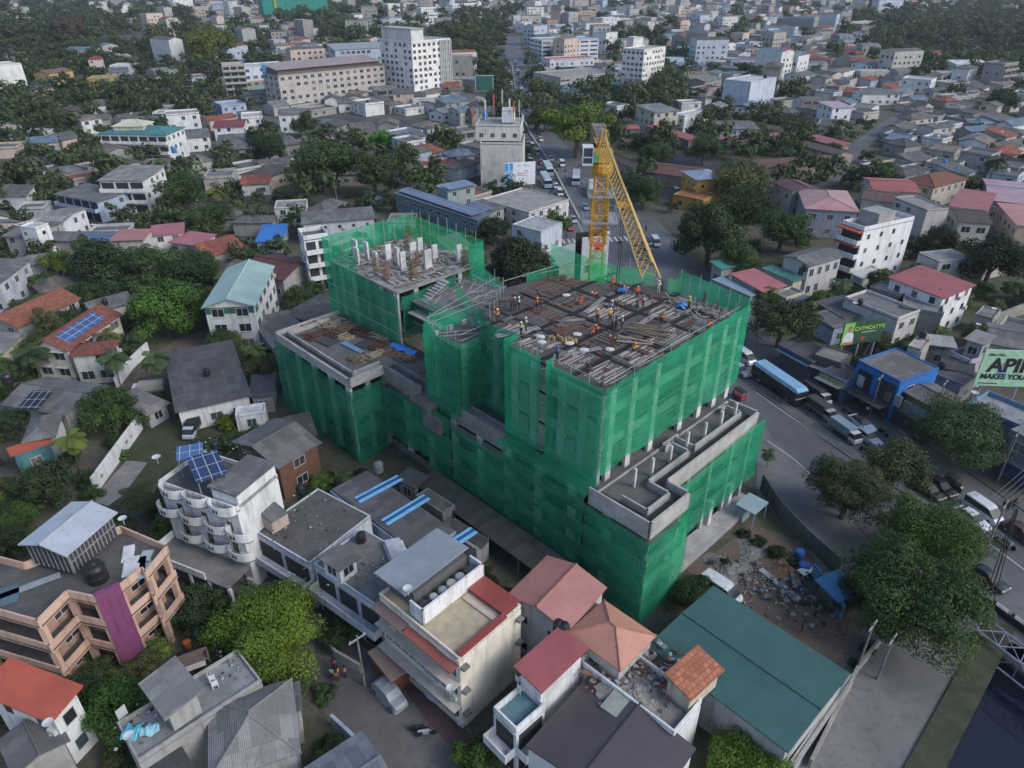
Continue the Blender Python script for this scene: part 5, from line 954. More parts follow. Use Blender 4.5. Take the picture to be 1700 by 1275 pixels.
H_('narrow grey five storey building with open verandas left of the blue panelled one', None, None, None, 15, 'flat', (.46, .44, .42), (.4, .4, .4), par=.6, balc='s', nf=5, fr=base((378, 160), (414, 158), 10))
H_('plain white tall building at the left edge', None, None, None, 14, 'flat', (.68, .7, .68), (.5, .5, .5), par=.4, win='', wp=.3, ws=(1, 1), fr=base((-40, 162), (50, 152), 14))
H_('white office block with long blue tinted ribbon windows by the far road', None, None, None, 14, 'flat', (.62, .65, .72), (.3, .35, .45), par=.5, nf=5, ws=(5.5, 1.1), gapw=6.2, wp=1, fr=base((899, 104), (992, 100), 22))
H_('blue based commercial block with stained flat roofs at the road bend', None, None, None, 8, 'flat', (.42, .4, .38), (.3, .29, .28), par=.4, mid={'s': ((.06, .25, .55), 0, 4)}, win='s', ws=(3, 1), fr=base((930, 156), (1030, 146), 26))
H_('white set back block with a red roof on the blue based block', None, None, None, 11.5, 'flat', (.6, .63, .7), (.4, .12, .08), par=.4, z0=7, name='roof_room', cat='roof room', fr=base((912, 134), (985, 130), 12))
H_('tall cream apartment tower with a stair spine behind the palms', None, None, None, 20, 'flat', (.74, .73, .7), (.4, .4, .36), par=.6, nf=7, ws=(1.6, 1.2), win='sw', gapw=2.6, fr=base((1064, 150), (1099, 142), 13))
H_('cream stair spine rising above the cream apartment tower', None, None, None, 24, 'flat', (.64, .63, .6), (.4, .4, .4), par=.3, z0=17, name='roof_room', cat='roof room', win='', fr=base((1046, 140), (1062, 138), 5))
# far building site in its own green netting
FSF = base((440, 30), (545, 27), 30)
fs = house('far building site wrapped in green netting with a yellow hoist at the top left', None, None, None, 46, 'flat', (.3, .3, .3), (.3, .3, .3), par=.2, win='', fr=FSF, name='building_under_construction', cat='building', near=False)
c_, a_, Lb_, Wb_ = FSF; MB().box(-Lb_/2 - .6, Lb_/2 + .6, -Wb_/2 - 1, -Wb_/2 - .6, 3, 48).box(-Lb_/2 - .6, -Lb_/2 - .2, -Wb_/2 - .6, Wb_/2, 3, 48).box(Lb_/2 + .2, Lb_/2 + .6, -Wb_/2 - .6, Wb_/2, 3, 48).build('safety_net', mat('wall', (.02, .24, .19)), fs)
MB().box(-Lb_/3, -Lb_/3 + 3, -Wb_/2 - 2, -Wb_/2 - 1.1, 0, 52).build('hoist', mat('plain', (.4, .32, .08)), fs)
# ---------------------------------------------------------------- hoardings
def hoarding(label, a, b, c, z0, z1, m, poles=True):
    A_, B_ = G(a, z1), G(b, z1); o, L = board('billboard', label, 'hoarding', A_, B_, z0, z1, m); return o, L
GRN = mat('plain', (.03, .085, .045)); LG = mat('plain', (.22, .5, .12)); PMT = mat('plain', (.42, .66, .45))
o, L = hoarding('dark green hoarding with a smiling person in white and yellow green lettering', (1404, 537), (1472, 528), 0, 5.2, 9.2, GRN)
MB().box(-L/2, -L/2 + 1.9, -.04, -.01, 5.25, 9.15).build('light_panel', LG, o); text("CATHCATY'S", .95, mat('plain', (.35, .6, .08)), o, (1.0, -.06, 7.9), STAND, bold=.02); text('MAKING EVERYDAY', .32, mat('plain', (.7, .75, .7)), o, (1.0, -.06, 7.2), STAND)
m_ = MB()
for k in range(12): a = k * math.pi / 6; m_.face([(.1, -.05, 6.1), (.1 + .42 * math.cos(a), -.05, 6.1 + .42 * math.sin(a)), (.1 + .42 * math.cos(a + .5236), -.05, 6.1 + .42 * math.sin(a + .5236))])
m_.build('round_mark', mat('plain', (.45, .06, .05)), o)
def figure2d(o, x, z, s, cloth, skin=(.35, .2, .13)):
    def el(cx, cz, rx, rz, m, nm, y): b = MB(); b.face([(cx + rx * math.cos(k * .5236), y, cz + rz * math.sin(k * .5236)) for k in range(12)]); b.build(nm, m, o)
    el(x, z + 2.0 * s, .3 * s, .4 * s, mat('plain', skin), 'printed_face', -.06); el(x, z + 2.2 * s, .33 * s, .28 * s, DARK, 'printed_hair', -.055)
    b = MB(); b.face([(x - .8 * s, -.052, z), (x + .8 * s, -.052, z), (x + .75 * s, -.052, z + 1.2 * s), (x + .3 * s, -.052, z + 1.6 * s), (x - .3 * s, -.052, z + 1.6 * s), (x - .75 * s, -.052, z + 1.2 * s)]); b.build('printed_shirt', mat('plain', cloth), o)
figure2d(o, -L/2 + 1.2, 5.5, 1.2, (.68, .7, .72)); MB().box(-L/2 + .3, -L/2 + 2.3, -.07, -.055, 5.25, 5.7).build('printed_dish', mat('plain', (.5, .22, .08)), o)
o, L = hoarding('pale mint hoarding with big black letters cut by the right edge', (1638, 581), (1795, 586), 0, 4.5, 10.4, PMT)
BK = mat('plain', (.015, .015, .02)); text('APIIT', 3.1, BK, o, (-L/2 + 1.1, -.05, 7.9), STAND, bold=.09, align='LEFT'); text('MAKES YOU BIGGER', 1.15, BK, o, (-L/2 + .5, -.05, 6.1), STAND, bold=.03, align='LEFT'); text('After O/Ls', .55, BK, o, (-L/2 + .6, -.05, 9.7), STAND, align='LEFT')
MB().box(-L/2 + .6, -L/2 + 3.2, -.04, -.02, 4.9, 5.05).build('small_print', BK, o); figure2d(o, -L/2 + 3.25, 6.6, .75, (.2, .35, .6))
o, L = hoarding('white hoarding with a blue striped round emblem on a pale wall', (838, 271), (889, 268), 0, 2.5, 9.0, mat('plain', (.72, .74, .78)))
SB = mat('plain', (.03, .32, .68))
MB().box(-L/2 + .1, -L/2 + 1.1, -.04, -.01, 2.6, 8.9).box(-L/2 + 1.4, -L/2 + 2.4, -.04, -.01, 2.6, 8.9).build('blue_stripe', SB, o)
for r_, cc, y in ((1.35, (.65, .5, .5), -.05), (1.1, (.05, .35, .7), -.06), (.75, (.6, .62, .75), -.07), (.55, (.05, .3, .65), -.08)):
    b = MB(); b.face([(-L/2 + 1.3 + r_ * math.cos(k * .3927), y, 5.6 + r_ * math.sin(k * .3927)) for k in range(16)]); b.build('round_emblem', mat('plain', cc), o)
b = MB()
for z in (5.2, 5.8): b.box(-.8, 2.2, -.05, -.02, z, z + .18)
b.box(1.2, 2.4, -.05, -.02, 6.4, 6.6); b.build('red_blue_mark', mat('plain', (.5, .15, .2)), o); MB().box(-.9, 2.8, -.04, -.02, 8.0, 8.2).build('small_print', mat('plain', (.4, .45, .55)), o)
o, L = hoarding('blank dark green hoarding with a pale frame by the far road', (790, 126), (818, 126), 0, 3, 10, mat('plain', (.03, .14, .12))); MB().box(-L/2 - .3, L/2 + .3, .1, .3, 2.7, 3).box(-L/2 - .3, L/2 + .3, .1, .3, 10, 10.3).box(-L/2 - .3, -L/2, .1, .3, 3, 10).box(L/2, L/2 + .3, .1, .3, 3, 10).build('border', WHITEF, o)
# ================================================================ ground, river, roads
def uvpoly(pts): return [tuple(MW(*p)) for p in pts]
def ccw(P): 
    a = sum(P[i-1][0] * P[i][1] - P[i][0] * P[i-1][1] for i in range(len(P))); return P if a > 0 else P[::-1]
def sheet(name, pts, z, m, world=False, th=None):
    P = ccw([tuple(p) for p in pts] if world else [tuple(G(p)) for p in pts]); mb = MB()
    if th: mb.prism(P, z - th, z)
    else: mb.face([(x, y, z) for x, y in P])
    if name in ('road', 'lane', 'riverside_road', 'court', 'side_lane', 'forecourt', 'earth_yard', 'lawn', 'dirt_lane', 'river', 'dirt_field', 'pavement'): ROADS.append(P)
    return tag(mb.build(name, m), kind='structure')
ROADS = []
sheet('ground', uvpoly([(-300, -27.2), (2600, -27.2), (2600, 2600), (-300, 2600)]), 0, mat('ground'), True, 3.6)
sheet('far_bank', uvpoly([(-300, -46), (2600, -46), (2600, -900), (-300, -900)]), 0, mat('ground'), True, 3.6)
sheet('river', uvpoly([(-300, -27.1), (2600, -27.1), (2600, -46.1), (-300, -46.1)]), -3.2, mat('water'), True)
ASP = mat('asphalt', (.115, .116, .122)); ASD2 = mat('asphalt', (.06, .061, .068)); CCR = mat('asphalt', (.15, .148, .15)); GRS = mat('mottle', (.035, .05, .018), c2=(.07, .065, .04)); EARTH = mat('mottle', (.16, .115, .09), c2=(.11, .085, .07), s=.25)
sheet('road', [(832, 60), (836, 100), (846, 160), (864, 215), (874, 250), (885, 300), (893, 350), (905, 400), (940, 455), (1010, 540), (1180, 660), (1273, 731), (1345, 788), (1400, 850), (1470, 920), (1600, 1000), (1668, 1060), (1760, 1110), (1990, 1010), (1850, 950), (1700, 850), (1607, 785), (1500, 715), (1420, 665), (1340, 610), (1290, 570), (1230, 500), (1170, 445), (1110, 385), (1060, 335), (1000, 285), (935, 238), (890, 180), (870, 100), (862, 60)], .02, ASP)
sheet('road', [(560, 195), (700, 200), (780, 215), (866, 225), (868, 235), (780, 226), (690, 212), (560, 206)], .03, ASD2); sheet('road', [(290, 162), (360, 170), (470, 200), (560, 196), (560, 206), (470, 212), (350, 182), (290, 172)], .026, ASP)
sheet('pavement', [(1607, 785), (1700, 850), (1850, 950), (1850, 915), (1700, 815), (1500, 690), (1340, 590), (1290, 570), (1340, 610), (1500, 715)], .14, mat('asphalt', (.1, .095, .09)), th=.14)
sheet('forecourt', [(1257, 700), (1345, 790), (1402, 852), (1450, 905), (1440, 990), (1390, 985), (1335, 905), (1285, 852), (1255, 820)], .035, CCR)
sheet('riverside_road', uvpoly([(-30, -25.1), (27, -25.1), (27, -19), (20, -16.5), (10, -17), (-30, -19.8)]), .04, CCR, True)
sheet('river_bank', uvpoly([(-30, -27.6), (26, -27.6), (26, -25.1), (-30, -25.1)]), .22, mat('mottle', (.035, .045, .022), c2=(.075, .07, .05)), True, 3.6)
sheet('earth_yard', [(1120, 930), (1180, 925), (1245, 870), (1330, 900), (1395, 985), (1440, 1075), (1412, 1130), (1185, 985)], .03, EARTH)
sheet('lane', [(240, 915), (250, 975), (400, 985), (450, 1020), (515, 1080), (525, 1150), (590, 1290), (830, 1290), (800, 1240), (770, 1195), (700, 1130), (640, 1095), (560, 1050), (500, 985), (440, 940), (380, 905), (300, 880)], .03, mat('asphalt', (.125, .12, .12)))
sheet('forecourt', [(700, 1140), (760, 1190), (800, 1250), (770, 1262), (710, 1200), (660, 1130)], .04, mat('asphalt', (.1, .06, .058)))
sheet('lawn', [(150, 850), (245, 700), (330, 680), (372, 690), (345, 745), (262, 800), (235, 845)], .02, GRS); sheet('yard_slab', [(150, 832), (210, 765), (245, 768), (205, 822), (180, 840)], .035, mat('concrete', (.24, .23, .22)))
sheet('dirt_lane', [(212, 640), (250, 590), (300, 560), (345, 545), (350, 560), (305, 600), (262, 650), (240, 662)], .02, mat('mottle', (.16, .135, .11), c2=(.12, .1, .085)))
sheet('dirt_field', [(170, 68), (300, 66), (300, 72), (280, 78), (180, 80)], .03, mat('mottle', (.16, .09, .07), c2=(.11, .08, .06), s=.1))
sheet('court', [(1140, 245), (1260, 280), (1270, 300), (1230, 330), (1150, 322), (1090, 330), (1060, 300)], .025, ASD2); sheet('court', [(1270, 298), (1400, 292), (1430, 275), (1475, 265), (1480, 272), (1420, 300), (1300, 320)], .025, ASP)
sheet('side_lane', [(1395, 250), (1500, 180), (1508, 182), (1420, 262), (1400, 290), (1385, 285)], .022, ASP)
# bridge deck, abutment and painted lines
sheet('bridge_deck', uvpoly([(27.5, -26), (50, -26), (44, -50), (19.5, -50)]), .03, ASP, True, .8)
def stripe(name, P, wd, z=.05, m=None, dash=None):
    pts = [G(p) for p in P]; mb = MB()
    for a, b in zip(pts, pts[1:]):
        d = b - a; L = d.length; d.normalize(); n = Vector((-d.y, d.x)) * wd / 2; s = 0
        while s < L:
            e = min(L, s + (dash[0] if dash else L)); p, q = a + d * s, a + d * e
            mb.face([(*(p - n), z), (*(q - n), z), (*(q + n), z), (*(p + n), z)]); s = e + (dash[1] if dash else 1)
    return tag(mb.build(name, m or LINE), kind='structure')
LINE = mat('plain', (.5, .5, .48))
stripe('road_marking', [(1255, 652), (1400, 752), (1475, 803), (1530, 822), (1600, 871), (1700, 946)], .16); stripe('road_marking', [(1273, 731), (1320, 764), (1345, 788), (1342, 795)], .14)
stripe('road_marking', [(943, 335), (967, 385), (985, 420), (1030, 470), (1075, 520)], .2); stripe('road_marking', [(953, 310), (975, 350), (990, 376)], .15, dash=(3, 5)); stripe('road_marking', [(968, 300), (985, 330), (998, 352)], .15, dash=(3, 5))
stripe('road_marking', [(1070, 440), (1115, 490), (1190, 560)], .15, dash=(3, 5)); stripe('road_marking', [(866, 150), (900, 235), (950, 300)], .15, dash=(3, 5)); stripe('road_marking', [(1640, 800), (1720, 858)], .15); stripe('road_marking', [(1580, 828), (1700, 912)], .12, dash=(2, 4))
stripe('zebra_crossing', [(934, 401), (1046, 396)], 3.2, dash=(.55, .75))
def kerbwall(name, label, cat, P, wd, h, m, z=0, step=None):
    pts = [G(p) for p in P] if not isinstance(P[0], Vector) else P; o = None
    mb = MB()
    for i, (a, b) in enumerate(zip(pts, pts[1:])):
        d = (b - a).normalized(); n = Vector((-d.y, d.x)) * wd / 2; e = d * (wd / 2 if i else 0); mb.prism(ccw([tuple(a - n - e), tuple(b - n), tuple(b + n), tuple(a + n - e)]), z, z + h + i * .004)
    o = mb.build(name, m); return tag(o, label, cat)
kerbwall('median_barrier', 'low concrete barrier splitting the jammed lanes from the open lanes', 'barrier', [(850, 110), (861, 181), (881, 225), (918, 280), (943, 329), (962, 366)], .5, .7, CONL)
sheet('median', [(1262, 645), (1375, 722), (1480, 800), (1560, 845), (1552, 848), (1466, 800), (1365, 728), (1257, 650)], .16, mat('concrete', (.14, .14, .14)), th=.16)
rl = MB(); P = [G(p) for p in ((1266, 650), (1375, 726), (1470, 797))]
for a, b in zip(P, P[1:]):
    for z in (.45, .8): rl.tube((*a, z), (*b, z), .03, 4)
    for k in range(9): q = a.lerp(b, k / 9); rl.tube((*q, .1), (*q, .85), .03, 4)
tag(rl.build('median_rail', STEEL), 'thin metal rail along the median beside the two buses', 'rail')
WW = mat('wall', WH)
kerbwall('boundary_wall', 'long white lane wall beside the grassy yard at the left', 'wall', [(160, 818), (236, 712)], .3, 2.4, WW)
kerbwall('boundary_wall', 'white garden wall with a grey gate right of the solar panelled house', 'wall', [(195, 645), (222, 610), (248, 585)], .25, 2, WW)
kerbwall('boundary_wall', 'pale blue wall with round lamps along the lane at the bottom', 'wall', [(553, 1205), (580, 1230), (640, 1290)], .3, 1.6, mat('wall', (.3, .38, .46)))
kerbwall('boundary_wall', 'stained low wall along the hedge by the upper lane', 'wall', [(508, 1040), (560, 1095), (600, 1118)], .25, 1.3, mat('concrete', (.4, .4, .37)))
kerbwall('fence', 'dark corrugated sheet fence round the corner of the building site yard', 'fence', [(1262, 812), (1287, 852), (1335, 905), (1390, 955)], .12, 2.4, mat('sheet', (.1, .11, .12)))
kerbwall('fence', 'blue and grey panel fence beside the parasols of the rubbish yard', 'fence', [(1345, 960), (1368, 990), (1395, 1030)], .15, 2.2, mat('plain', (.08, .2, .38)))
kerbwall('boundary_wall', 'low concrete wall between the teal warehouse and the riverside road', 'wall', [(1462, 1066), (1420, 1118), (1342, 1275)], .25, 1.2, mat('concrete', (.3, .29, .27)))
kerbwall('boundary_wall', 'white wall along the far left road beside the parked blue bus', 'wall', [(288, 168), (335, 160)], .3, 2.2, WW)
kerbwall('boundary_wall', 'long stone yard wall under the dark trees on the right', 'wall', [(1650, 540), (1700, 520), (1760, 500)], .3, 2.4, mat('concrete', (.26, .25, .22)))
# bridge parapet and pipe truss
def local_obj(name, mb, m, label, cat): o = mb.build(name, m, None, (MO.x, MO.y, 0), MA); return tag(o, label, cat) if label else o
br_ = empty('bridge_railing', MO.x, MO.y, 0, MA, 'concrete bridge railing with white slotted panels at the lower right', 'railing')
def along(t): return (27.4 - 8 * t, -25.6 - 24 * t)
mb = MB(); a, b = along(-.12), along(1); mb.tube((*a, .5), (*b, .5), .26, 4); mb.tube((*a, .15), (*b, .15), .34, 4); mb.build('base_beam', DARK, br_)
for k in range(14):
    t = -.1 + k / 13; p = along(t); q = along(t + .055); MB().tube((*p, 0), (*p, 1.25), .2, 4).build('post', mat('plain', (.09, .09, .095)), br_)
    pn = MB()
    for z in (.75, .92, 1.09): pn.tube((*p, z), (*q, z), .06, 4)
    pn.build('slotted_panel', mat('plain', (.62, .62, .6)), br_)
tr_ = empty('pipe_bridge', MO.x, MO.y, 0, MA, 'grey steel truss footbridge beside the road bridge over the dark river', 'bridge')
mb = MB(); X0, X1 = 22.2, 24.6
def tv(x, t, z): return (x - 8 * t, -25.4 - 24 * t, z)
n = 12
for x in (X0, X1):
    for z in (-1.4, .9): mb.tube(tv(x, -.02, z), tv(x, 1, z), .11, 5)
for k in range(n):
    t, t2 = -.02 + 1.02 * k / n, -.02 + 1.02 * (k + 1) / n
    for x in (X0, X1): mb.tube(tv(x, t, -1.4), tv(x, t, .9), .06, 4); mb.tube(tv(x, t if k % 2 else t2, -1.4), tv(x, t2 if k % 2 else t, .9), .05, 4)
    mb.tube(tv(X0, t, .9), tv(X1, t2, .9), .05, 4); mb.tube(tv(X1, t, .9), tv(X0, t2, .9), .04, 4); mb.tube(tv(X0, t, .9), tv(X1, t, .9), .05, 4)
mb.build('truss', mat('plain', (.26, .31, .38), r=.4), tr_); MB().tube(tv(23.4, -.02, -1.0), tv(23.4, 1, -1.0), .35, 10).build('pipe', mat('plain', (.06, .06, .07)), tr_)
rrk = random.Random(8)
# ================================================================ vehicles
TYRE = mat('plain', (.015, .015, .015)); PAINT = mat('car', (0, 0, 0)); LAMP = mat('plain', (.7, .7, .68), r=.2); TAIL = mat('plain', (.35, .02, .02), r=.3); HUB = mat('plain', (.3, .3, .31), r=.35)
def sect(mb, S_, m=0):                                  # sections (x, half width at bottom, at top, z0, z1)
    k = len(mb.v)
    for x, wb, wt, z0, z1 in S_: mb.v += [(x, -wb, z0), (x, wb, z0), (x, wt, z1), (x, -wt, z1)]
    for i in range(len(S_) - 1):
        a = k + i * 4; b = a + 4
        for j in range(4): jj = (j + 1) % 4; mb.f.append((a + j, b + j, b + jj, a + jj)); mb.m.append(m)
    mb.f.append((k, k+1, k+2, k+3)); mb.m.append(m); e = k + (len(S_) - 1) * 4; mb.f.append((e+3, e+2, e+1, e)); mb.m.append(m); return mb
def wheels(root, xs, y, r):
    for x in xs:
        for s in (-1, 1):
            w_ = MB().tube((x, s * (y - .11), r), (x, s * (y + .11), r), r, 12).build('wheel', TYRE, root); MB().tube((x, s * (y + .1), r), (x, s * (y + .125), r), r * .6, 8).build('hub', HUB, w_)
def lights(root, xf, xr, y, z):
    for s in (-1, 1): MB().box(xf - .06, xf + .03, s * y - .17, s * y + .17, z, z + .14).build('headlight', LAMP, root); MB().box(xr - .03, xr + .06, s * y - .15, s * y + .15, z + .08, z + .24).build('tail_light', TAIL, root)
def proto(kind):
    o = empty(kind, 0, 0)
    if kind == 'car':
        sect(MB(), [(-2.15, .7, .66, .35, .72), (-2.1, .8, .76, .28, .9), (-1.3, .86, .8, .24, .98), (.5, .86, .8, .24, .95), (1.5, .85, .76, .25, .86), (2.05, .78, .7, .28, .72), (2.2, .62, .58, .35, .6)]).build('body', PAINT, o)
        sect(MB(), [(-1.75, .72, .7, .9, .93), (-1.0, .74, .6, .9, 1.4), (.1, .74, .6, .9, 1.43), (1.0, .73, .68, .86, .9)]).build('window', GLASS, o)
        sect(MB(), [(-1.15, .62, .56, 1.36, 1.4), (-.6, .62, .57, 1.4, 1.47), (.0, .62, .57, 1.41, 1.48), (.28, .62, .57, 1.34, 1.4)]).build('roof', PAINT, o); wheels(o, (-1.35, 1.35), .76, .31); lights(o, 2.1, -2.12, .55, .6)
    elif kind == 'van':
        sect(MB(), [(-2.25, .8, .78, .3, .9), (-2.2, .85, .83, .28, 1.1), (1.3, .86, .84, .28, 1.1), (2.0, .84, .78, .28, 1.0), (2.25, .76, .7, .35, .75)]).build('body', PAINT, o)
        sect(MB(), [(-2.18, .82, .74, 1.08, 1.8), (.9, .83, .74, 1.08, 1.86), (1.85, .8, .76, 1.0, 1.1)]).build('window', GLASS, o)
        sect(MB(), [(-2.2, .76, .7, 1.76, 1.88), (-1.6, .77, .72, 1.8, 1.95), (.6, .77, .72, 1.82, 1.95), (1.05, .74, .7, 1.7, 1.82)]).build('roof', PAINT, o); wheels(o, (-1.4, 1.45), .77, .32); lights(o, 2.15, -2.22, .6, .7)
    elif kind == 'bus':
        sect(MB(), [(-5.2, 1.15, 1.15, .45, 1.5), (-5.1, 1.22, 1.22, .4, 1.6), (5.0, 1.22, 1.22, .4, 1.6), (5.25, 1.1, 1.1, .45, 1.4)]).build('body', PAINT, o)
        MB().box(-5.02, 5.02, -1.2, 1.2, 1.6, 2.5).box(4.7, 5.12, -1.1, 1.1, 1.3, 2.6).build('window', GLASS, o)
        sect(MB(), [(-5.15, 1.15, 1.0, 2.5, 2.7), (-4.8, 1.22, 1.0, 2.48, 3.0), (4.6, 1.22, 1.0, 2.48, 3.0), (5.15, 1.15, 1.0, 2.5, 2.7)]).build('roof', PAINT, o)
        for i in range(7):
            for s in (-1, 1): MB().box(-4.6 + i * 1.45, -4.45 + i * 1.45, s * 1.215 - .02, s * 1.215 + .02, 1.6, 2.5).build('pillar', PAINT, o)
        wheels(o, (-3.1, 3.4), 1.1, .48); lights(o, 5.2, -5.15, .85, .8)
    elif kind == 'lorry':
        sect(MB(), [(1.5, .9, .9, .5, 1.25), (2.6, .9, .88, .45, 1.25), (2.95, .85, .8, .5, 1.1)]).build('cab', PAINT, o); sect(MB(), [(1.55, .86, .78, 1.25, 2.0), (2.3, .86, .76, 1.25, 2.0), (2.75, .84, .8, 1.2, 1.3)]).build('window', GLASS, o)
        MB().box(1.5, 2.35, -.8, .8, 1.98, 2.06).build('cab_roof', PAINT, o); MB().box(-2.9, 1.4, -.95, .95, .75, 1.15).build('bed', mat('plain', (.16, .16, .16)), o)
        sect(MB(), [(-2.9, .95, .9, 1.15, 2.45), (1.4, .95, .9, 1.15, 2.45)]).build('load_cover', mat('objcol', (1, 1, 1)), o); wheels(o, (-1.9, 2.0), .8, .38); lights(o, 2.88, -2.93, .65, .8)
    elif kind == 'tuk_tuk':
        sect(MB(), [(-1.2, .55, .55, .35, .95), (.4, .6, .6, .3, .85), (1.1, .35, .3, .35, 1.0), (1.3, .12, .1, .4, .8)]).build('body', PAINT, o); sect(MB(), [(-1.15, .56, .5, 1.55, 1.72), (.5, .58, .5, 1.58, 1.75), (.75, .5, .4, 1.5, 1.62)]).build('canopy', mat('plain', (.03, .03, .03)), o)
        mb = MB()
        for x, y in ((-1.1, -.5), (-1.1, .5), (.55, -.5), (.55, .5)): mb.tube((x, y, .9), (x, y, 1.6), .04, 4)
        mb.build('frame', DARK, o); wheels(o, (-.8,), .5, .22); MB().tube((1.1, -.06, .22), (1.1, .06, .22), .22, 10).build('wheel', TYRE, o)
    elif kind == 'motorcycle':
        mb = MB(); mb.tube((-.3, 0, .7), (.35, 0, .75), .13, 6); mb.tube((-.7, 0, .75), (0, 0, .78), .1, 6); mb.tube((.3, 0, .8), (.62, 0, .3), .04, 5); mb.tube((-.2, 0, .5), (-.65, 0, .3), .04, 5); mb.box(-.25, .25, -.1, .1, .3, .62); mb.build('body', PAINT, o)
        MB().tube((.35, -.35, 1.0), (.35, .35, 1.0), .025, 5).build('handlebar', DARK, o)
        for x in (-.65, .65): MB().tube((x, -.05, .3), (x, .05, .3), .3, 12).build('wheel', TYRE, o)
    freeze(o); return o
PR = {}
VG = {'car': 'cars on the roads', 'van': 'vans on the roads', 'bus': 'buses on the main road', 'lorry': 'lorries on the roads', 'tuk_tuk': 'three wheelers in the traffic', 'motorcycle': 'motorcycles by the roads'}
VN = {'car': 'car', 'van': 'van', 'bus': 'bus', 'lorry': 'lorry', 'tuk_tuk': 'three wheeler', 'motorcycle': 'motorcycle'}
def paint(o, c1, c2=None):
    for ch in o.children_recursive if hasattr(o, 'children_recursive') else []: pass
ALLV = []
def vehicle(kind, p, q, c, label, c2=None, z=.03, hz=.7):
    if kind not in PR: PR[kind] = proto(kind); o = PR[kind]; tree = [o] + list(o.children)
    else: o = copy_tree(PR[kind]); tree = None
    a = G(p, hz); b = G(q, hz); o.location = (a.x, a.y, z); o.rotation_euler = (0, 0, math.atan2(b.y - a.y, b.x - a.x)); o.scale = (.86,) * 3 if kind == 'lorry' else (1,) * 3; tag(o, label, VN[kind], VG[kind]); ALLV.append((o, c, c2)); return o
V = vehicle
WHT, SIL, BLK, REDC, BLUC, GRY, LBL, MRN = (.62, .63, .65), (.36, .38, .42), (.018, .018, .02), (.3, .03, .03), (.07, .14, .28), (.14, .15, .16), (.28, .42, .52), (.12, .03, .03)
def D(p, dx, dy): return (p[0] + dx, p[1] + dy)
for k, p, c, lb, c2 in (('bus', (1291, 642), BLK, 'long black touring coach with a light blue roof on the right hand road', (.22, .42, .6)), ('lorry', (1363, 682), SIL, 'lorry with a dark canvas cover just ahead of the black coach', (.05, .055, .05)), ('lorry', (1356, 656), WHT, 'small white cabbed lorry with a dark cover behind the canvas covered lorry', (.04, .045, .04)),
        ('lorry', (1403, 718), WHT, 'white lorry with a blue and red box, leading the queue', (.2, .27, .32)), ('car', (1431, 702), (.5, .56, .64), 'pale car with a black roof beside the white lorry', BLK), ('car', (1440, 724), (.36, .46, .52), 'light blue grey saloon car next to the white lorry', None), ('van', (1236, 593), WHT, 'white van half hidden by the right edge of the netting', None),
        ('car', (1229, 613), SIL, 'silver car half hidden behind the netting edge', None), ('car', (1541, 812), (.03, .022, .022), 'dark maroon car with a pale windscreen between the tree crowns', None), ('car', (1561, 806), BLK, 'black car beside the dark maroon car between the trees', None), ('tuk_tuk', (1583, 803), BLK, 'black three wheeler beside the black car between the trees', None),
        ('car', (1614, 860), WHT, 'white saloon car on the right beside a white van', None), ('van', (1632, 848), (.58, .6, .62), 'white people carrier alongside the white saloon car', None), ('car', (1697, 884), (.07, .018, .018), 'dark red car cut by the right edge', None), ('car', (1640, 958), BLK, 'black car partly under the big tree before the bridge', None), ('motorcycle', (1437, 745), BLK, 'motorcycle just ahead of the white lorry', None),
        ('motorcycle', (1663, 898), BLK, 'motorcycle behind the white saloon under the wires', None), ('motorcycle', (1676, 900), SIL, 'second motorcycle under the wires by the right edge', None), ('motorcycle', (1468, 715), BLK, 'motorcycle parked on the pavement beside the light blue car', None), ('motorcycle', (1407, 680), BLK, 'motorcycle parked by the blue shop awning', None), ('motorcycle', (1525, 727), REDC, 'motorcycle parked under the roadside tree left of its crown', None)):
    V(k, p, D(p, 14, 9.8), c, lb, c2)
V('tuk_tuk', (1226, 655), (1216, 648), REDC, 'red three wheeler just behind the lower right net corner')
for k, p, c, lb, c2 in (('bus', (956, 299), LBL, 'light blue bus driving alone on the open lanes', (.5, .56, .6)), ('bus', (983, 317), (.3, .34, .38), 'white roofed bus half hidden behind the crane mast', (.6, .62, .64)), ('car', (973, 343), (.2, .25, .34), 'blue grey car below the light blue bus', None), ('car', (979, 364), WHT, 'white car near the end of the median barrier', None), ('car', (1006, 383), WHT, 'white car behind the crane mast at the crossing', None),
        ('car', (915, 263), SIL, 'silver blue estate car high on the open lanes', None), ('car', (922, 278), (.06, .07, .08), 'dark car below the silver estate car', None), ('van', (933, 272), WHT, 'white van beside the dark car on the open lanes', None), ('car', (898, 231), WHT, 'white car by the round barrier bend under the big tree', None), ('motorcycle', (939, 281), BLK, 'motorcycle right of the dark car on the open lanes', None)):
    V(k, p, D(p, 8 if k != 'bus' else -1, 18), c, lb, c2)
for k, p, c, lb, c2 in (('lorry', (1074, 408), WHT, 'silver pickup lorry at the right of the crossing', (.05, .05, .05)), ('van', (1088, 402), (.5, .55, .62), 'white van beside the pickup lorry at the crossing', None)): V(k, p, D(p, 6, 9), c, lb, c2)
V('motorcycle', (1030, 399), (1024, 380), BLK, 'motorcycle riding over the zebra crossing')
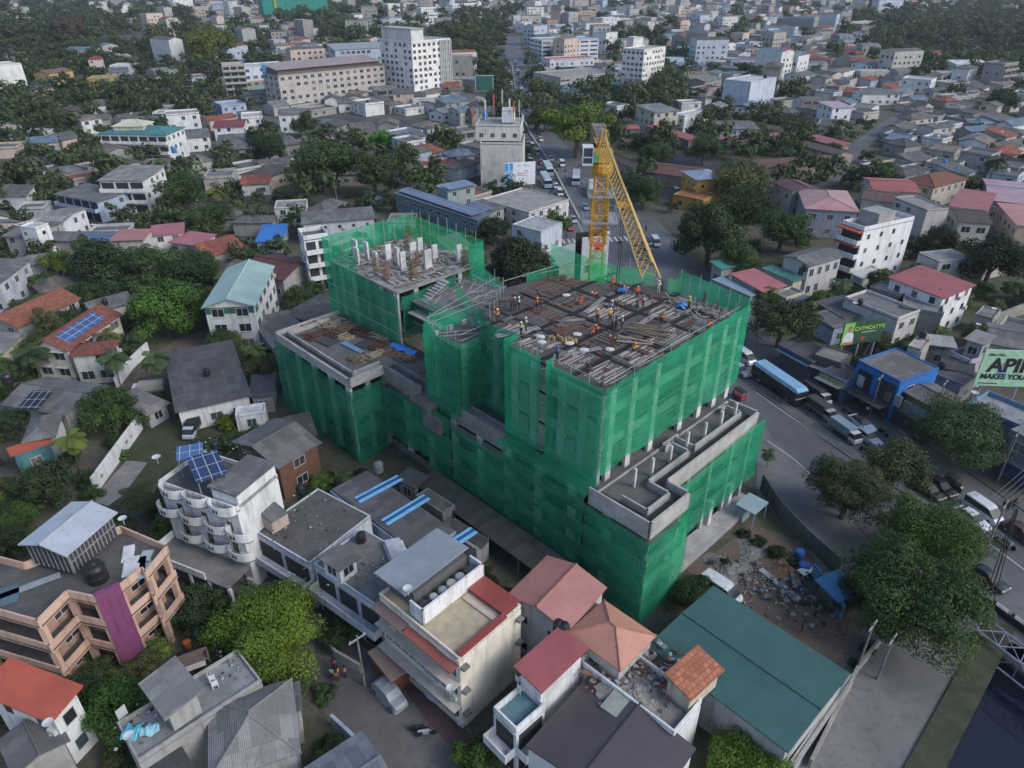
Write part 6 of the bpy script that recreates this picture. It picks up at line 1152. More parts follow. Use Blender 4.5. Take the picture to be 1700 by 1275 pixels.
jam = [('car', (870, 226), BLK, 'dark car at the back of the jam beside the aerial topped building'), ('car', (875, 233), GRY, 'grey car second from the back of the jam'), ('van', (884, 243), WHT, 'white van third from the back of the jam'), ('car', (876, 251), GRY, 'grey car at the kerb beside the white van in the jam'), ('van', (891, 253), SIL, 'silver van next to the median in the jam'), ('car', (880, 260), WHT, 'white car at the kerb above the emblem hoarding'), ('car', (899, 269), REDC, 'red car ahead of the long grey roofed bus'),
       ('bus', (909, 284), (.3, .36, .42), 'grey white bus in the jam beside the emblem hoarding'), ('bus', (906, 303), LBL, 'light blue fronted bus in the jam right of the emblem hoarding'), ('car', (920, 300), MRN, 'dark red car beside the light blue fronted bus'), ('car', (923, 309), WHT, 'white car just below the dark red car in the jam'), ('van', (929, 320), WHT, 'white van below the white car in the jam'), ('tuk_tuk', (916, 323), MRN, 'maroon three wheeler left of the white van in the jam'), ('car', (933, 330), (.05, .04, .05), 'dark car below the white van in the jam'),
       ('tuk_tuk', (915, 335), BLK, 'black three wheeler left of the dark car in the jam'), ('tuk_tuk', (923, 341), REDC, 'red three wheeler at the kerb above the roadside tree'), ('car', (939, 339), WHT, 'white car near the lower end of the jam'), ('tuk_tuk', (942, 349), REDC, 'red three wheeler below the last white car in the jam'), ('car', (952, 364), SIL, 'silver car beside the end of the median'), ('car', (946, 376), REDC, 'red car stopped just before the crossing')]
for k, p, c, lb in jam: V(k, p, D(p, 7, 12), c, lb, (.42, .5, .56) if k == 'bus' else None)
V('car', (904, 351), (880, 350), SIL, 'silver blue car turning in front of the roadside tree')
for k, p, q, c, lb, c2 in (('bus', (336, 161), (360, 162), LBL, 'light blue bus on the far left road beside the white wall', LBL), ('bus', (183, 166), (200, 165), WHT, 'white striped bus between trees at the upper left', WHT), ('van', (212, 364), (228, 358), WHT, 'white van parked by the trees at the upper left', None), ('lorry', (322, 710), (311, 727), (.5, .56, .62), 'white pickup lorry with a black cover parked on the grass yard', (.02, .022, .022)), ('lorry', (246, 648), (228, 650), WHT, 'white cabbed lorry with a grey box by the rusty sheds', (.3, .29, .27)),
        ('lorry', (630, 334), (620, 342), (.4, .5, .6), 'lorry with a light blue box behind the left tower', (.2, .42, .52)), ('car', (1122, 309), (1126, 316), (.5, .55, .6), 'white car parked below the yellow house gate', None), ('van', (1197, 980), (1212, 990), WHT, 'white van parked at the edge of the earth yard', None), ('car', (1350, 299), (1365, 298), (.3, .38, .42), 'silver car on the lane by the brown arcade', None), ('car', (1437, 270), (1448, 268), WHT, 'white car by the small grey sheds right of the market', None),
        ('car', (325, 328), (327, 320), WHT, 'white car in the gap left of the palm tree', None), ('car', (1150, 300 - 60), (1160, 243), BLK, 'black car in the market court', None), ('motorcycle', (697, 1206), (712, 1206), BLK, 'black motorcycle parked in front of the cream block', None), ('motorcycle', (707, 1213), (720, 1211), SIL, 'silver and black motorcycle beside the black one at the cream block', None), ('motorcycle', (1362, 1010), (1372, 1004), BLK, 'motorcycle at the edge of the earth yard near the dark heap', None),
        ('motorcycle', (968, 272), (978, 270), BLK, 'motorcycle alone in the open space by the crane mast', None), ('tuk_tuk', (292, 592), (300, 585), MRN, 'dark maroon vehicle parked at the end of the dirt lane', None)):
    V(k, p, q, c, lb, c2)
rv = random.Random(21); far = []
FL = ['nearest', 'second', 'third', 'fourth', 'fifth', 'sixth', 'seventh', 'eighth', 'ninth', 'tenth', 'eleventh', 'twelfth', 'thirteenth', 'fourteenth', 'fifteenth', 'sixteenth', 'seventeenth']
CN = [(WHT, 'white'), (SIL, 'silver'), (BLK, 'black'), (REDC, 'red'), (GRY, 'grey'), (BLUC, 'blue')]
for lane, nm, n in (([(864, 212), (852, 160), (843, 100)], 'left lane', 17), ([(884, 200), (866, 150), (855, 100)], 'right lane', 16), ([(897, 228), (880, 190), (870, 170)], 'kerb under the big tree', 8)):
    pts = [G(p) for p in lane]; tot = sum((b - a).length for a, b in zip(pts, pts[1:]))
    for i in range(n):
        s = tot * (i + .5 + rv.uniform(-.2, .2)) / n; a, b = pts[0], pts[1]
        if s > (b - a).length: s -= (b - a).length; a, b = pts[1], pts[2]
        q = a + (b - a).normalized() * s; pp = PX(q.x, q.y, .7); c, cn = rv.choice(CN); k = rv.choice(('car', 'car', 'van', 'tuk_tuk', 'lorry'))
        dd = -(b - a).normalized(); V(k, pp, PX(q.x + dd.x * 3, q.y + dd.y * 3, .7), c, f'{cn} {VN[k]}, {FL[i]} from the jam in the far {nm}' if i else f'{cn} {VN[k]} nearest the jam in the far {nm}', None)
def paintall():
    for o, c, c2 in ALLV:
        for ch in o.children:
            if ch.name.split('.')[0] in ('body', 'cab', 'cab_roof', 'pillar'): ch.color = (*c, 1)
            if ch.name.split('.')[0] == 'roof': ch.color = (*(c2 or c), 1)
            if ch.name.split('.')[0] == 'load_cover': ch.color = (*(c2 or (.1, .1, .1)), 1)
# covered car on the lane
a, b = G((646, 1150), .7), G((672, 1178), .7); cc = empty('covered_car', a.x, a.y, .03, math.atan2(b.y - a.y, b.x - a.x), 'small car under a shiny silver cover parked by the brown kiosk', 'car')
sect(MB(), [(-1.95, .6, .5, .1, .6), (-1.8, .85, .7, .08, .95), (-1.3, .9, .66, .06, 1.35), (-.4, .9, .66, .06, 1.48), (.5, .9, .66, .06, 1.42), (1.1, .88, .7, .06, 1.0), (1.8, .84, .66, .08, .85), (2.0, .6, .5, .12, .6)]).build('cover', mat('plain', (.3, .34, .37), r=.35), cc); wheels(cc, (-1.2, 1.25), .8, .28)
# ================================================================ trees: crowns of many small leaf faces on tapered, forked trunks
def crown(seed, n, ls, lobes, flat=1.0, spread=1.0, kind='round'):
    r2 = random.Random(seed); v = []; f = []; tone = []
    L_ = []
    for i in range(lobes):
        a = i * 2.4 + r2.uniform(-.4, .4); t = (i + .5) / lobes; rr_ = spread * math.sqrt(t) * .78; z = r2.uniform(-.62, .45) + (.35 * (1 - t)); s = r2.uniform(.28, .5)
        if kind == 'tall': rr_ *= .6; z = -0.9 + 1.9 * t; s *= .9 * (1.15 - .5 * abs(t - .4))
        L_.append((rr_ * math.cos(a), rr_ * math.sin(a), z * .75 * flat, s, r2.uniform(-.25, .25)))
    for i in range(n):
        x, y, z, s, tn = L_[r2.randrange(lobes)]; th = r2.uniform(0, 6.283); cz = r2.uniform(-.75, 1); q = math.sqrt(1 - cz * cz); rad = s * (r2.random() ** .35) * (1 + .18 * math.sin(th * 3 + seed + tn * 9))
        d = Vector((q * math.cos(th), q * math.sin(th), cz)); p = Vector((x, y, z)) + Vector((d.x * rad, d.y * rad, d.z * rad * .72 * flat))
        nrm = (d + Vector((r2.uniform(-.7, .7), r2.uniform(-.7, .7), r2.uniform(-.3, .9)))).normalized(); a = nrm.orthogonal().normalized(); a.rotate(__import__('mathutils').Quaternion(nrm, r2.uniform(0, 6.28))); b = nrm.cross(a); h = ls * r2.uniform(.6, 1.3)
        k = len(v); v += [tuple(p - a * h), tuple(p - b * h * .55), tuple(p + a * h), tuple(p + b * h * .55)]; f.append((k, k+1, k+2, k+3)); tone.append(min(1, max(0, .45 + tn + r2.uniform(-.35, .35))))
    me = bpy.data.meshes.new('crown'); me.from_pydata(v, [], f); me.materials.append(LEAF); at_ = me.attributes.new('tone', 'FLOAT', 'FACE'); at_.data.foreach_set('value', tone); me.update(); return me
LEAF = mat('leaf'); BARK = mat('wood', (.11, .09, .075))
def trunkmesh(seed, zc):                               # unit crown radius 1 at height 0; trunk from z = -zc up
    r2 = random.Random(seed); mb = MB(); mb.tube((0, 0, -zc), (0, 0, -.45), .09, 8, r2=.065)
    for i in range(5): a = i * 1.26 + r2.uniform(-.3, .3); mb.tube((0, 0, -.5 + i * .03), (.5 * math.cos(a), .5 * math.sin(a), r2.uniform(-.05, .25)), .045, 5, r2=.018)
    mb.tube((0, 0, -.46), (.05, 0, .4), .06, 6, r2=.02); return mb.mesh('trunk', [BARK])
def palmmesh(seed, n=17):
    r2 = random.Random(seed); v = []; f = []; tone = []
    for i in range(n):
        a = i * 2.4; el = r2.uniform(-.25, 1.0) if i > 4 else r2.uniform(-.6, -.2); L = r2.uniform(.85, 1.1); p = Vector((0, 0, 0)); d = Vector((math.cos(a), math.sin(a), el)).normalized(); side = Vector((-math.sin(a), math.cos(a), 0)); seg = 9; tn = r2.uniform(.2, .9)
        for s in range(seg):
            q = p + d * (L / seg); d = (d + Vector((0, 0, -.17))).normalized()
            for sg in (-1, 1):
                for t in (0, .5):
                    b0 = p.lerp(q, t); b1 = p.lerp(q, t + .4); ln = .27 * math.sin(math.pi * min(.96, (s + t + 1) / (seg + 1))) + .04; dp = side * sg * ln + d * ln * .5 + Vector((0, 0, -ln * .45)); k = len(v)
                    v += [tuple(b0), tuple(b1), tuple(b1 + dp), tuple(b0 + dp * .95)]; f.append((k, k+1, k+2, k+3)); tone.append(tn)
            p = q
    me = bpy.data.meshes.new('fronds'); me.from_pydata(v, [], f); me.materials.append(LEAF); at_ = me.attributes.new('tone', 'FLOAT', 'FACE'); at_.data.foreach_set('value', tone); me.update(); return me
CM = {}
def crownmesh(kind, lod, sd):
    k = (kind, lod, sd)
    if k not in CM:
        n, ls = {0: (38000, .024), 1: (11000, .042), 2: (6500, .055), 3: (3200, .075)}[lod]; fl = {'round': 1.0, 'wide': .75, 'tall': 1.25, 'bush': .8}[kind]
        CM[k] = crown(sd * 13 + lod + len(kind), n, ls, {0: 30, 1: 22, 2: 15, 3: 11}[lod] if kind != 'tall' else 16, fl, 1.0, 'tall' if kind == 'tall' else 'round')
    return CM[k]
TM = {k: trunkmesh(5, z) for k, z in (('round', .95), ('wide', .9), ('tall', 1.25), ('bush', .55))}; PM = [palmmesh(s) for s in (1, 2, 3)]
PT = MB().tube((.12, 0, -2.1), (.05, 0, -1), .045, 6, r2=.038).tube((.05, 0, -1.02), (0, 0, .02), .038, 6, r2=.03).mesh('trunk', [BARK])
DKG, MDG, LTG, YLG, BRG, BLG, OLV, BRN = (.042, .07, .034), (.06, .1, .04), (.08, .135, .04), (.11, .16, .035), (.06, .16, .03), (.045, .075, .045), (.08, .088, .042), (.08, .072, .06)
TREES = []
tr2 = random.Random(3)
def tree(kind, p, rpx, col, label, cat='tree', group=None, base=True):
    if kind == 'palm':
        Rr = 3.4
        for _ in range(6): g_ = G(p, 2.1 * Rr); d = depth(g_.x, g_.y, 2.1 * Rr); Rr = max(1.2, min(4.6, rpx * d / CF))
        z = 2.1 * Rr
    else:
        hf = {'round': .95, 'wide': .9, 'tall': 1.25, 'bush': .55}[kind]; Rr = 4
        for _ in range(8): g_ = G(p, hf * Rr); d = depth(g_.x, g_.y, hf * Rr); Rr = max(.5, min(15, rpx * d / CF))
        z = hf * Rr
    pxr = Rr * CF / d * .6; lod = 0 if pxr > 38 else 1 if pxr > 17 else 2 if pxr > 9 else 3
    o = empty({'palm': 'palm_tree', 'bush': 'bush'}.get(kind, 'tree'), g_.x, g_.y, 0, tr2.uniform(0, 6.28), label, cat, group); o.scale = (Rr, Rr, Rr)
    cm = tr2.choice(PM) if kind == 'palm' else crownmesh(kind, lod, tr2.randrange(3 if lod else 2))
    c = link('fronds' if kind == 'palm' else 'crown', cm, o, (0, 0, z / Rr), 0); j = tr2.uniform(.85, 1.15); j *= 1.5; c.color = (col[0] * j, col[1] * tr2.uniform(.92, 1.08) * j, col[2] * j, 1)
    if kind != 'palm': c.scale = (tr2.uniform(.92, 1.1), tr2.uniform(.92, 1.1), tr2.uniform(.9, 1.1))
    link('trunk', PT if kind == 'palm' else TM[kind], o, (0, 0, z / Rr)); TREES.append((g_.x, g_.y, Rr, p)); return o
T = tree
for a in (('wide', (1518, 985), 112, (.036, .068, .022), 'huge dark green tree spreading beside the bridge at the lower right'), ('round', (1545, 890), 78, (.045, .09, .02), 'bright leafed tree rising behind the huge tree at the lower right'), ('round', (1412, 812), 66, (.05, .066, .034), 'dull green tree at the forecourt edge left of the huge tree'), ('round', (1490, 775), 54, (.05, .066, .034), 'dull green tree on the median behind the forecourt tree'),
          ('wide', (1598, 712), 72, (.045, .072, .034), 'spreading dark tree on the pavement right of the light blue car'), ('wide', (1300, 532), 56, (.036, .062, .03), 'wide dark tree by the right corner of the top deck'), ('bush', (1152, 985), 38, (.026, .05, .018), 'dense dark bush growing against the lower right net corner'), ('round', (444, 1048), 78, (.075, .12, .02), 'bright yellow green leafy tree beside the lane at the bottom left'),
          ('round', (192, 1170), 55, (.04, .085, .022), 'dark green bushy tree between the salmon block and grey terrace'), ('round', (120, 1150), 36, DKG, 'dark tree at the foot of the salmon block'), ('bush', (330, 1010), 48, (.035, .06, .028), 'flowering grey green shrub in front of the salmon block'), ('round', (270, 512), 56, (.045, .1, .025), 'round fresh green tree left of the pale green roof'), ('bush', (565, 1050), 38, (.03, .055, .02), 'clipped hedge bush beside the white terrace wall'),
          ('round', (170, 440), 52, (.03, .055, .028), 'layered dark tree left of the coral roofed house'), ('round', (245, 445), 48, (.035, .065, .025), 'green tree right of the coral roofed house'), ('round', (322, 450), 42, (.035, .06, .026), 'dark tree behind the fresh green round tree'), ('round', (60, 530), 28, (.07, .09, .02), 'small yellowish green tree between the two terracotta roofs'), ('round', (180, 680), 48, (.045, .085, .03), 'white flowering tree beside the long white lane wall'),
          ('palm', (115, 725), 32, (.075, .1, .025), 'leaning coconut palm left of the long white lane wall'), ('palm', (228, 820), 34, (.035, .055, .025), 'dark low palm left of the round balconies'), ('round', (75, 800), 52, (.04, .065, .028), 'grey green tree below the leaning coconut palm'), ('round', (275, 870), 28, (.07, .12, .03), 'light green tree in front of the round balcony building'), ('bush', (380, 700), 22, (.07, .09, .02), 'yellow green bush on the grass yard by the pickup lorry'),
          ('palm', (570, 790), 15, (.05, .08, .03), 'small palm in the gap by the timber gallery house'), ('bush', (430, 590), 22, (.04, .065, .022), 'bush on the end of the wide dark roof'), ('bush', (790, 1262), 48, (.04, .075, .02), 'green bush at the bottom edge by the crimson roofed house'), ('bush', (1240, 1268), 72, (.07, .13, .022), 'fresh green bushes at the bottom edge below the teal warehouse'), ('round', (20, 700), 30, DKG, 'dark tree at the left edge above the orange lean-to'),
          ('round', (20, 900), 40, DKG, 'dark tree at the left edge beside the silver roofed enclosure'), ('round', (30, 860), 30, (.05, .09, .025), 'fresh green tree left of the silver roofed enclosure'), ('bush', (540, 1150), 20, DKG, 'dark hedge between the lane and grey lean-to roof'), ('bush', (545, 1240), 24, (.03, .055, .02), 'garden bush behind the pale blue wall'), ('palm', (1278, 752), 10, (.04, .075, .025), 'small palm at the forecourt behind the net corner'),
          ('wide', (960, 205), 62, (.075, .12, .022), 'broad yellow green rain tree beside the main road behind the crane'), ('wide', (905, 195), 26, (.05, .085, .022), 'smaller green tree left of the broad rain tree'), ('round', (1070, 318), 32, (.035, .06, .024), 'dark layered tree right of the crane jib'), ('round', (1228, 298), 46, (.065, .085, .035), 'pale olive green tree right of the yellow house'), ('round', (1180, 385), 62, (.032, .055, .024), 'big dark tree group right of the junction'),
          ('round', (1240, 350), 46, (.03, .055, .022), 'dark tree below the pale olive tree'), ('palm', (1190, 378), 24, (.06, .08, .03), 'palm standing in front of the big dark junction tree'), ('round', (1300, 380), 44, (.034, .07, .022), 'dark green tree left of the white five storey building'), ('round', (1225, 430), 36, (.034, .062, .024), 'tree right behind the small teal roofed shop'), ('round', (1170, 245), 30, DKG, 'dark round tree below the red market strip'),
          ('bush', (1090, 255), 30, DKG, 'bushy dark trees inside the market court'), ('bush', (1060, 235), 22, DKG, 'dark shrub at the left of the market court'), ('round', (620, 285), 44, (.036, .06, .024), 'dark green tree left of the teal school building'), ('round', (535, 270), 55, (.04, .066, .026), 'large dark green tree in the centre left'), ('tall', (680, 275), 28, (.05, .07, .03), 'tall pointed olive tree right of the small turquoise roof'), ('tall', (722, 282), 18, (.04, .065, .026), 'slimmer pointed tree beside the tall olive tree'), ('bush', (630, 232), 26, (.05, .15, .022), 'bright green rounded tree in the centre left roofs'),
          ('round', (445, 245), 32, (.03, .055, .026), 'dark tree right of the large old grey roof'), ('round', (300, 320), 40, (.034, .062, .022), 'dark tree right of the three storey white block'), ('palm', (355, 318), 18, (.09, .1, .03), 'yellowish palm right of the three storey white block'), ('round', (350, 365), 34, (.036, .066, .024), 'tree clump left of the blue shed roof'), ('round', (922, 370), 24, (.05, .09, .024), 'small round roadside tree before the crossing'), ('round', (865, 440), 55, (.024, .042, .022), 'very dark tree mass behind the step of the netting'),
          ('round', (820, 380), 30, (.026, .045, .022), 'dark tree right of the long solar roof'), ('palm', (805, 365), 16, (.06, .08, .03), 'palm at the end of the long solar roof'), ('palm', (880, 440), 26, (.035, .05, .02), 'palm in the dark tree mass behind the top deck'), ('bush', (662, 345), 16, (.06, .07, .02), 'olive shrub just behind the left tower net corner'), ('round', (1385, 330 - 80), 16, DKG, 'small dark tree right of the diagonal arcade'), ('round', (1270, 490), 24, (.05, .09, .024), 'fresh green tree above the wide dark deck corner tree'),
          ('round', (350, 72), 40, (.07, .09, .025), 'pale olive tree at the top left near the arched hall'), ('palm', (325, 92), 14, (.07, .08, .03), 'palm in front of the pale olive tree'), ('round', (110, 45), 38, (.055, .05, .045), 'bare brownish purple tree at the top left'), ('round', (505, 205), 24, (.034, .06, .024), 'dark tree below the beige six storey building'), ('round', (1650, 430), 52, (.022, .036, .02), 'very dark tree mass at the right edge'), ('round', (1560, 400), 34, (.03, .045, .024), 'dark tree behind the grey flat house on the right'),
          ('palm', (1655, 265), 24, (.035, .045, .028), 'dark tall palm near the upper right edge'), ('round', (1610, 305), 22, (.05, .07, .024), 'olive tree below the maroon brown hipped roof'), ('round', (1465, 290), 26, (.036, .075, .02), 'green tree left of the maroon brown hipped roof'), ('round', (1665, 162), 26, DKG, 'dark tree above the right edge roofs'), ('round', (1420, 990), 34, (.024, .04, .02), 'dark undergrowth tree left of the huge tree')):
    T(*a, group=None)
rb2 = random.Random(9)
for i, (p, r_) in enumerate((((1260, 900), 14), ((1290, 915), 17), ((1320, 935), 14), ((1235, 885), 12), ((1205, 935), 12), ((1345, 955), 12), ((800, 960), 24), ((835, 985), 18), ((545, 790), 12), ((600, 785), 12), ((1440, 1080), 14), ((1418, 1100), 10), ((1620, 1060), 14))):
    T('bush', p, r_, (.03, .05, .02), ('low weeds by the plinth of the netted building', 'low weeds in the middle of the rubbish yard corner', 'low weeds under the corrugated fence', 'weeds at the shop plinth end', 'weeds left of the rubbish heap', 'weeds near the blue panel fence', 'dark shrub between the striped roof and netting', 'dark shrub behind the salmon pink roof', 'shrub below the timber gallery', 'shrub at the left foot of the lower netting', 'weedy bush by the concrete pole', 'small weedy bush at the teal roof corner', 'scrub under the bridge end of the huge tree')[i], 'bush')
# slim poles and wires by the roads
def pole(p, h, label, name='utility_pole', cat='pole', arm=True, m=None):
    q = G(p); o = empty(name, q.x, q.y, 0, R(44), label, cat); MB().tube((0, 0, 0), (0, 0, h), .13, 8, r2=.08).build('post', m or CON, o)
    if arm: MB().box(-.9, .9, -.06, .06, h - .5, h - .38).build('crossarm', STEEL, o); MB().lathe([(.05, h - .38), (.07, h - .3), (.04, h - .2)], 6, 0, (.7, 0)).lathe([(.05, h - .38), (.07, h - .3), (.04, h - .2)], 6, 0, (-.7, 0)).build('insulator', WHITEF, o)
    return o
pole((1420, 1118), 7, 'thick leaning concrete pole at the corner of the teal warehouse'); pole((1456, 1128), 6, 'thin concrete pole standing in the weeds by the riverside road'); pole((606, 1140), 7, 'concrete pole by the hedge on the lane'); pole((1655, 800), 8, 'grey pole on the pavement right of the roadside tree'); pole((1628, 930), 8.5, 'dark pole at the wires left of the white saloon')
pole((1545, 705), 7.5, 'pole in front of the olive sign shop'); pole((1443, 690), 7, 'pole standing before the bright blue shop'); pole((560, 340), 9, 'pole behind the long low house'); pole((1162, 150 + 55), 8, 'pole by the red market strip', arm=False); pole((875, 135), 9, 'street pole beside the far road', arm=False)
lp = empty('lattice_mast', *MW(27.5, -24.6), .15, 0, 'dark lattice lamp mast leaning over the bridge railing', 'mast')
mb = MB(); tp = Vector((2.2, 4.2, 9.5))
for dx, dy in ((-.3, -.3), (.3, -.3), (.3, .3), (-.3, .3)): mb.tube((dx, dy, 0), (tp.x + dx * .3, tp.y + dy * .3, tp.z), .05, 4)
for k in range(12): t = k / 12; a = tp * t; b = tp * (t + 1 / 12); mb.tube((a.x - .3 * (1 - t * .7), a.y - .3, a.z), (b.x + .3 * (1 - t * .7), b.y + .3 * (1 - t), b.z), .03, 3)
mb.build('lattice', DARK, lp)
wr = MB(); A_ = Vector((*G((1628, 930)), 8.2)); B_ = Vector((*G((1760, 800)), 9))
for k in range(7):
    o_ = Vector((k * .35 - 1.1, k * -.4 + 1, k * .12)); pr = None
    for i in range(13):
        t = i / 12; q = (A_ + o_).lerp(B_ + o_, t); q.z -= math.sin(t * math.pi) * .8
        if pr: wr.tube(pr, q, .02, 3, cap=False)
        pr = q
tag(wr.build('overhead_wire', mat('plain', (.2, .2, .21))), 'bundle of overhead wires crossing the road at the right edge', 'wires')
# ================================================================ people
SKIN = mat('plain', (.16, .085, .055)); CLOTH = mat('objcol', (1, 1, 1)); HAIRM = mat('plain', (.015, .012, .01))
def skinned(name, J, E, Rd, mats, extra=None):
    me = bpy.data.meshes.new('t'); ks = list(J); me.from_pydata([J[k] for k in ks], [(ks.index(a), ks.index(b)) for a, b in E], []); o = bpy.data.objects.new('t', me); COL.objects.link(o)
    md = o.modifiers.new('s', 'SKIN'); md.use_smooth_shade = True
    for i, k in enumerate(ks): r = Rd[k]; me.skin_vertices[0].data[i].radius = (r, r) if not isinstance(r, tuple) else r; me.skin_vertices[0].data[i].use_root = (i == 0)
    sb = o.modifiers.new('u', 'SUBSURF'); sb.levels = sb.render_levels = 1
    bpy.context.view_layer.update(); ev = o.evaluated_get(bpy.context.evaluated_depsgraph_get()); m2 = bpy.data.meshes.new_from_object(ev); bpy.data.objects.remove(o); m2.name = name
    m2.materials.clear(); m2.materials.append(mats)
    if extra:
        n = len(m2.vertices); vs = [tuple(v.co) for v in m2.vertices] + extra.v; fs = [tuple(p.vertices) for p in m2.polygons] + [tuple(i + n for i in f) for f in extra.f]; m3 = bpy.data.meshes.new(name); m3.from_pydata(vs, [], fs); m3.materials.append(mats); m2 = m3
    m2.polygons.foreach_set('use_smooth', [True] * len(m2.polygons)); return m2
POSE = {
 'stand': dict(P=(0,0,.95), C=(.01,0,1.3), N=(0,0,1.48), H=(.03,0,1.6), T=(.03,0,1.7), S=(0,.19,1.42), E=(.02,.25,1.13), W=(.12,.22,.9), F=(.17,.21,.83), h=(0,.09,.9), K=(.03,.11,.5), A=(0,.12,.09), t=(.16,.13,.04)),
 'walk': dict(P=(0,0,.93), C=(.04,0,1.28), N=(.05,0,1.46), H=(.09,0,1.58), T=(.1,0,1.68), S=(.04,.19,1.4), E=(-.06,.25,1.13), W=(.08,.23,.92), F=(.14,.22,.86), h=(0,.09,.9), K=(.12,.1,.5), A=(-.02,.11,.1), t=(.13,.12,.04), K2=(-.05,-.1,.5), A2=(-.28,-.11,.16), t2=(-.16,-.12,.04)),
 'bend': dict(P=(-.12,0,.86), C=(.2,0,1.02), N=(.38,0,1.05), H=(.48,0,1.0), T=(.57,0,.96), S=(.32,.19,1.0), E=(.36,.22,.72), W=(.42,.18,.48), F=(.45,.16,.4), h=(-.12,.1,.84), K=(.02,.13,.46), A=(-.06,.15,.09), t=(.1,.16,.04)),
 'crouch': dict(P=(-.12,0,.32), C=(.08,0,.6), N=(.18,0,.75), H=(.26,0,.84), T=(.31,0,.92), S=(.14,.19,.7), E=(.33,.2,.5), W=(.46,.13,.36), F=(.5,.11,.3), h=(-.1,.1,.32), K=(.27,.19,.44), A=(0,.16,.09), t=(.16,.17,.04))}
def person_proto(pose):
    q = POSE[pose]; J = {}; 
    for k in 'PCNHT': J[k] = q[k]
    for k in 'SEWFhKAt':
        J[k + 'l'] = q[k]; a = q.get(k + '2', q[k]); J[k + 'r'] = (a[0], -abs(a[1]), a[2])
    Ed = [('P', 'C'), ('C', 'N'), ('N', 'H'), ('H', 'T')]
    for s in 'lr': Ed += [('C', 'S' + s), ('S' + s, 'E' + s), ('E' + s, 'W' + s), ('W' + s, 'F' + s), ('P', 'h' + s), ('h' + s, 'K' + s), ('K' + s, 'A' + s), ('A' + s, 't' + s)]
    rad = dict(P=.12, C=.13, N=.055, H=.095, T=.06, S=.06, E=.042, W=.03, F=.035, h=.085, K=.055, A=.038, t=.035); Rd = {k: rad[k[0]] for k in J}
    ex = MB()
    for s in (1, -1):                                   # five fingers each, unequal and a little bent; nose and ears
        f = Vector(J['Fl' if s > 0 else 'Fr']); w_ = Vector(J['Wl' if s > 0 else 'Wr']); d = (f - w_).normalized()
        for i, l in enumerate((.055, .07, .075, .068)): b = f + Vector((.012 * (i - 1.5), s * .0, 0)) + d * .01; m_ = b + d * l * .55; ex.tube(b, m_, .009, 5); ex.tube(m_, m_ + (d + Vector((.4, 0, 0))).normalized() * l * .45, .008, 5)
        ex.tube(f - d * .02, f + Vector((.035, -s * .03, 0)) + d * .02, .01, 5)
        h = Vector(J['H']); ex.tube(h + Vector((0, s * .085, -.02)), h + Vector((0, s * .105, .02)), .02, 5)
    h = Vector(J['H']); ex.tube(h + Vector((.085, 0, 0)), h + Vector((.115, 0, -.02)), .014, 5)
    o = empty('person', 0, 0); link('body', skinned('body', J, Ed, Rd, SKIN, ex), o)
    Js = {k: J[k] for k in ('C', 'P')}; Es = [('C', 'P')]; e_ = {}
    for s in 'lr': Js['S' + s] = J['S' + s]; Js['E' + s] = J['E' + s]; Es += [('C', 'S' + s), ('S' + s, 'E' + s)]
    link('shirt', skinned('shirt', Js, Es, {'C': .155, 'P': .14, 'Sl': .08, 'Sr': .08, 'El': .06, 'Er': .06}, CLOTH), o)
    Jt = {'P': J['P']}; Et = []
    for s in 'lr': Jt['h' + s] = J['h' + s]; Jt['K' + s] = J['K' + s]; Jt['A' + s] = J['A' + s]; Et += [('P', 'h' + s), ('h' + s, 'K' + s), ('K' + s, 'A' + s)]
    link('trousers', skinned('trousers', Jt, Et, {'P': .13, 'hl': .1, 'hr': .1, 'Kl': .07, 'Kr': .07, 'Al': .055, 'Ar': .055}, CLOTH), o)
    hm = MB().lathe([(.125, -.01), (.12, .05), (.09, .1), (.03, .125)], 12).lathe([(.15, -.02), (.15, 0)], 12, 0, (.015, 0)); c = hm.build('helmet', CLOTH, o, J['H']); c.location = (J['H'][0], 0, J['H'][2] + .05)
    if pose == 'bend': c.rotation_euler = (0, R(70), 0)
    freeze(o); return o
PP = {}; NP = {}
def person(pose, p, z, face, shirt, label, helmet=(.65, .66, .65), trou=(.03, .035, .05), group='workers in bright vests on the deck'):
    first = pose not in PP
    if first: PP[pose] = person_proto(pose)
    o = PP[pose] if first else copy_tree(PP[pose])
    q = G(p, z); o.location = (q.x, q.y, z); o.rotation_euler = (0, 0, R(face)); tag(o, label, 'person', group)
    for ch in o.children: n = ch.name.split('.')[0]; ch.color = (*({'shirt': shirt, 'trousers': trou, 'helmet': helmet}.get(n, (1, 1, 1))), 1)
    PEOPLE.append(o); return o
PEOPLE = []
ORG, LIM, PAL, BLS, YEO, NAV = (.75, .14, .03), (.5, .65, .1), (.55, .65, .55), (.06, .2, .45), (.75, .32, .04), (.04, .06, .14)
def zp(x, y): return (840 + x / 4.048, 400 + y / 4.048)
ZD = 23.35
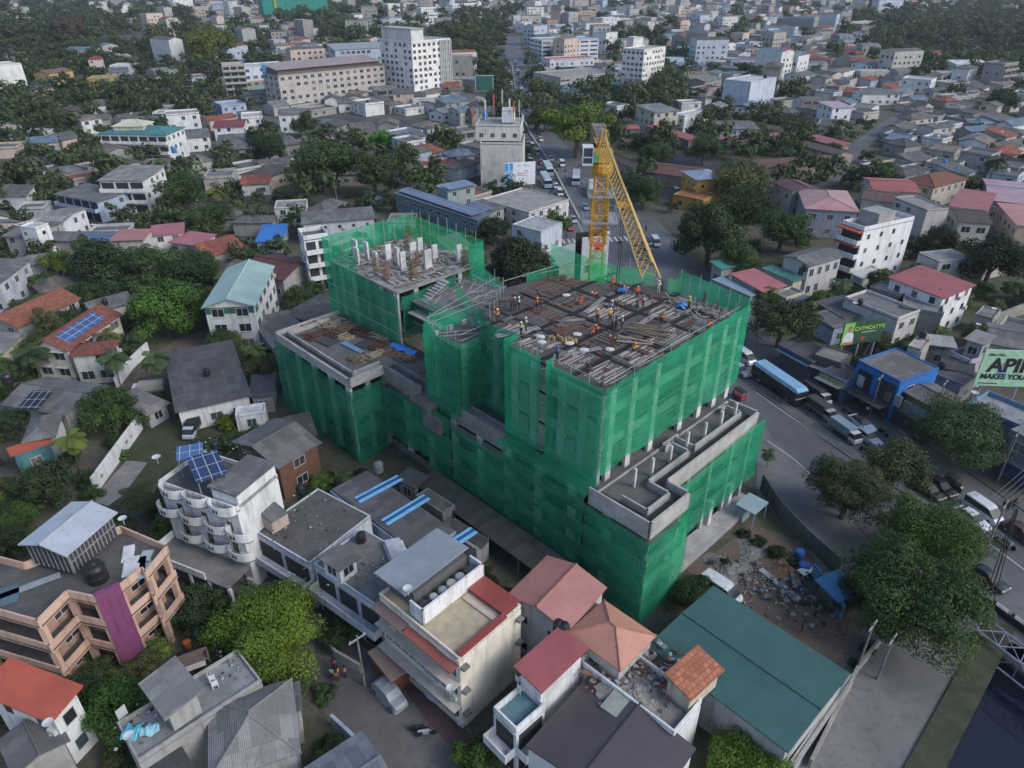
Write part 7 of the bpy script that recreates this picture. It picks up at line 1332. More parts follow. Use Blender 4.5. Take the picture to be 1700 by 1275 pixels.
for pose, p, f, c, lb, hl, tr in (('stand', (100, 640), 20, LIM, 'worker in lime at the left edge of the top deck, lower of two', None, None), ('stand', (135, 608), 200, (.6, .65, .35), 'worker in a pale lime vest just above the lower lime vested one', None, None), ('stand', (35, 474), 0, MRN, 'person in a dark red shirt at the far left of three standing together', (.1, .1, .1), None), ('stand', (60, 470), 90, NAV, 'person in dark blue with a white helmet in the middle of three', None, None), ('stand', (88, 466), 180, (.4, .6, .4), 'worker in a pale green vest at the right of three standing together', None, None),
    ('stand', (208, 470), 0, ORG, 'worker in an orange vest standing right of the trio at the deck left', YEO, None), ('crouch', (495, 430), 30, ORG, 'worker crouching in orange at the back left of the deck', (.5, .2, .05), (.3, .08, .03)), ('bend', (605, 400), 180, ORG, 'worker bending in orange right of the crouching one at the back', None, None), ('stand', (712, 335), 250, ORG, 'worker in orange standing by the crane rope at the back edge', (.4, .12, .05), (.2, .08, .04)), ('bend', (820, 362), 160, ORG, 'worker bending in orange beside the blue tarpaulin at the back', None, (.1, .05, .04)),
    ('stand', (879, 392), 270, ORG, 'worker in orange standing right of the bending one at the back', YEO, None), ('bend', (885, 450), 0, (.7, .08, .04), 'worker in a red orange vest leaning over pipes in the right back', None, None), ('stand', (921, 452), 180, (.45, .45, .47), 'worker in grey facing the red orange vested one', (.6, .1, .08), None), ('stand', (1022, 353), 250, PAL, 'worker in a pale mint vest alone at the back right corner', None, (.4, .5, .42)), ('stand', (1227, 462), 200, LIM, 'worker in a lime vest by the right hand netting corner', (.6, .65, .2), None),
    ('stand', (614, 548), 240, YEO, 'worker in yellow orange left of two at the deck centre', None, None), ('stand', (697, 545), 300, YEO, 'worker in yellow orange right of two at the deck centre', None, None), ('stand', (708, 492), 90, (.25, .36, .46), 'worker in a light blue shirt at the foot of the crane rope', None, None), ('stand', (738, 600), 0, NAV, 'worker in dark clothes between the centre and the white helmeted pair', (.02, .05, .15), None), ('stand', (778, 596), 180, (.35, .4, .4), 'worker in a grey shirt with a white helmet right of the deck centre', None, None),
    ('crouch', (572, 640), 20, ORG, 'worker crouching in orange left of centre front, lower of two', (.6, .1, .04), None), ('crouch', (617, 612), 200, ORG, 'worker crouching in orange left of centre front, upper of two', YEO, None), ('bend', (728, 705), 150, ORG, 'worker in bright orange bending in the front centre of the deck', None, None), ('crouch', (858, 745), 45, YEO, 'worker in yellow near the front parapet of the deck', YEO, None), ('bend', (1045, 562), 30, ORG, 'worker in orange carrying an orange bar right of the planks', (.5, .2, .05), None), ('crouch', (1360, 588), 90, ORG, 'worker crouching in orange at the far right edge of the deck', (.5, .15, .05), (.3, .06, .04)), ('stand', (344, 805), 20, BLS, 'worker in blue standing at the left front step of the netting', (.05, .2, .5), None), ('crouch', (545, 895), 0, MRN, 'person in dark red crouching near the front corner of the deck', (.05, .05, .05), None)):
    person(pose, zp(*p), ZD, f, c, lb, hl or (.65, .66, .65), tr or (.03, .035, .05))
person('crouch', (631, 400), 20.35, 40, ORG, 'worker crouching in orange at the back of the upper left deck', (.6, .15, .05)); person('stand', (681, 397), 20.35, 200, ORG, 'worker in orange climbing at the back of the upper left deck', (.3, .1, .04), (.4, .1, .04)); person('stand', (826, 536), 23.35, 90, (.8, .3, .05), 'worker in glowing orange by the small stair tower')
GP = 'people walking in the streets'
for pose, p, f, c, lb in (('walk', (556, 1113), 250, (.45, .1, .03), 'person in rust orange at the top of the group on the lane'), ('stand', (563, 1126), 0, (.5, .28, .03), 'person in yellow in the middle of the group on the lane'), ('walk', (553, 1129), 60, (.5, .7, .5), 'person in pale green at the left of the group on the lane'), ('stand', (575, 1125), 180, (.6, .2, .25), 'person in pink at the right of the group on the lane'), ('walk', (560, 1132), 300, (.45, .25, .04), 'person in ochre at the bottom of the group on the lane'),
    ('walk', (1664, 843), 200, (.5, .48, .5), 'person in a pale shirt crossing by the right hand kerb'), ('walk', (1671, 849), 210, (.05, .05, .06), 'person in dark clothes next to the pale shirted one'), ('walk', (1680, 846), 30, (.03, .03, .04), 'person in black near the kerb at the right edge'), ('stand', (1428, 676), 20, (.4, .4, .42), 'person in light clothes in front of the blue shop'), ('walk', (1455, 684), 60, (.2, .2, .22), 'person in grey walking by the blue shop'), ('stand', (1437, 689), 200, (.5, .5, .5), 'person in white behind the black roofed car'),
    ('walk', (1330, 1010 + 40), 0, (.1, .1, .12), 'person walking across the earth yard'), ('walk', (905, 327), 270, (.5, .5, .52), 'person in white on the kerb left of the jam'), ('walk', (898, 336), 90, (.08, .08, .1), 'person in black on the kerb left of the jam'), ('walk', (888, 331), 0, (.1, .12, .2), 'person in dark blue by the rough concrete building'), ('walk', (940, 398), 200, (.03, .03, .04), 'person in black waiting at the left end of the crossing'), ('walk', (1072, 385), 240, (.05, .05, .06), 'person in black on the open asphalt right of the jib'), ('walk', (1119, 333), 200, (.06, .06, .07), 'person in black on the lane below the yellow porch'),
    ('walk', (1235, 573), 230, (.2, .1, .08), 'person in brown under the deck corner tree'), ('stand', (1462, 700), 0, (.06, .08, .16), 'person in dark blue near the white flag banner')):
    person(pose, p, .05, f, c, lb, HAIR if (HAIR := (.015, .012, .01)) else None, (.04, .04, .06), GP)
# riders on two motorcycles
# ================================================================ things on roofs and in yards
TK = mat('plain', (.02, .02, .022), r=.4); BT = mat('plain', (.03, .22, .5), r=.4)
def small(name, label, cat, p, z, mb, m, rz=0, group=None, sc=1):
    q = G(p, z); o = mb.build(name, m, None, (q.x, q.y, z), R(rz)); o.scale = (sc, sc, sc); return tag(o, label, cat, group)
def tankm(r=.55, h=1.3): return MB().lathe([(r, 0), (r, h * .3), (r * 1.03, h * .33), (r, h * .36), (r, h * .7), (r * 1.03, h * .73), (r, h * .76), (r * .85, h * .9), (r * .35, h), (r * .3, h + .06), (.05, h + .08)], 14)
for p, z, r, m, lb in (((164, 962), 9.4, .9, TK, 'large black water tank on the salmon roof behind the purple panel'), ((344, 622), 4.6, .5, TK, 'black tank behind the dark bungalow roof'), ((330, 742), 10.8, .5, TK, 'black tank at the back of the round balcony building'), ((358, 745), 10.8, .5, TK, 'second black tank at the back of the round balcony building'), ((500, 818), 6.4, .5, TK, 'black bucket tank on the soot stained roof'), ((629, 782), 4.8, .6, mat('plain', (.14, .17, .18)), 'grey water tank on a stand by the foot of the netting'),
    ((600, 898), 6.6, .5, TK, 'black tank in the gap of the soot stained roofs'), ((927, 1046), 7.6, .5, TK, 'black tank on the salmon roof, upper of two'), ((936, 1050), 7.6, .5, TK, 'black tank on the salmon roof, lower of two'), ((1427, 506), 6.6, .5, TK, 'black tank on the long hall behind the green hoarding'), ((1531, 560), 7.8, .5, TK, 'black tank on the pink walled block behind the blue shop'), ((1558, 490), 7, .5, TK, 'black tank on the dark concrete building by the crimson roof'), ((1562, 612), 5, .5, TK, 'black tank right of the blue shop roof'), ((1335, 450), 6.6, .6, TK, 'dark tank on a frame by the grey two storey row'),
    ((15, 637), 4.6, .8, TK, 'black tank at the left edge above the grey bungalow'), ((175, 505), 5, .5, TK, 'black tank behind the solar panelled house'), ((290, 254), 7, .8, BT, 'blue tank beside the teal roofed house'), ((805, 196), 17.6, .8, BT, 'blue topped tank on the aerial topped building'), ((1693, 128), 12.1, .8, TK, 'black tank at the right edge') if 0 else ((1270, 130), 12.1, .8, TK, 'black tank on the pale blue sided tall building'), ((405, 168), 6.3, .7, TK, 'black tank on the pale blue roofed shop block, left one'), ((415, 168), 6.3, .7, TK, 'black tank on the pale blue roofed shop block, right one')):
    small('water_tank', lb, 'water tank', p, z, tankm(r, r * 2.3), m, group='black and blue water tanks on roofs')
def dish(): return MB().lathe([(.03, .9), (.25, .93), (.5, 1.05), (.52, 1.08), (.2, .97), (.03, .95)], 14).tube((0, 0, 0), (0, 0, .92), .04, 6)
for p, z, s, lb in (((263, 770), 10.8, .9, 'white dish at the left corner of the round balcony building'), ((207, 871), 10.3, .8, 'pinkish white dish beside the silver roofed enclosure'), ((678, 988), 11.2, .8, 'white dish on the grey penthouse roof'), ((85, 1210), 6.6, .8, 'white dish below the orange red roof'), ((218, 1232), 6.2, .8, 'cream dish at the corner of the cluttered terrace'), ((748, 1151), 6, .7, 'pale dish on the wall of the cream block'), ((1418, 511), 6.5, .9, 'white dish on the hall behind the green hoarding'), ((1553, 482), 7, .9, 'white dish in front of the crimson roof'),
    ((1648, 521), 4.2, 1, 'white dish on the stone yard house'), ((1615, 662), 5.2, 1, 'white dish at the corner of the blue terrace'), ((1622, 546), 8.3, .8, 'white dish on the roof above the laundry terrace'), ((156, 380), 4.4, 1, 'white dish on the long grey roof left of the coral roof')):
    small('satellite_dish', lb, 'dish', p, z, dish(), WHITEF, 0, 'satellite dishes', s)
def chair(): 
    mb = MB().box(-.25, .25, -.25, .25, .4, .46).box(-.25, -.2, -.25, .25, .46, .95)
    for x in (-.22, .22):
        for y in (-.22, .22): mb.box(x - .03, x + .03, y - .03, y + .03, 0, .4)
    return mb
for p, z, lb in (((353, 1130), 5.7, 'white plastic chair on the cluttered terrace, upper one'), ((358, 1140), 5.7, 'white plastic chair on the cluttered terrace, lower one'), ((865, 1148), 5.6, 'white plastic chair on the teal floored terrace'), ((862, 1133), 5.6, 'grey chair against the crimson roofed wall')): small('plastic_chair', lb, 'chair', p, z, chair(), mat('plain', (.62, .63, .65)), 30, 'chairs on roof terraces')
small('bench', 'dark wooden bench with a slatted seat on the cluttered terrace', 'bench', (322, 1102), 5.7, MB().box(-1.3, 1.3, -.4, .3, .4, .5).box(-1.3, 1.3, .3, .4, .4, 1.1).box(-1.3, -1.2, -.4, .4, 0, 1).box(1.2, 1.3, -.4, .4, 0, 1), mat('wood', (.12, .09, .075)), 28)
small('table', 'pale slatted board leaning by the dark bench', 'board', (318, 1112), 5.7, MB().box(-1.2, 1.2, -.35, .35, .3, .4), mat('plain', (.4, .36, .33)), 28)
small('tarpaulin', 'turquoise cloth hanging at the left of the cluttered terrace', 'cloth', (222, 1218), 5.7, tarp(1.3, 1.2, 2, 8), mat('plain', (.1, .45, .6))); small('tarpaulin', 'pale turquoise cloth beside the hanging turquoise one', 'cloth', (250, 1214), 5.7, tarp(1.5, 1.0, 4, 8), mat('plain', (.25, .5, .6)), 20)
small('board', 'white board leaning at the left rim of the cluttered terrace', 'board', (205, 1190), 5.7, MB().box(-.4, .4, -.05, .05, 0, 1.1), WHITEF, 60); small('crate', 'yellow crate in the shrubs behind the cluttered terrace', 'crate', (275, 1083), .3, MB().box(-.4, .4, -.3, .3, 0, .5).box(-.35, .35, -.25, .25, .5, .55), mat('plain', (.5, .38, .03)))
small('bin', 'orange bin near the flowering shrub', 'bin', (313, 1075), .3, MB().lathe([(.3, 0), (.36, .8), (.38, .85)], 10), mat('plain', (.5, .13, .03))); small('bin', 'blue barrel near the flowering shrub', 'bin', (333, 1060), .3, MB().lathe([(.4, 0), (.44, .4), (.4, .9)], 10), BT)
# rubble, roof tiles and yard clutter
def heap(r, h, seed, n=10):
    r2 = random.Random(seed); mb = MB(); k = 0
    for i in range(n + 1):
        for j in range(18):
            t = i / n; a = j * math.pi / 9; rr_ = r * t * (1 + .25 * math.sin(a * 3 + seed)); mb.v.append((rr_ * math.cos(a), rr_ * math.sin(a), h * (1 - t) ** 1.2 * (1 + r2.uniform(-.2, .2)) - .02))
    for i in range(n):
        for j in range(18): jj = (j + 1) % 18; mb.f.append((i * 18 + j, (i + 1) * 18 + j, (i + 1) * 18 + jj, i * 18 + jj)); mb.m.append(0)
    return mb
small('gravel_heap', 'pale grey gravel heap in the rubbish yard below the net', 'heap', (1207, 945), 0, heap(2.6, .9, 1), mat('mottle', (.22, .21, .2), c2=(.12, .11, .1), s=2)); small('gravel_heap', 'pale gravel strip above the white speckled rubbish', 'heap', (1250, 912), 0, heap(2.2, .5, 2), mat('mottle', (.24, .23, .21), c2=(.14, .13, .12), s=2))
small('sand_heap', 'orange brown sand heap in the rubbish yard', 'heap', (1303, 948), 0, heap(2.2, .8, 3), mat('mottle', (.24, .13, .08), c2=(.18, .1, .065), s=1)); small('scrap_heap', 'black scrap heap with tyres right of the earth yard', 'heap', (1357, 985), 0, heap(3.0, 1.1, 4), mat('mottle', (.03, .03, .032), c2=(.08, .08, .08), s=3)); small('debris_heap', 'pale rubble heap on the terrace between plum and green roofs', 'heap', (1052, 1152), 5.4, heap(2.6, .6, 5), mat('mottle', (.32, .3, .28), c2=(.18, .17, .16), s=3))
def litter(cx, cy, w_, h_, n, seed, z, s0=.08, s1=.3, nm=4):
    r2 = random.Random(seed); mb = MB()
    for i in range(n):
        x, y = r2.gauss(0, w_), r2.gauss(0, h_); a = r2.uniform(0, 3); s_ = r2.uniform(s0, s1); t = s_ * r2.uniform(.3, .9); c, d = math.cos(a), math.sin(a); zz = .02 + r2.uniform(0, .15)
        mb.prism([(x - c*s_ + d*t, y - d*s_ - c*t), (x + c*s_ + d*t, y + d*s_ - c*t), (x + c*s_ - d*t, y + d*s_ + c*t), (x - c*s_ - d*t, y - d*s_ + c*t)], zz, zz + s_ * .5, r2.randrange(nm))
    q = G((cx, cy), z); return mb, q
LM_ = [mat('plain', (.42, .42, .42)), mat('plain', (.2, .19, .18)), mat('plain', (.3, .29, .27)), mat('plain', (.12, .14, .2))]
mb, q = litter(1248, 960, 2.6, 2.0, 300, 1, 0, .05, .16); tag(mb.build('litter', LM_, None, (q.x, q.y, .03)), kind='stuff', label='white and blue litter strewn over the rubbish yard'); mb, q = litter(1340, 985, 2.6, 2.2, 200, 2, 0); tag(mb.build('litter', [DARK, LM_[1], RUST, LM_[3]], None, (q.x, q.y, .3)), kind='stuff', label='dark scrap strewn around the black heap')
RT = [mat('plain', (.3, .13, .08)), mat('plain', (.2, .19, .18)), RUST, mat('plain', (.36, .37, .38))]
mb, q = litter(1060, 1118, 2.0, 1.5, 320, 3, 5.4, .07, .26); tag(mb.build('litter', RT, None, (q.x, q.y, 5.45)), kind='stuff', label='broken roof tiles and sheets on the rubble terrace')
for k, (p, z, w_, h_, n, sd_) in enumerate((((500, 880), 6.3, 3, 2.4, 90, 4), ((590, 950), 6.5, 3, 1.5, 80, 5), ((385, 1110), 5.7, 1.6, 1.4, 60, 6), ((235, 1200), 5.7, 1.0, 1.0, 60, 7), ((345, 745), 10.7, 1.8, .8, 60, 8), ((1640, 690), 4.4, 2, 1.4, 40, 9), ((1330, 1090), .03, 4, 2, 50, 10), ((1200, 850 + 170), .03, 4, 1, 20, 11))):
    mb, q = litter(*p, w_, h_, n, sd_, z, .03, .13); tag(mb.build('litter', [LM_[1], DARK, LM_[0], WOOD], None, (q.x, q.y, z)), kind='stuff', label='scattered rubbish and offcuts')
for i, (p, c) in enumerate((((1337, 948), 'first'), ((1331, 947), ''), ((1326, 925), ''))): small('parasol', ('blue drum in the yard beside the white table', 'blue drum just left of the white table', 'blue plastic heap behind the sand')[i], 'drum', p, 0, MB().lathe([(.5, 0), (.55, .5), (.5, 1.0), (.2, 1.05)], 12), mat('plain', (.03, .1, .35)))
small('table', 'white table by the blue drums in the yard', 'table', (1337, 955), 0, MB().box(-.9, .9, -.5, .5, .7, .78).box(-.8, -.7, -.4, -.3, 0, .7).box(.7, .8, -.4, -.3, 0, .7).box(-.8, -.7, .3, .4, 0, .7).box(.7, .8, .3, .4, 0, .7), WHITEF, 25)
sh = H_('low blue and pale striped sheet shelter beside the huge tree', (1352, 962), (1392, 1000), (1385, 942), 2.2, 'shed', (.1, .1, .1), (.06, .2, .42), 'metal', rh=.3, win='', name='shelter', cat='shelter')
small('concrete_plank', 'grey concrete beam lying between the sand and the scrap', 'beam', (1293, 972), .05, MB().box(-2.6, 2.6, -.35, .35, 0, .3), CONL, -58); small('shed', 'small blue grey roofed guard shelter inside the corner fence', 'shelter', (1243, 862), 0, MB().box(-1.6, 1.6, -1.3, 1.3, 2.4, 2.5).box(-1.5, -1.4, -1.2, -1.1, 0, 2.4).box(1.4, 1.5, -1.2, -1.1, 0, 2.4).box(-1.5, -1.4, 1.1, 1.2, 0, 2.4).box(1.4, 1.5, 1.1, 1.2, 0, 2.4).box(-1.3, .4, .2, 1.1, 0, 2.0), mat('metal', (.3, .38, .42)), 44)
small('flag_banner', 'tall white flag banner on the pavement by the olive sign shop', 'banner', (1500, 697), .1, MB().box(-.35, .35, -.03, .03, .4, 3.6).tube((-.4, 0, 0), (-.4, 0, 3.7), .03, 5), mat('plain', (.6, .62, .66)), 20); small('flag_banner', 'short pale banner sign beside the blue shop awning', 'banner', (1446, 668), .1, MB().box(-.4, .4, -.03, .03, .3, 2.4).tube((-.45, 0, 0), (-.45, 0, 2.5), .03, 5), mat('plain', (.45, .47, .55)), 20)
for i, (x, y, h) in enumerate(((786, 196, 5), (793, 190, 4), (806, 186, 6), (820, 182, 7), (834, 180, 8), (846, 184, 6), (853, 190, 6), (862, 193, 7), (868, 200, 4), (840, 186, 3))):
    small('aerial', f'{("short" if h < 5 else "slim" if h < 7 else "tall")} {("red and white", "grey", "white")[i % 3]} aerial, {FL[i] if i else "first"} from the left on the aerial topped building', 'aerial', (x, y + 14), 17.5, MB().tube((0, 0, 0), (0, 0, h), .12, 5).box(-.25, .25, -.12, .12, h * .5, h * .95), mat('plain', ((.5, .12, .1), (.4, .4, .42), (.65, .65, .66))[i % 3]), group='aerials on the beige building')
# ================================================================ the rest of the town: houses and trees between the ones above
LMK = [('white hotel tower', 700, 100), ('long beige building', 550, 145), ('blue panelled white building', 445, 115), ('white office block', 945, 75), ('cream apartment tower', 1068, 115), ('teal roofed white house', 215, 235), ('plain white left edge block', 25, 115), ('mustard gable house', 108, 130), ('red ended arched hall', 368, 48), ('green hoarding by the far road', 804, 132), ('aerial topped beige building', 830, 240),
       ('pale blue tall building', 1250, 155), ('diagonal market arcade', 1355, 255), ('maroon brown hipped roof', 1552, 297), ('pink striped white house', 1382, 190), ('blank white gabled hall', 1455, 112), ('bluish tower block', 1475, 18), ('far green netted site', 490, 15), ('brown white stair house', 1115, 190), ('tall right edge palm', 1655, 270), ('white roofed woodside house', 1610, 115), ('beige hall top centre', 970, 22), ('red striped white block', 775, 18),
       ('long white grey low house', 560, 358), ('blue roofed shed', 445, 390), ('coral pink roofed house', 210, 400), ('solar panelled terracotta house', 130, 555), ('pale green roofed house', 385, 500), ('dark roofed bungalow', 350, 630), ('salmon building', 140, 1010), ('three storey white block', 210, 310), ('white five storey building', 1450, 400), ('huge lower right tree', 1515, 985), ('crimson roofed white house', 1550, 480), ('silver lorry yard', 320, 710), ('grey solar panelled bungalow', 80, 665), ('blue windowed white house', 1515, 142), ('long white walled house', 1460, 163), ('tiered tower house', 165, 110), ('broad rain tree', 960, 205), ('white porched brown house', 380, 220), ('pale mint hoarding', 1670, 610), ('tan market court', 1330, 240), ('yellow house', 1165, 300)]
rf_ = random.Random(42)
def inpoly(x, y, P):
    c = False; j = len(P) - 1
    for i in range(len(P)):
        if (P[i][1] > y) != (P[j][1] > y) and x < (P[j][0] - P[i][0]) * (y - P[i][1]) / (P[j][1] - P[i][1]) + P[i][0]: c = not c
        j = i
    return c
SITE = [tuple(MW(*p)) for p in ((-8, -4), (32, -4), (34, 66), (-8, 66))]
GRID = {}
def gadd(x, y, r): GRID.setdefault((int(x // 20), int(y // 20)), []).append((x, y, r))
for t in TREES: gadd(t[0], t[1], t[2] * .8)
def free(x, y, r, house=True):
    if inpoly(x, y, SITE): return False
    for P in ROADS:
        if inpoly(x, y, P) or (house and any(inpoly(x + dx * r, y + dy * r, P) for dx, dy in ((1, 0), (-1, 0), (0, 1), (0, -1)))): return False
    for cx, cy, a, hl, hw in OCC:
        dx, dy = x - cx, y - cy
        if abs(dx) + abs(dy) > 90: continue
        c, s_ = math.cos(a), math.sin(a); u, v = dx * c + dy * s_, -dx * s_ + dy * c
        if abs(u) < hl + r * .8 and abs(v) < hw + r * .8: return False
    gx, gy = int(x // 20), int(y // 20)
    for i in range(-1, 2):
        for j in range(-1, 2):
            for (a, b, rr_) in GRID.get((gx + i, gy + j), ()):
                if (a - x) ** 2 + (b - y) ** 2 < (rr_ + r) ** 2 * .75: return False
    return True
def zone(x, y):                                        # chance of a house, of a tree, for a spot seen at (x, y)
    if y < 310 and y > 205 and 150 < x < 460: return (.55, .5)
    if y < 48:
        if x < 350: return (.22, .9) if y > 20 or x < 200 else (.4, .6)
        if x < 450: return (.5, .5)
        if x < 640: return (.3, .75)
        if x < 740: return (.75, .3)
        if x < 860: return (.12, .9) if y > 16 else (.6, .4)
        if x < 1430: return (.72, .35)
        return (.06, .98) if y > 22 else (.3, .7)
    if y < 125:
        if x < 205: return (.03, 1)
        if x < 350: return (.55, .4) if y < 60 else (.05, .95)
        if x < 460: return (.15, .8)
        if x < 530: return (.85, .15)
        if x < 655: return (.2, .85)
        if x < 850: return (.04, 1)
        if x < 1010: return (.5, .3)
        if x < 1120: return (.35, .7) if y < 60 else (.12, .9)
        if x < 1440: return (.55, .5)
        return (.03, 1)
    if y < 205:
        if x < 330: return (.05, 1)
        if x < 460: return (.3, .4)
        if x < 800: return (.9, .15)
        if x < 1130: return (.02, .95)
        if x < 1340: return (.42, .65)
        return (.88, .22)
    if y < 310:
        if x < 150: return (.2, .85)
        if x < 460: return (.35, .7)
        if x < 800: return (.72, .35)
        if x < 1090: return (.0, .3)
        if x < 1340: return (.0, .8)
        if x < 1440: return (.15, .7)
        return (.8, .3)
    if x < 480: return (.4, .7)
    if x < 900: return (.2, .6)
    if x > 1400: return (.3, .6)
    return (0, .35)
cand = []
y = 305.0
while y > -14:
    dy = 5.2 + max(0, y) * .032; x = -30.0
    while x < 1730:
        cand.append((x + rf_.uniform(-.4, .4) * dy * 1.8, y + rf_.uniform(-.4, .4) * dy)); x += dy * 1.75
    y -= dy
y = 620.0
while y > 305:
    dy = 17; x = -20.0
    while x < 1730: cand.append((x + rf_.uniform(-9, 9), y + rf_.uniform(-7, 7))); x += 30
    y -= dy
for x in range(-10, 1700, 34):
    for yy in range(640, 1280, 22): 
        if x < 700: cand.append((x + rf_.uniform(-12, 12), yy + rf_.uniform(-10, 10)))
hs, ts = [], []
WC = [((.64, .64, .64), 'white'), ((.44, .43, .4), 'cream'), ((.3, .29, .28), 'grey'), ((.38, .36, .33), 'beige'), ((.36, .36, .36), 'grey'), ((.42, .48, .56), 'pale blue'), ((.55, .45, .38), 'buff'), ((.5, .52, .54), 'light grey')]
RCL = [((.13, .13, .13), 'grey'), ((.09, .09, .09), 'dark grey'), ((.2, .2, .2), 'pale grey'), ((.2, .17, .15), 'brownish grey'), ((.28, .09, .06), 'rust red'), ((.14, .2, .26), 'bluish'), ((.13, .115, .1), 'sooty')]
for (x, y) in cand:
    g_ = G((x, y), 0); far_ = g_.y
    ph, pt = zone(x, y); u = rf_.random()
    if y > 310: ph *= .5
    if u < ph:
        a, b, h = rf_.uniform(8, 15), rf_.uniform(6.5, 10), rf_.choice((3.2, 3.4, 3.6, 4, 5.6, 6.2 if y < 100 else 4, 8 if y < 100 else 3.4))
        if y < 150: a *= 1.3; b *= 1.3; h *= 1.15
        if y < 170 and rf_.random() < .1: a *= 1.2; h = rf_.uniform(9, 17)
        if y > 310: a *= .7; b *= .7; h = 3.4
        if free(g_.x, g_.y, (a + b) / 4 + .8): hs.append((x, y, g_, a, b, h)); gadd(g_.x, g_.y, (a + b) / 4)
    if u >= ph * .8 and rf_.random() < pt:
        r_ = rf_.uniform(3.2, 8.2) if y < 320 else rf_.uniform(2.2, 4.6) if y < 600 and x < 500 else rf_.uniform(1.6, 3.2) if y < 640 else rf_.uniform(.9, 2.0)
        if y < 70: r_ *= 1.5
        g2 = G((x + rf_.uniform(-6, 6), y + rf_.uniform(-3, 3)), r_ * .5)
        if free(g2.x, g2.y, r_ * .55, False): ts.append((x, y, g2, r_)); gadd(g2.x, g2.y, r_ * .62)
def nearest(x, y):
    best = min(LMK, key=lambda l: ((l[1] - x) / 1.3) ** 2 + ((l[2] - y) * 1.5) ** 2); dx, dy = x - best[1], (y - best[2]) * 1.6
    d = ('right of' if dx > 0 else 'left of') if abs(dx) > abs(dy) else ('below' if dy > 0 else 'behind'); return best[0], d, math.hypot(dx, dy)
NUM = ['', 'second ', 'third ', 'fourth ', 'fifth ', 'sixth ', 'seventh ', 'eighth ', 'ninth ', 'tenth ', 'eleventh ', 'twelfth ', 'thirteenth ', 'fourteenth ', 'fifteenth ', 'sixteenth ', 'seventeenth ', 'eighteenth ', 'nineteenth ', 'twentieth ']
def autolabel(items):                                  # items: (object, description, x, y)
    gr = {}
    for o, ds, x, y in items: lm, d, dist = nearest(x, y); gr.setdefault((ds, d, lm), []).append((dist, o))
    for (ds, d, lm), l in gr.items():
        l.sort(key=lambda t: t[0])
        for i, (_, o) in enumerate(l): o['label'] = f'{ds}, {NUM[min(i, 19)] or "first "}{d} the {lm}' if len(l) > 1 else f'{ds} {d} the {lm}'
        for _, o in l:
            if len(o['label'].replace('-', ' ').split()) > 15: o['label'] = o['label'].replace('two storey ', '').replace('lean-to ', 'sloping ').replace('brownish grey', 'brownish').replace('light grey house', 'grey house')
# --- houses
hs.sort(key=lambda h: h[2].y); items = []
HN = 240
for i, (x, y, g_, a, b, h) in enumerate(hs[:HN]):
    wc, wn = rf_.choice(WC[:3] if rf_.random() < .6 else WC); rc, rn = RCL[0] if rf_.random() < .35 else rf_.choice(RCL); rf = rf_.choice(('gable', 'gable', 'shed', 'hip', 'flat', 'flat')); ang = rf_.choice((44, 44, 134, 20, 60, 5)) + rf_.uniform(-8, 8)
    if 1380 < x and y > 120: ang = 35 + rf_.uniform(-15, 15)
    far2 = g_.y > 330
    o = house('x', None, None, None, h, rf, wc, rc, rh=rf_.uniform(.9, 1.8), ax=rf_.choice((0, 0, 1)), near=False, fr=(g_, R(ang), a, b), name='house', cat='house', group='town houses among the trees', wp=.6 if not far2 else .45, ws=(1.4, 1.2), balc='s' if rf_.random() < .12 and h > 5 else '', gapw=3.4 if not far2 else 4.4)
    rw = {'gable': 'gabled roof', 'shed': 'lean-to roof', 'hip': 'hipped roof', 'flat': 'flat roof'}[rf]; sz = 'tall' if h > 6.5 else 'two storey' if h > 5 else 'low'
    items.append((o, f'{sz} {wn} house, {rn} {rw}', x, y))
autolabel(items)
hl = [t for t in items if t[3] > 90]; til = []
for o, ds, x, y in hl[::4]:
    h_ = next((c for c in o.children if c.name.startswith('wall')), None); zt = max(v.co.z for v in h_.data.vertices) if h_ else 4; kk = rf_.choice((TK, TK, BT, WHITEF)); t_ = tankm(.6, 1.3).build('water_tank', kk, None, (o.location.x, o.location.y, zt)); t_['category'] = 'water tank'; t_['group'] = 'small tanks on town roofs'; til.append((t_, ('black', 'blue', 'white')[0 if kk is TK else 1 if kk is BT else 2] + ' roof tank', x, y))
autolabel(til)
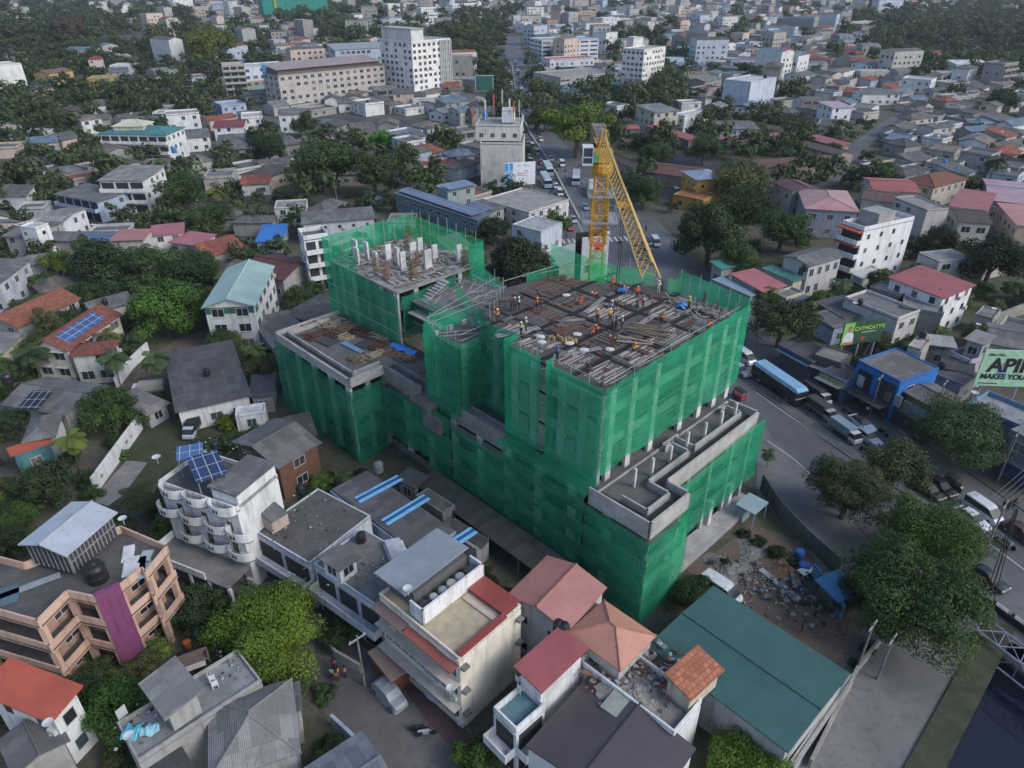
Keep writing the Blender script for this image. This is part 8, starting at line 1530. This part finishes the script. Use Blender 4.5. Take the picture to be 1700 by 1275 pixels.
# --- the rest of the houses, too many and small to part
mats_ = [mat('wall', c) for c, _ in WC] + [mat('sheet', c) for c, _ in RCL[:6]] + [mat('plain', (.03, .03, .035))]; mb = MB()
for (x, y, g_, a, b, h) in hs[HN:]:
    an = R(rf_.choice((44, 134, 10)) + rf_.uniform(-12, 12)); c, s_ = math.cos(an), math.sin(an); w_ = rf_.choice((0, 0, 1, 2, 2, 3, 4, 5, 6)); r_ = 8 + rf_.randrange(6); rh = rf_.choice((0, 1.2, 1.6))
    def tp(u, v): return (g_.x + u * c - v * s_, g_.y + u * s_ + v * c)
    n = len(mb.v); q = [tp(-a/2, -b/2), tp(a/2, -b/2), tp(a/2, b/2), tp(-a/2, b/2)]
    mb.v += [(*p, 0) for p in q] + [(*p, h) for p in q]; mb.f += [(n, n+1, n+5, n+4), (n+1, n+2, n+6, n+5), (n+2, n+3, n+7, n+6), (n+3, n, n+4, n+7)]; mb.m += [w_] * 4
    if rh: e0, e1 = tp(-a/2, 0), tp(a/2, 0); k = len(mb.v); mb.v += [(*e0, h + rh), (*e1, h + rh)]; mb.f += [(n+4, n+5, k+1, k), (n+6, n+7, k, k+1), (n+5, n+6, k+1), (n+7, n+4, k)]; mb.m += [r_, r_, w_, w_]
    else: mb.f.append((n+4, n+5, n+6, n+7)); mb.m.append(r_ if rf_.random() < .6 else w_)
    for f in range(max(1, int(h / 3.2))):
        for k in range(int(a / 3.5)):
            if rf_.random() < .7: u0 = -a/2 + 1 + k * 3.5; p0, p1 = tp(u0, -b/2 - .03), tp(u0 + 1.5, -b/2 - .03); z0 = 1 + f * 3.1; mb.face([(*p0, z0), (*p1, z0), (*p1, z0 + 1.3), (*p0, z0 + 1.3)], 14)
        for k in range(int(b / 3.5)):
            if rf_.random() < .7: v0 = -b/2 + 1 + k * 3.5; sx = -1 if g_.x > 0 else 1; p0, p1 = tp(sx * (a/2 + .03), v0), tp(sx * (a/2 + .03), v0 + 1.5); z0 = 1 + f * 3.1; mb.face([(*p0, z0), (*p1, z0), (*p1, z0 + 1.3), (*p0, z0 + 1.3)], 14)
if mb.v: tag(mb.build('distant_houses', mats_), 'hundreds of small pale houses spread to the far edge of town', kind='stuff')
# --- trees
ts.sort(key=lambda t: t[2].y); items = []; TN = 230
TC = [(DKG, 'dark green'), (MDG, 'mid green'), ((.05, .085, .036), 'deep green'), (OLV, 'olive'), (LTG, 'light green'), (BLG, 'blue green'), (YLG, 'yellow green')]
for (x, y, g_, r_) in ts[:TN]:
    col, cn = TC[rf_.choice((0, 0, 0, 1, 1, 2, 2, 2, 3, 4, 5, 6))]; k = rf_.choice(('round', 'round', 'wide', 'round', 'tall', 'palm')) if 640 > y > 20 else 'bush' if y > 640 else 'round'
    if 1000 < x < 1130 and 110 < y < 200: k = 'palm'
    if k == 'palm': r_ = min(r_, 4.2)
    d = depth(g_.x, g_.y, r_); pr = r_ * CF / d * .6; lod = 1 if pr > 17 else 2 if pr > 9 else 3
    hz = {'palm': 2.1, 'round': .95, 'wide': .9, 'tall': 1.25, 'bush': .55}[k] * r_
    o = empty({'palm': 'palm_tree', 'bush': 'bush'}.get(k, 'tree'), g_.x, g_.y, 0, rf_.uniform(0, 6.28), 'x', 'bush' if k == 'bush' else 'tree', 'trees and shrubs between the houses'); o.scale = (r_, r_, r_)
    c = link('fronds' if k == 'palm' else 'crown', rf_.choice(PM) if k == 'palm' else crownmesh(k, lod, rf_.randrange(4)), o, (0, 0, hz / r_)); j = rf_.uniform(.8, 1.2); j *= 1.45; c.color = (col[0] * j, col[1] * j, col[2] * j, 1)
    link('trunk', PT if k == 'palm' else TM[k], o, (0, 0, hz / r_)); sz = ('small' if r_ < 2.6 else 'broad' if r_ > 5.5 else 'mid sized') if k != 'palm' else 'feathery'
    items.append((o, f'{sz} {cn} {({"palm": "palm", "bush": "bush", "tall": "pointed tree", "wide": "spreading tree"}).get(k, "tree")}', x, y))
autolabel(items)
def bulk(name, label, L_, n, ls, seed, sd_scale=1.0):
    base = [crown(70 + k, n, ls, 10, 1.0) for k in range(4)]; V_, F_, T_ = [], [], []
    import array
    for (x, y, g_, r_) in L_:
        b = rf_.choice(base); a = rf_.uniform(0, 6.28); c, s_ = math.cos(a), math.sin(a); k = len(V_); tn = rf_.uniform(-.3, .3); hz = r_ * .75
        for v in b.vertices: p = v.co; V_.append((g_.x + (p.x * c - p.y * s_) * r_, g_.y + (p.x * s_ + p.y * c) * r_, hz + p.z * r_))
        for f in b.polygons: F_.append(tuple(i + k for i in f.vertices)); T_.append(min(1, max(0, .4 + tn + rf_.uniform(-.25, .25))))
    me = bpy.data.meshes.new(name); me.from_pydata(V_, [], F_); me.materials.append(LEAF); at_ = me.attributes.new('tone', 'FLOAT', 'FACE'); at_.data.foreach_set('value', T_); me.update(); o = link(name, me); o.color = (.068, .1, .052, 1); return tag(o, label, kind='stuff')
if ts[TN:]: bulk('distant_trees', 'dark tree crowns merging into woods behind the town', ts[TN:], 420, .13, 1)

paintall()
# ================================================================ the air: pale even haze round everything
hm = bpy.data.materials.new('haze'); hm.use_nodes = True; hn = hm.node_tree; hn.nodes.remove(hn.nodes['Principled BSDF']); pv = hn.nodes.new('ShaderNodeVolumePrincipled')
pv.inputs['Color'].default_value = (.8, .86, .95, 1); pv.inputs['Density'].default_value = .0001; pv.inputs['Anisotropy'].default_value = .2; hn.links.new(pv.outputs[0], hn.nodes['Material Output'].inputs['Volume'])
tag(MB().box(-2700, 2900, -500, 4200, -4.8, 62).build('haze', hm), kind='stuff')
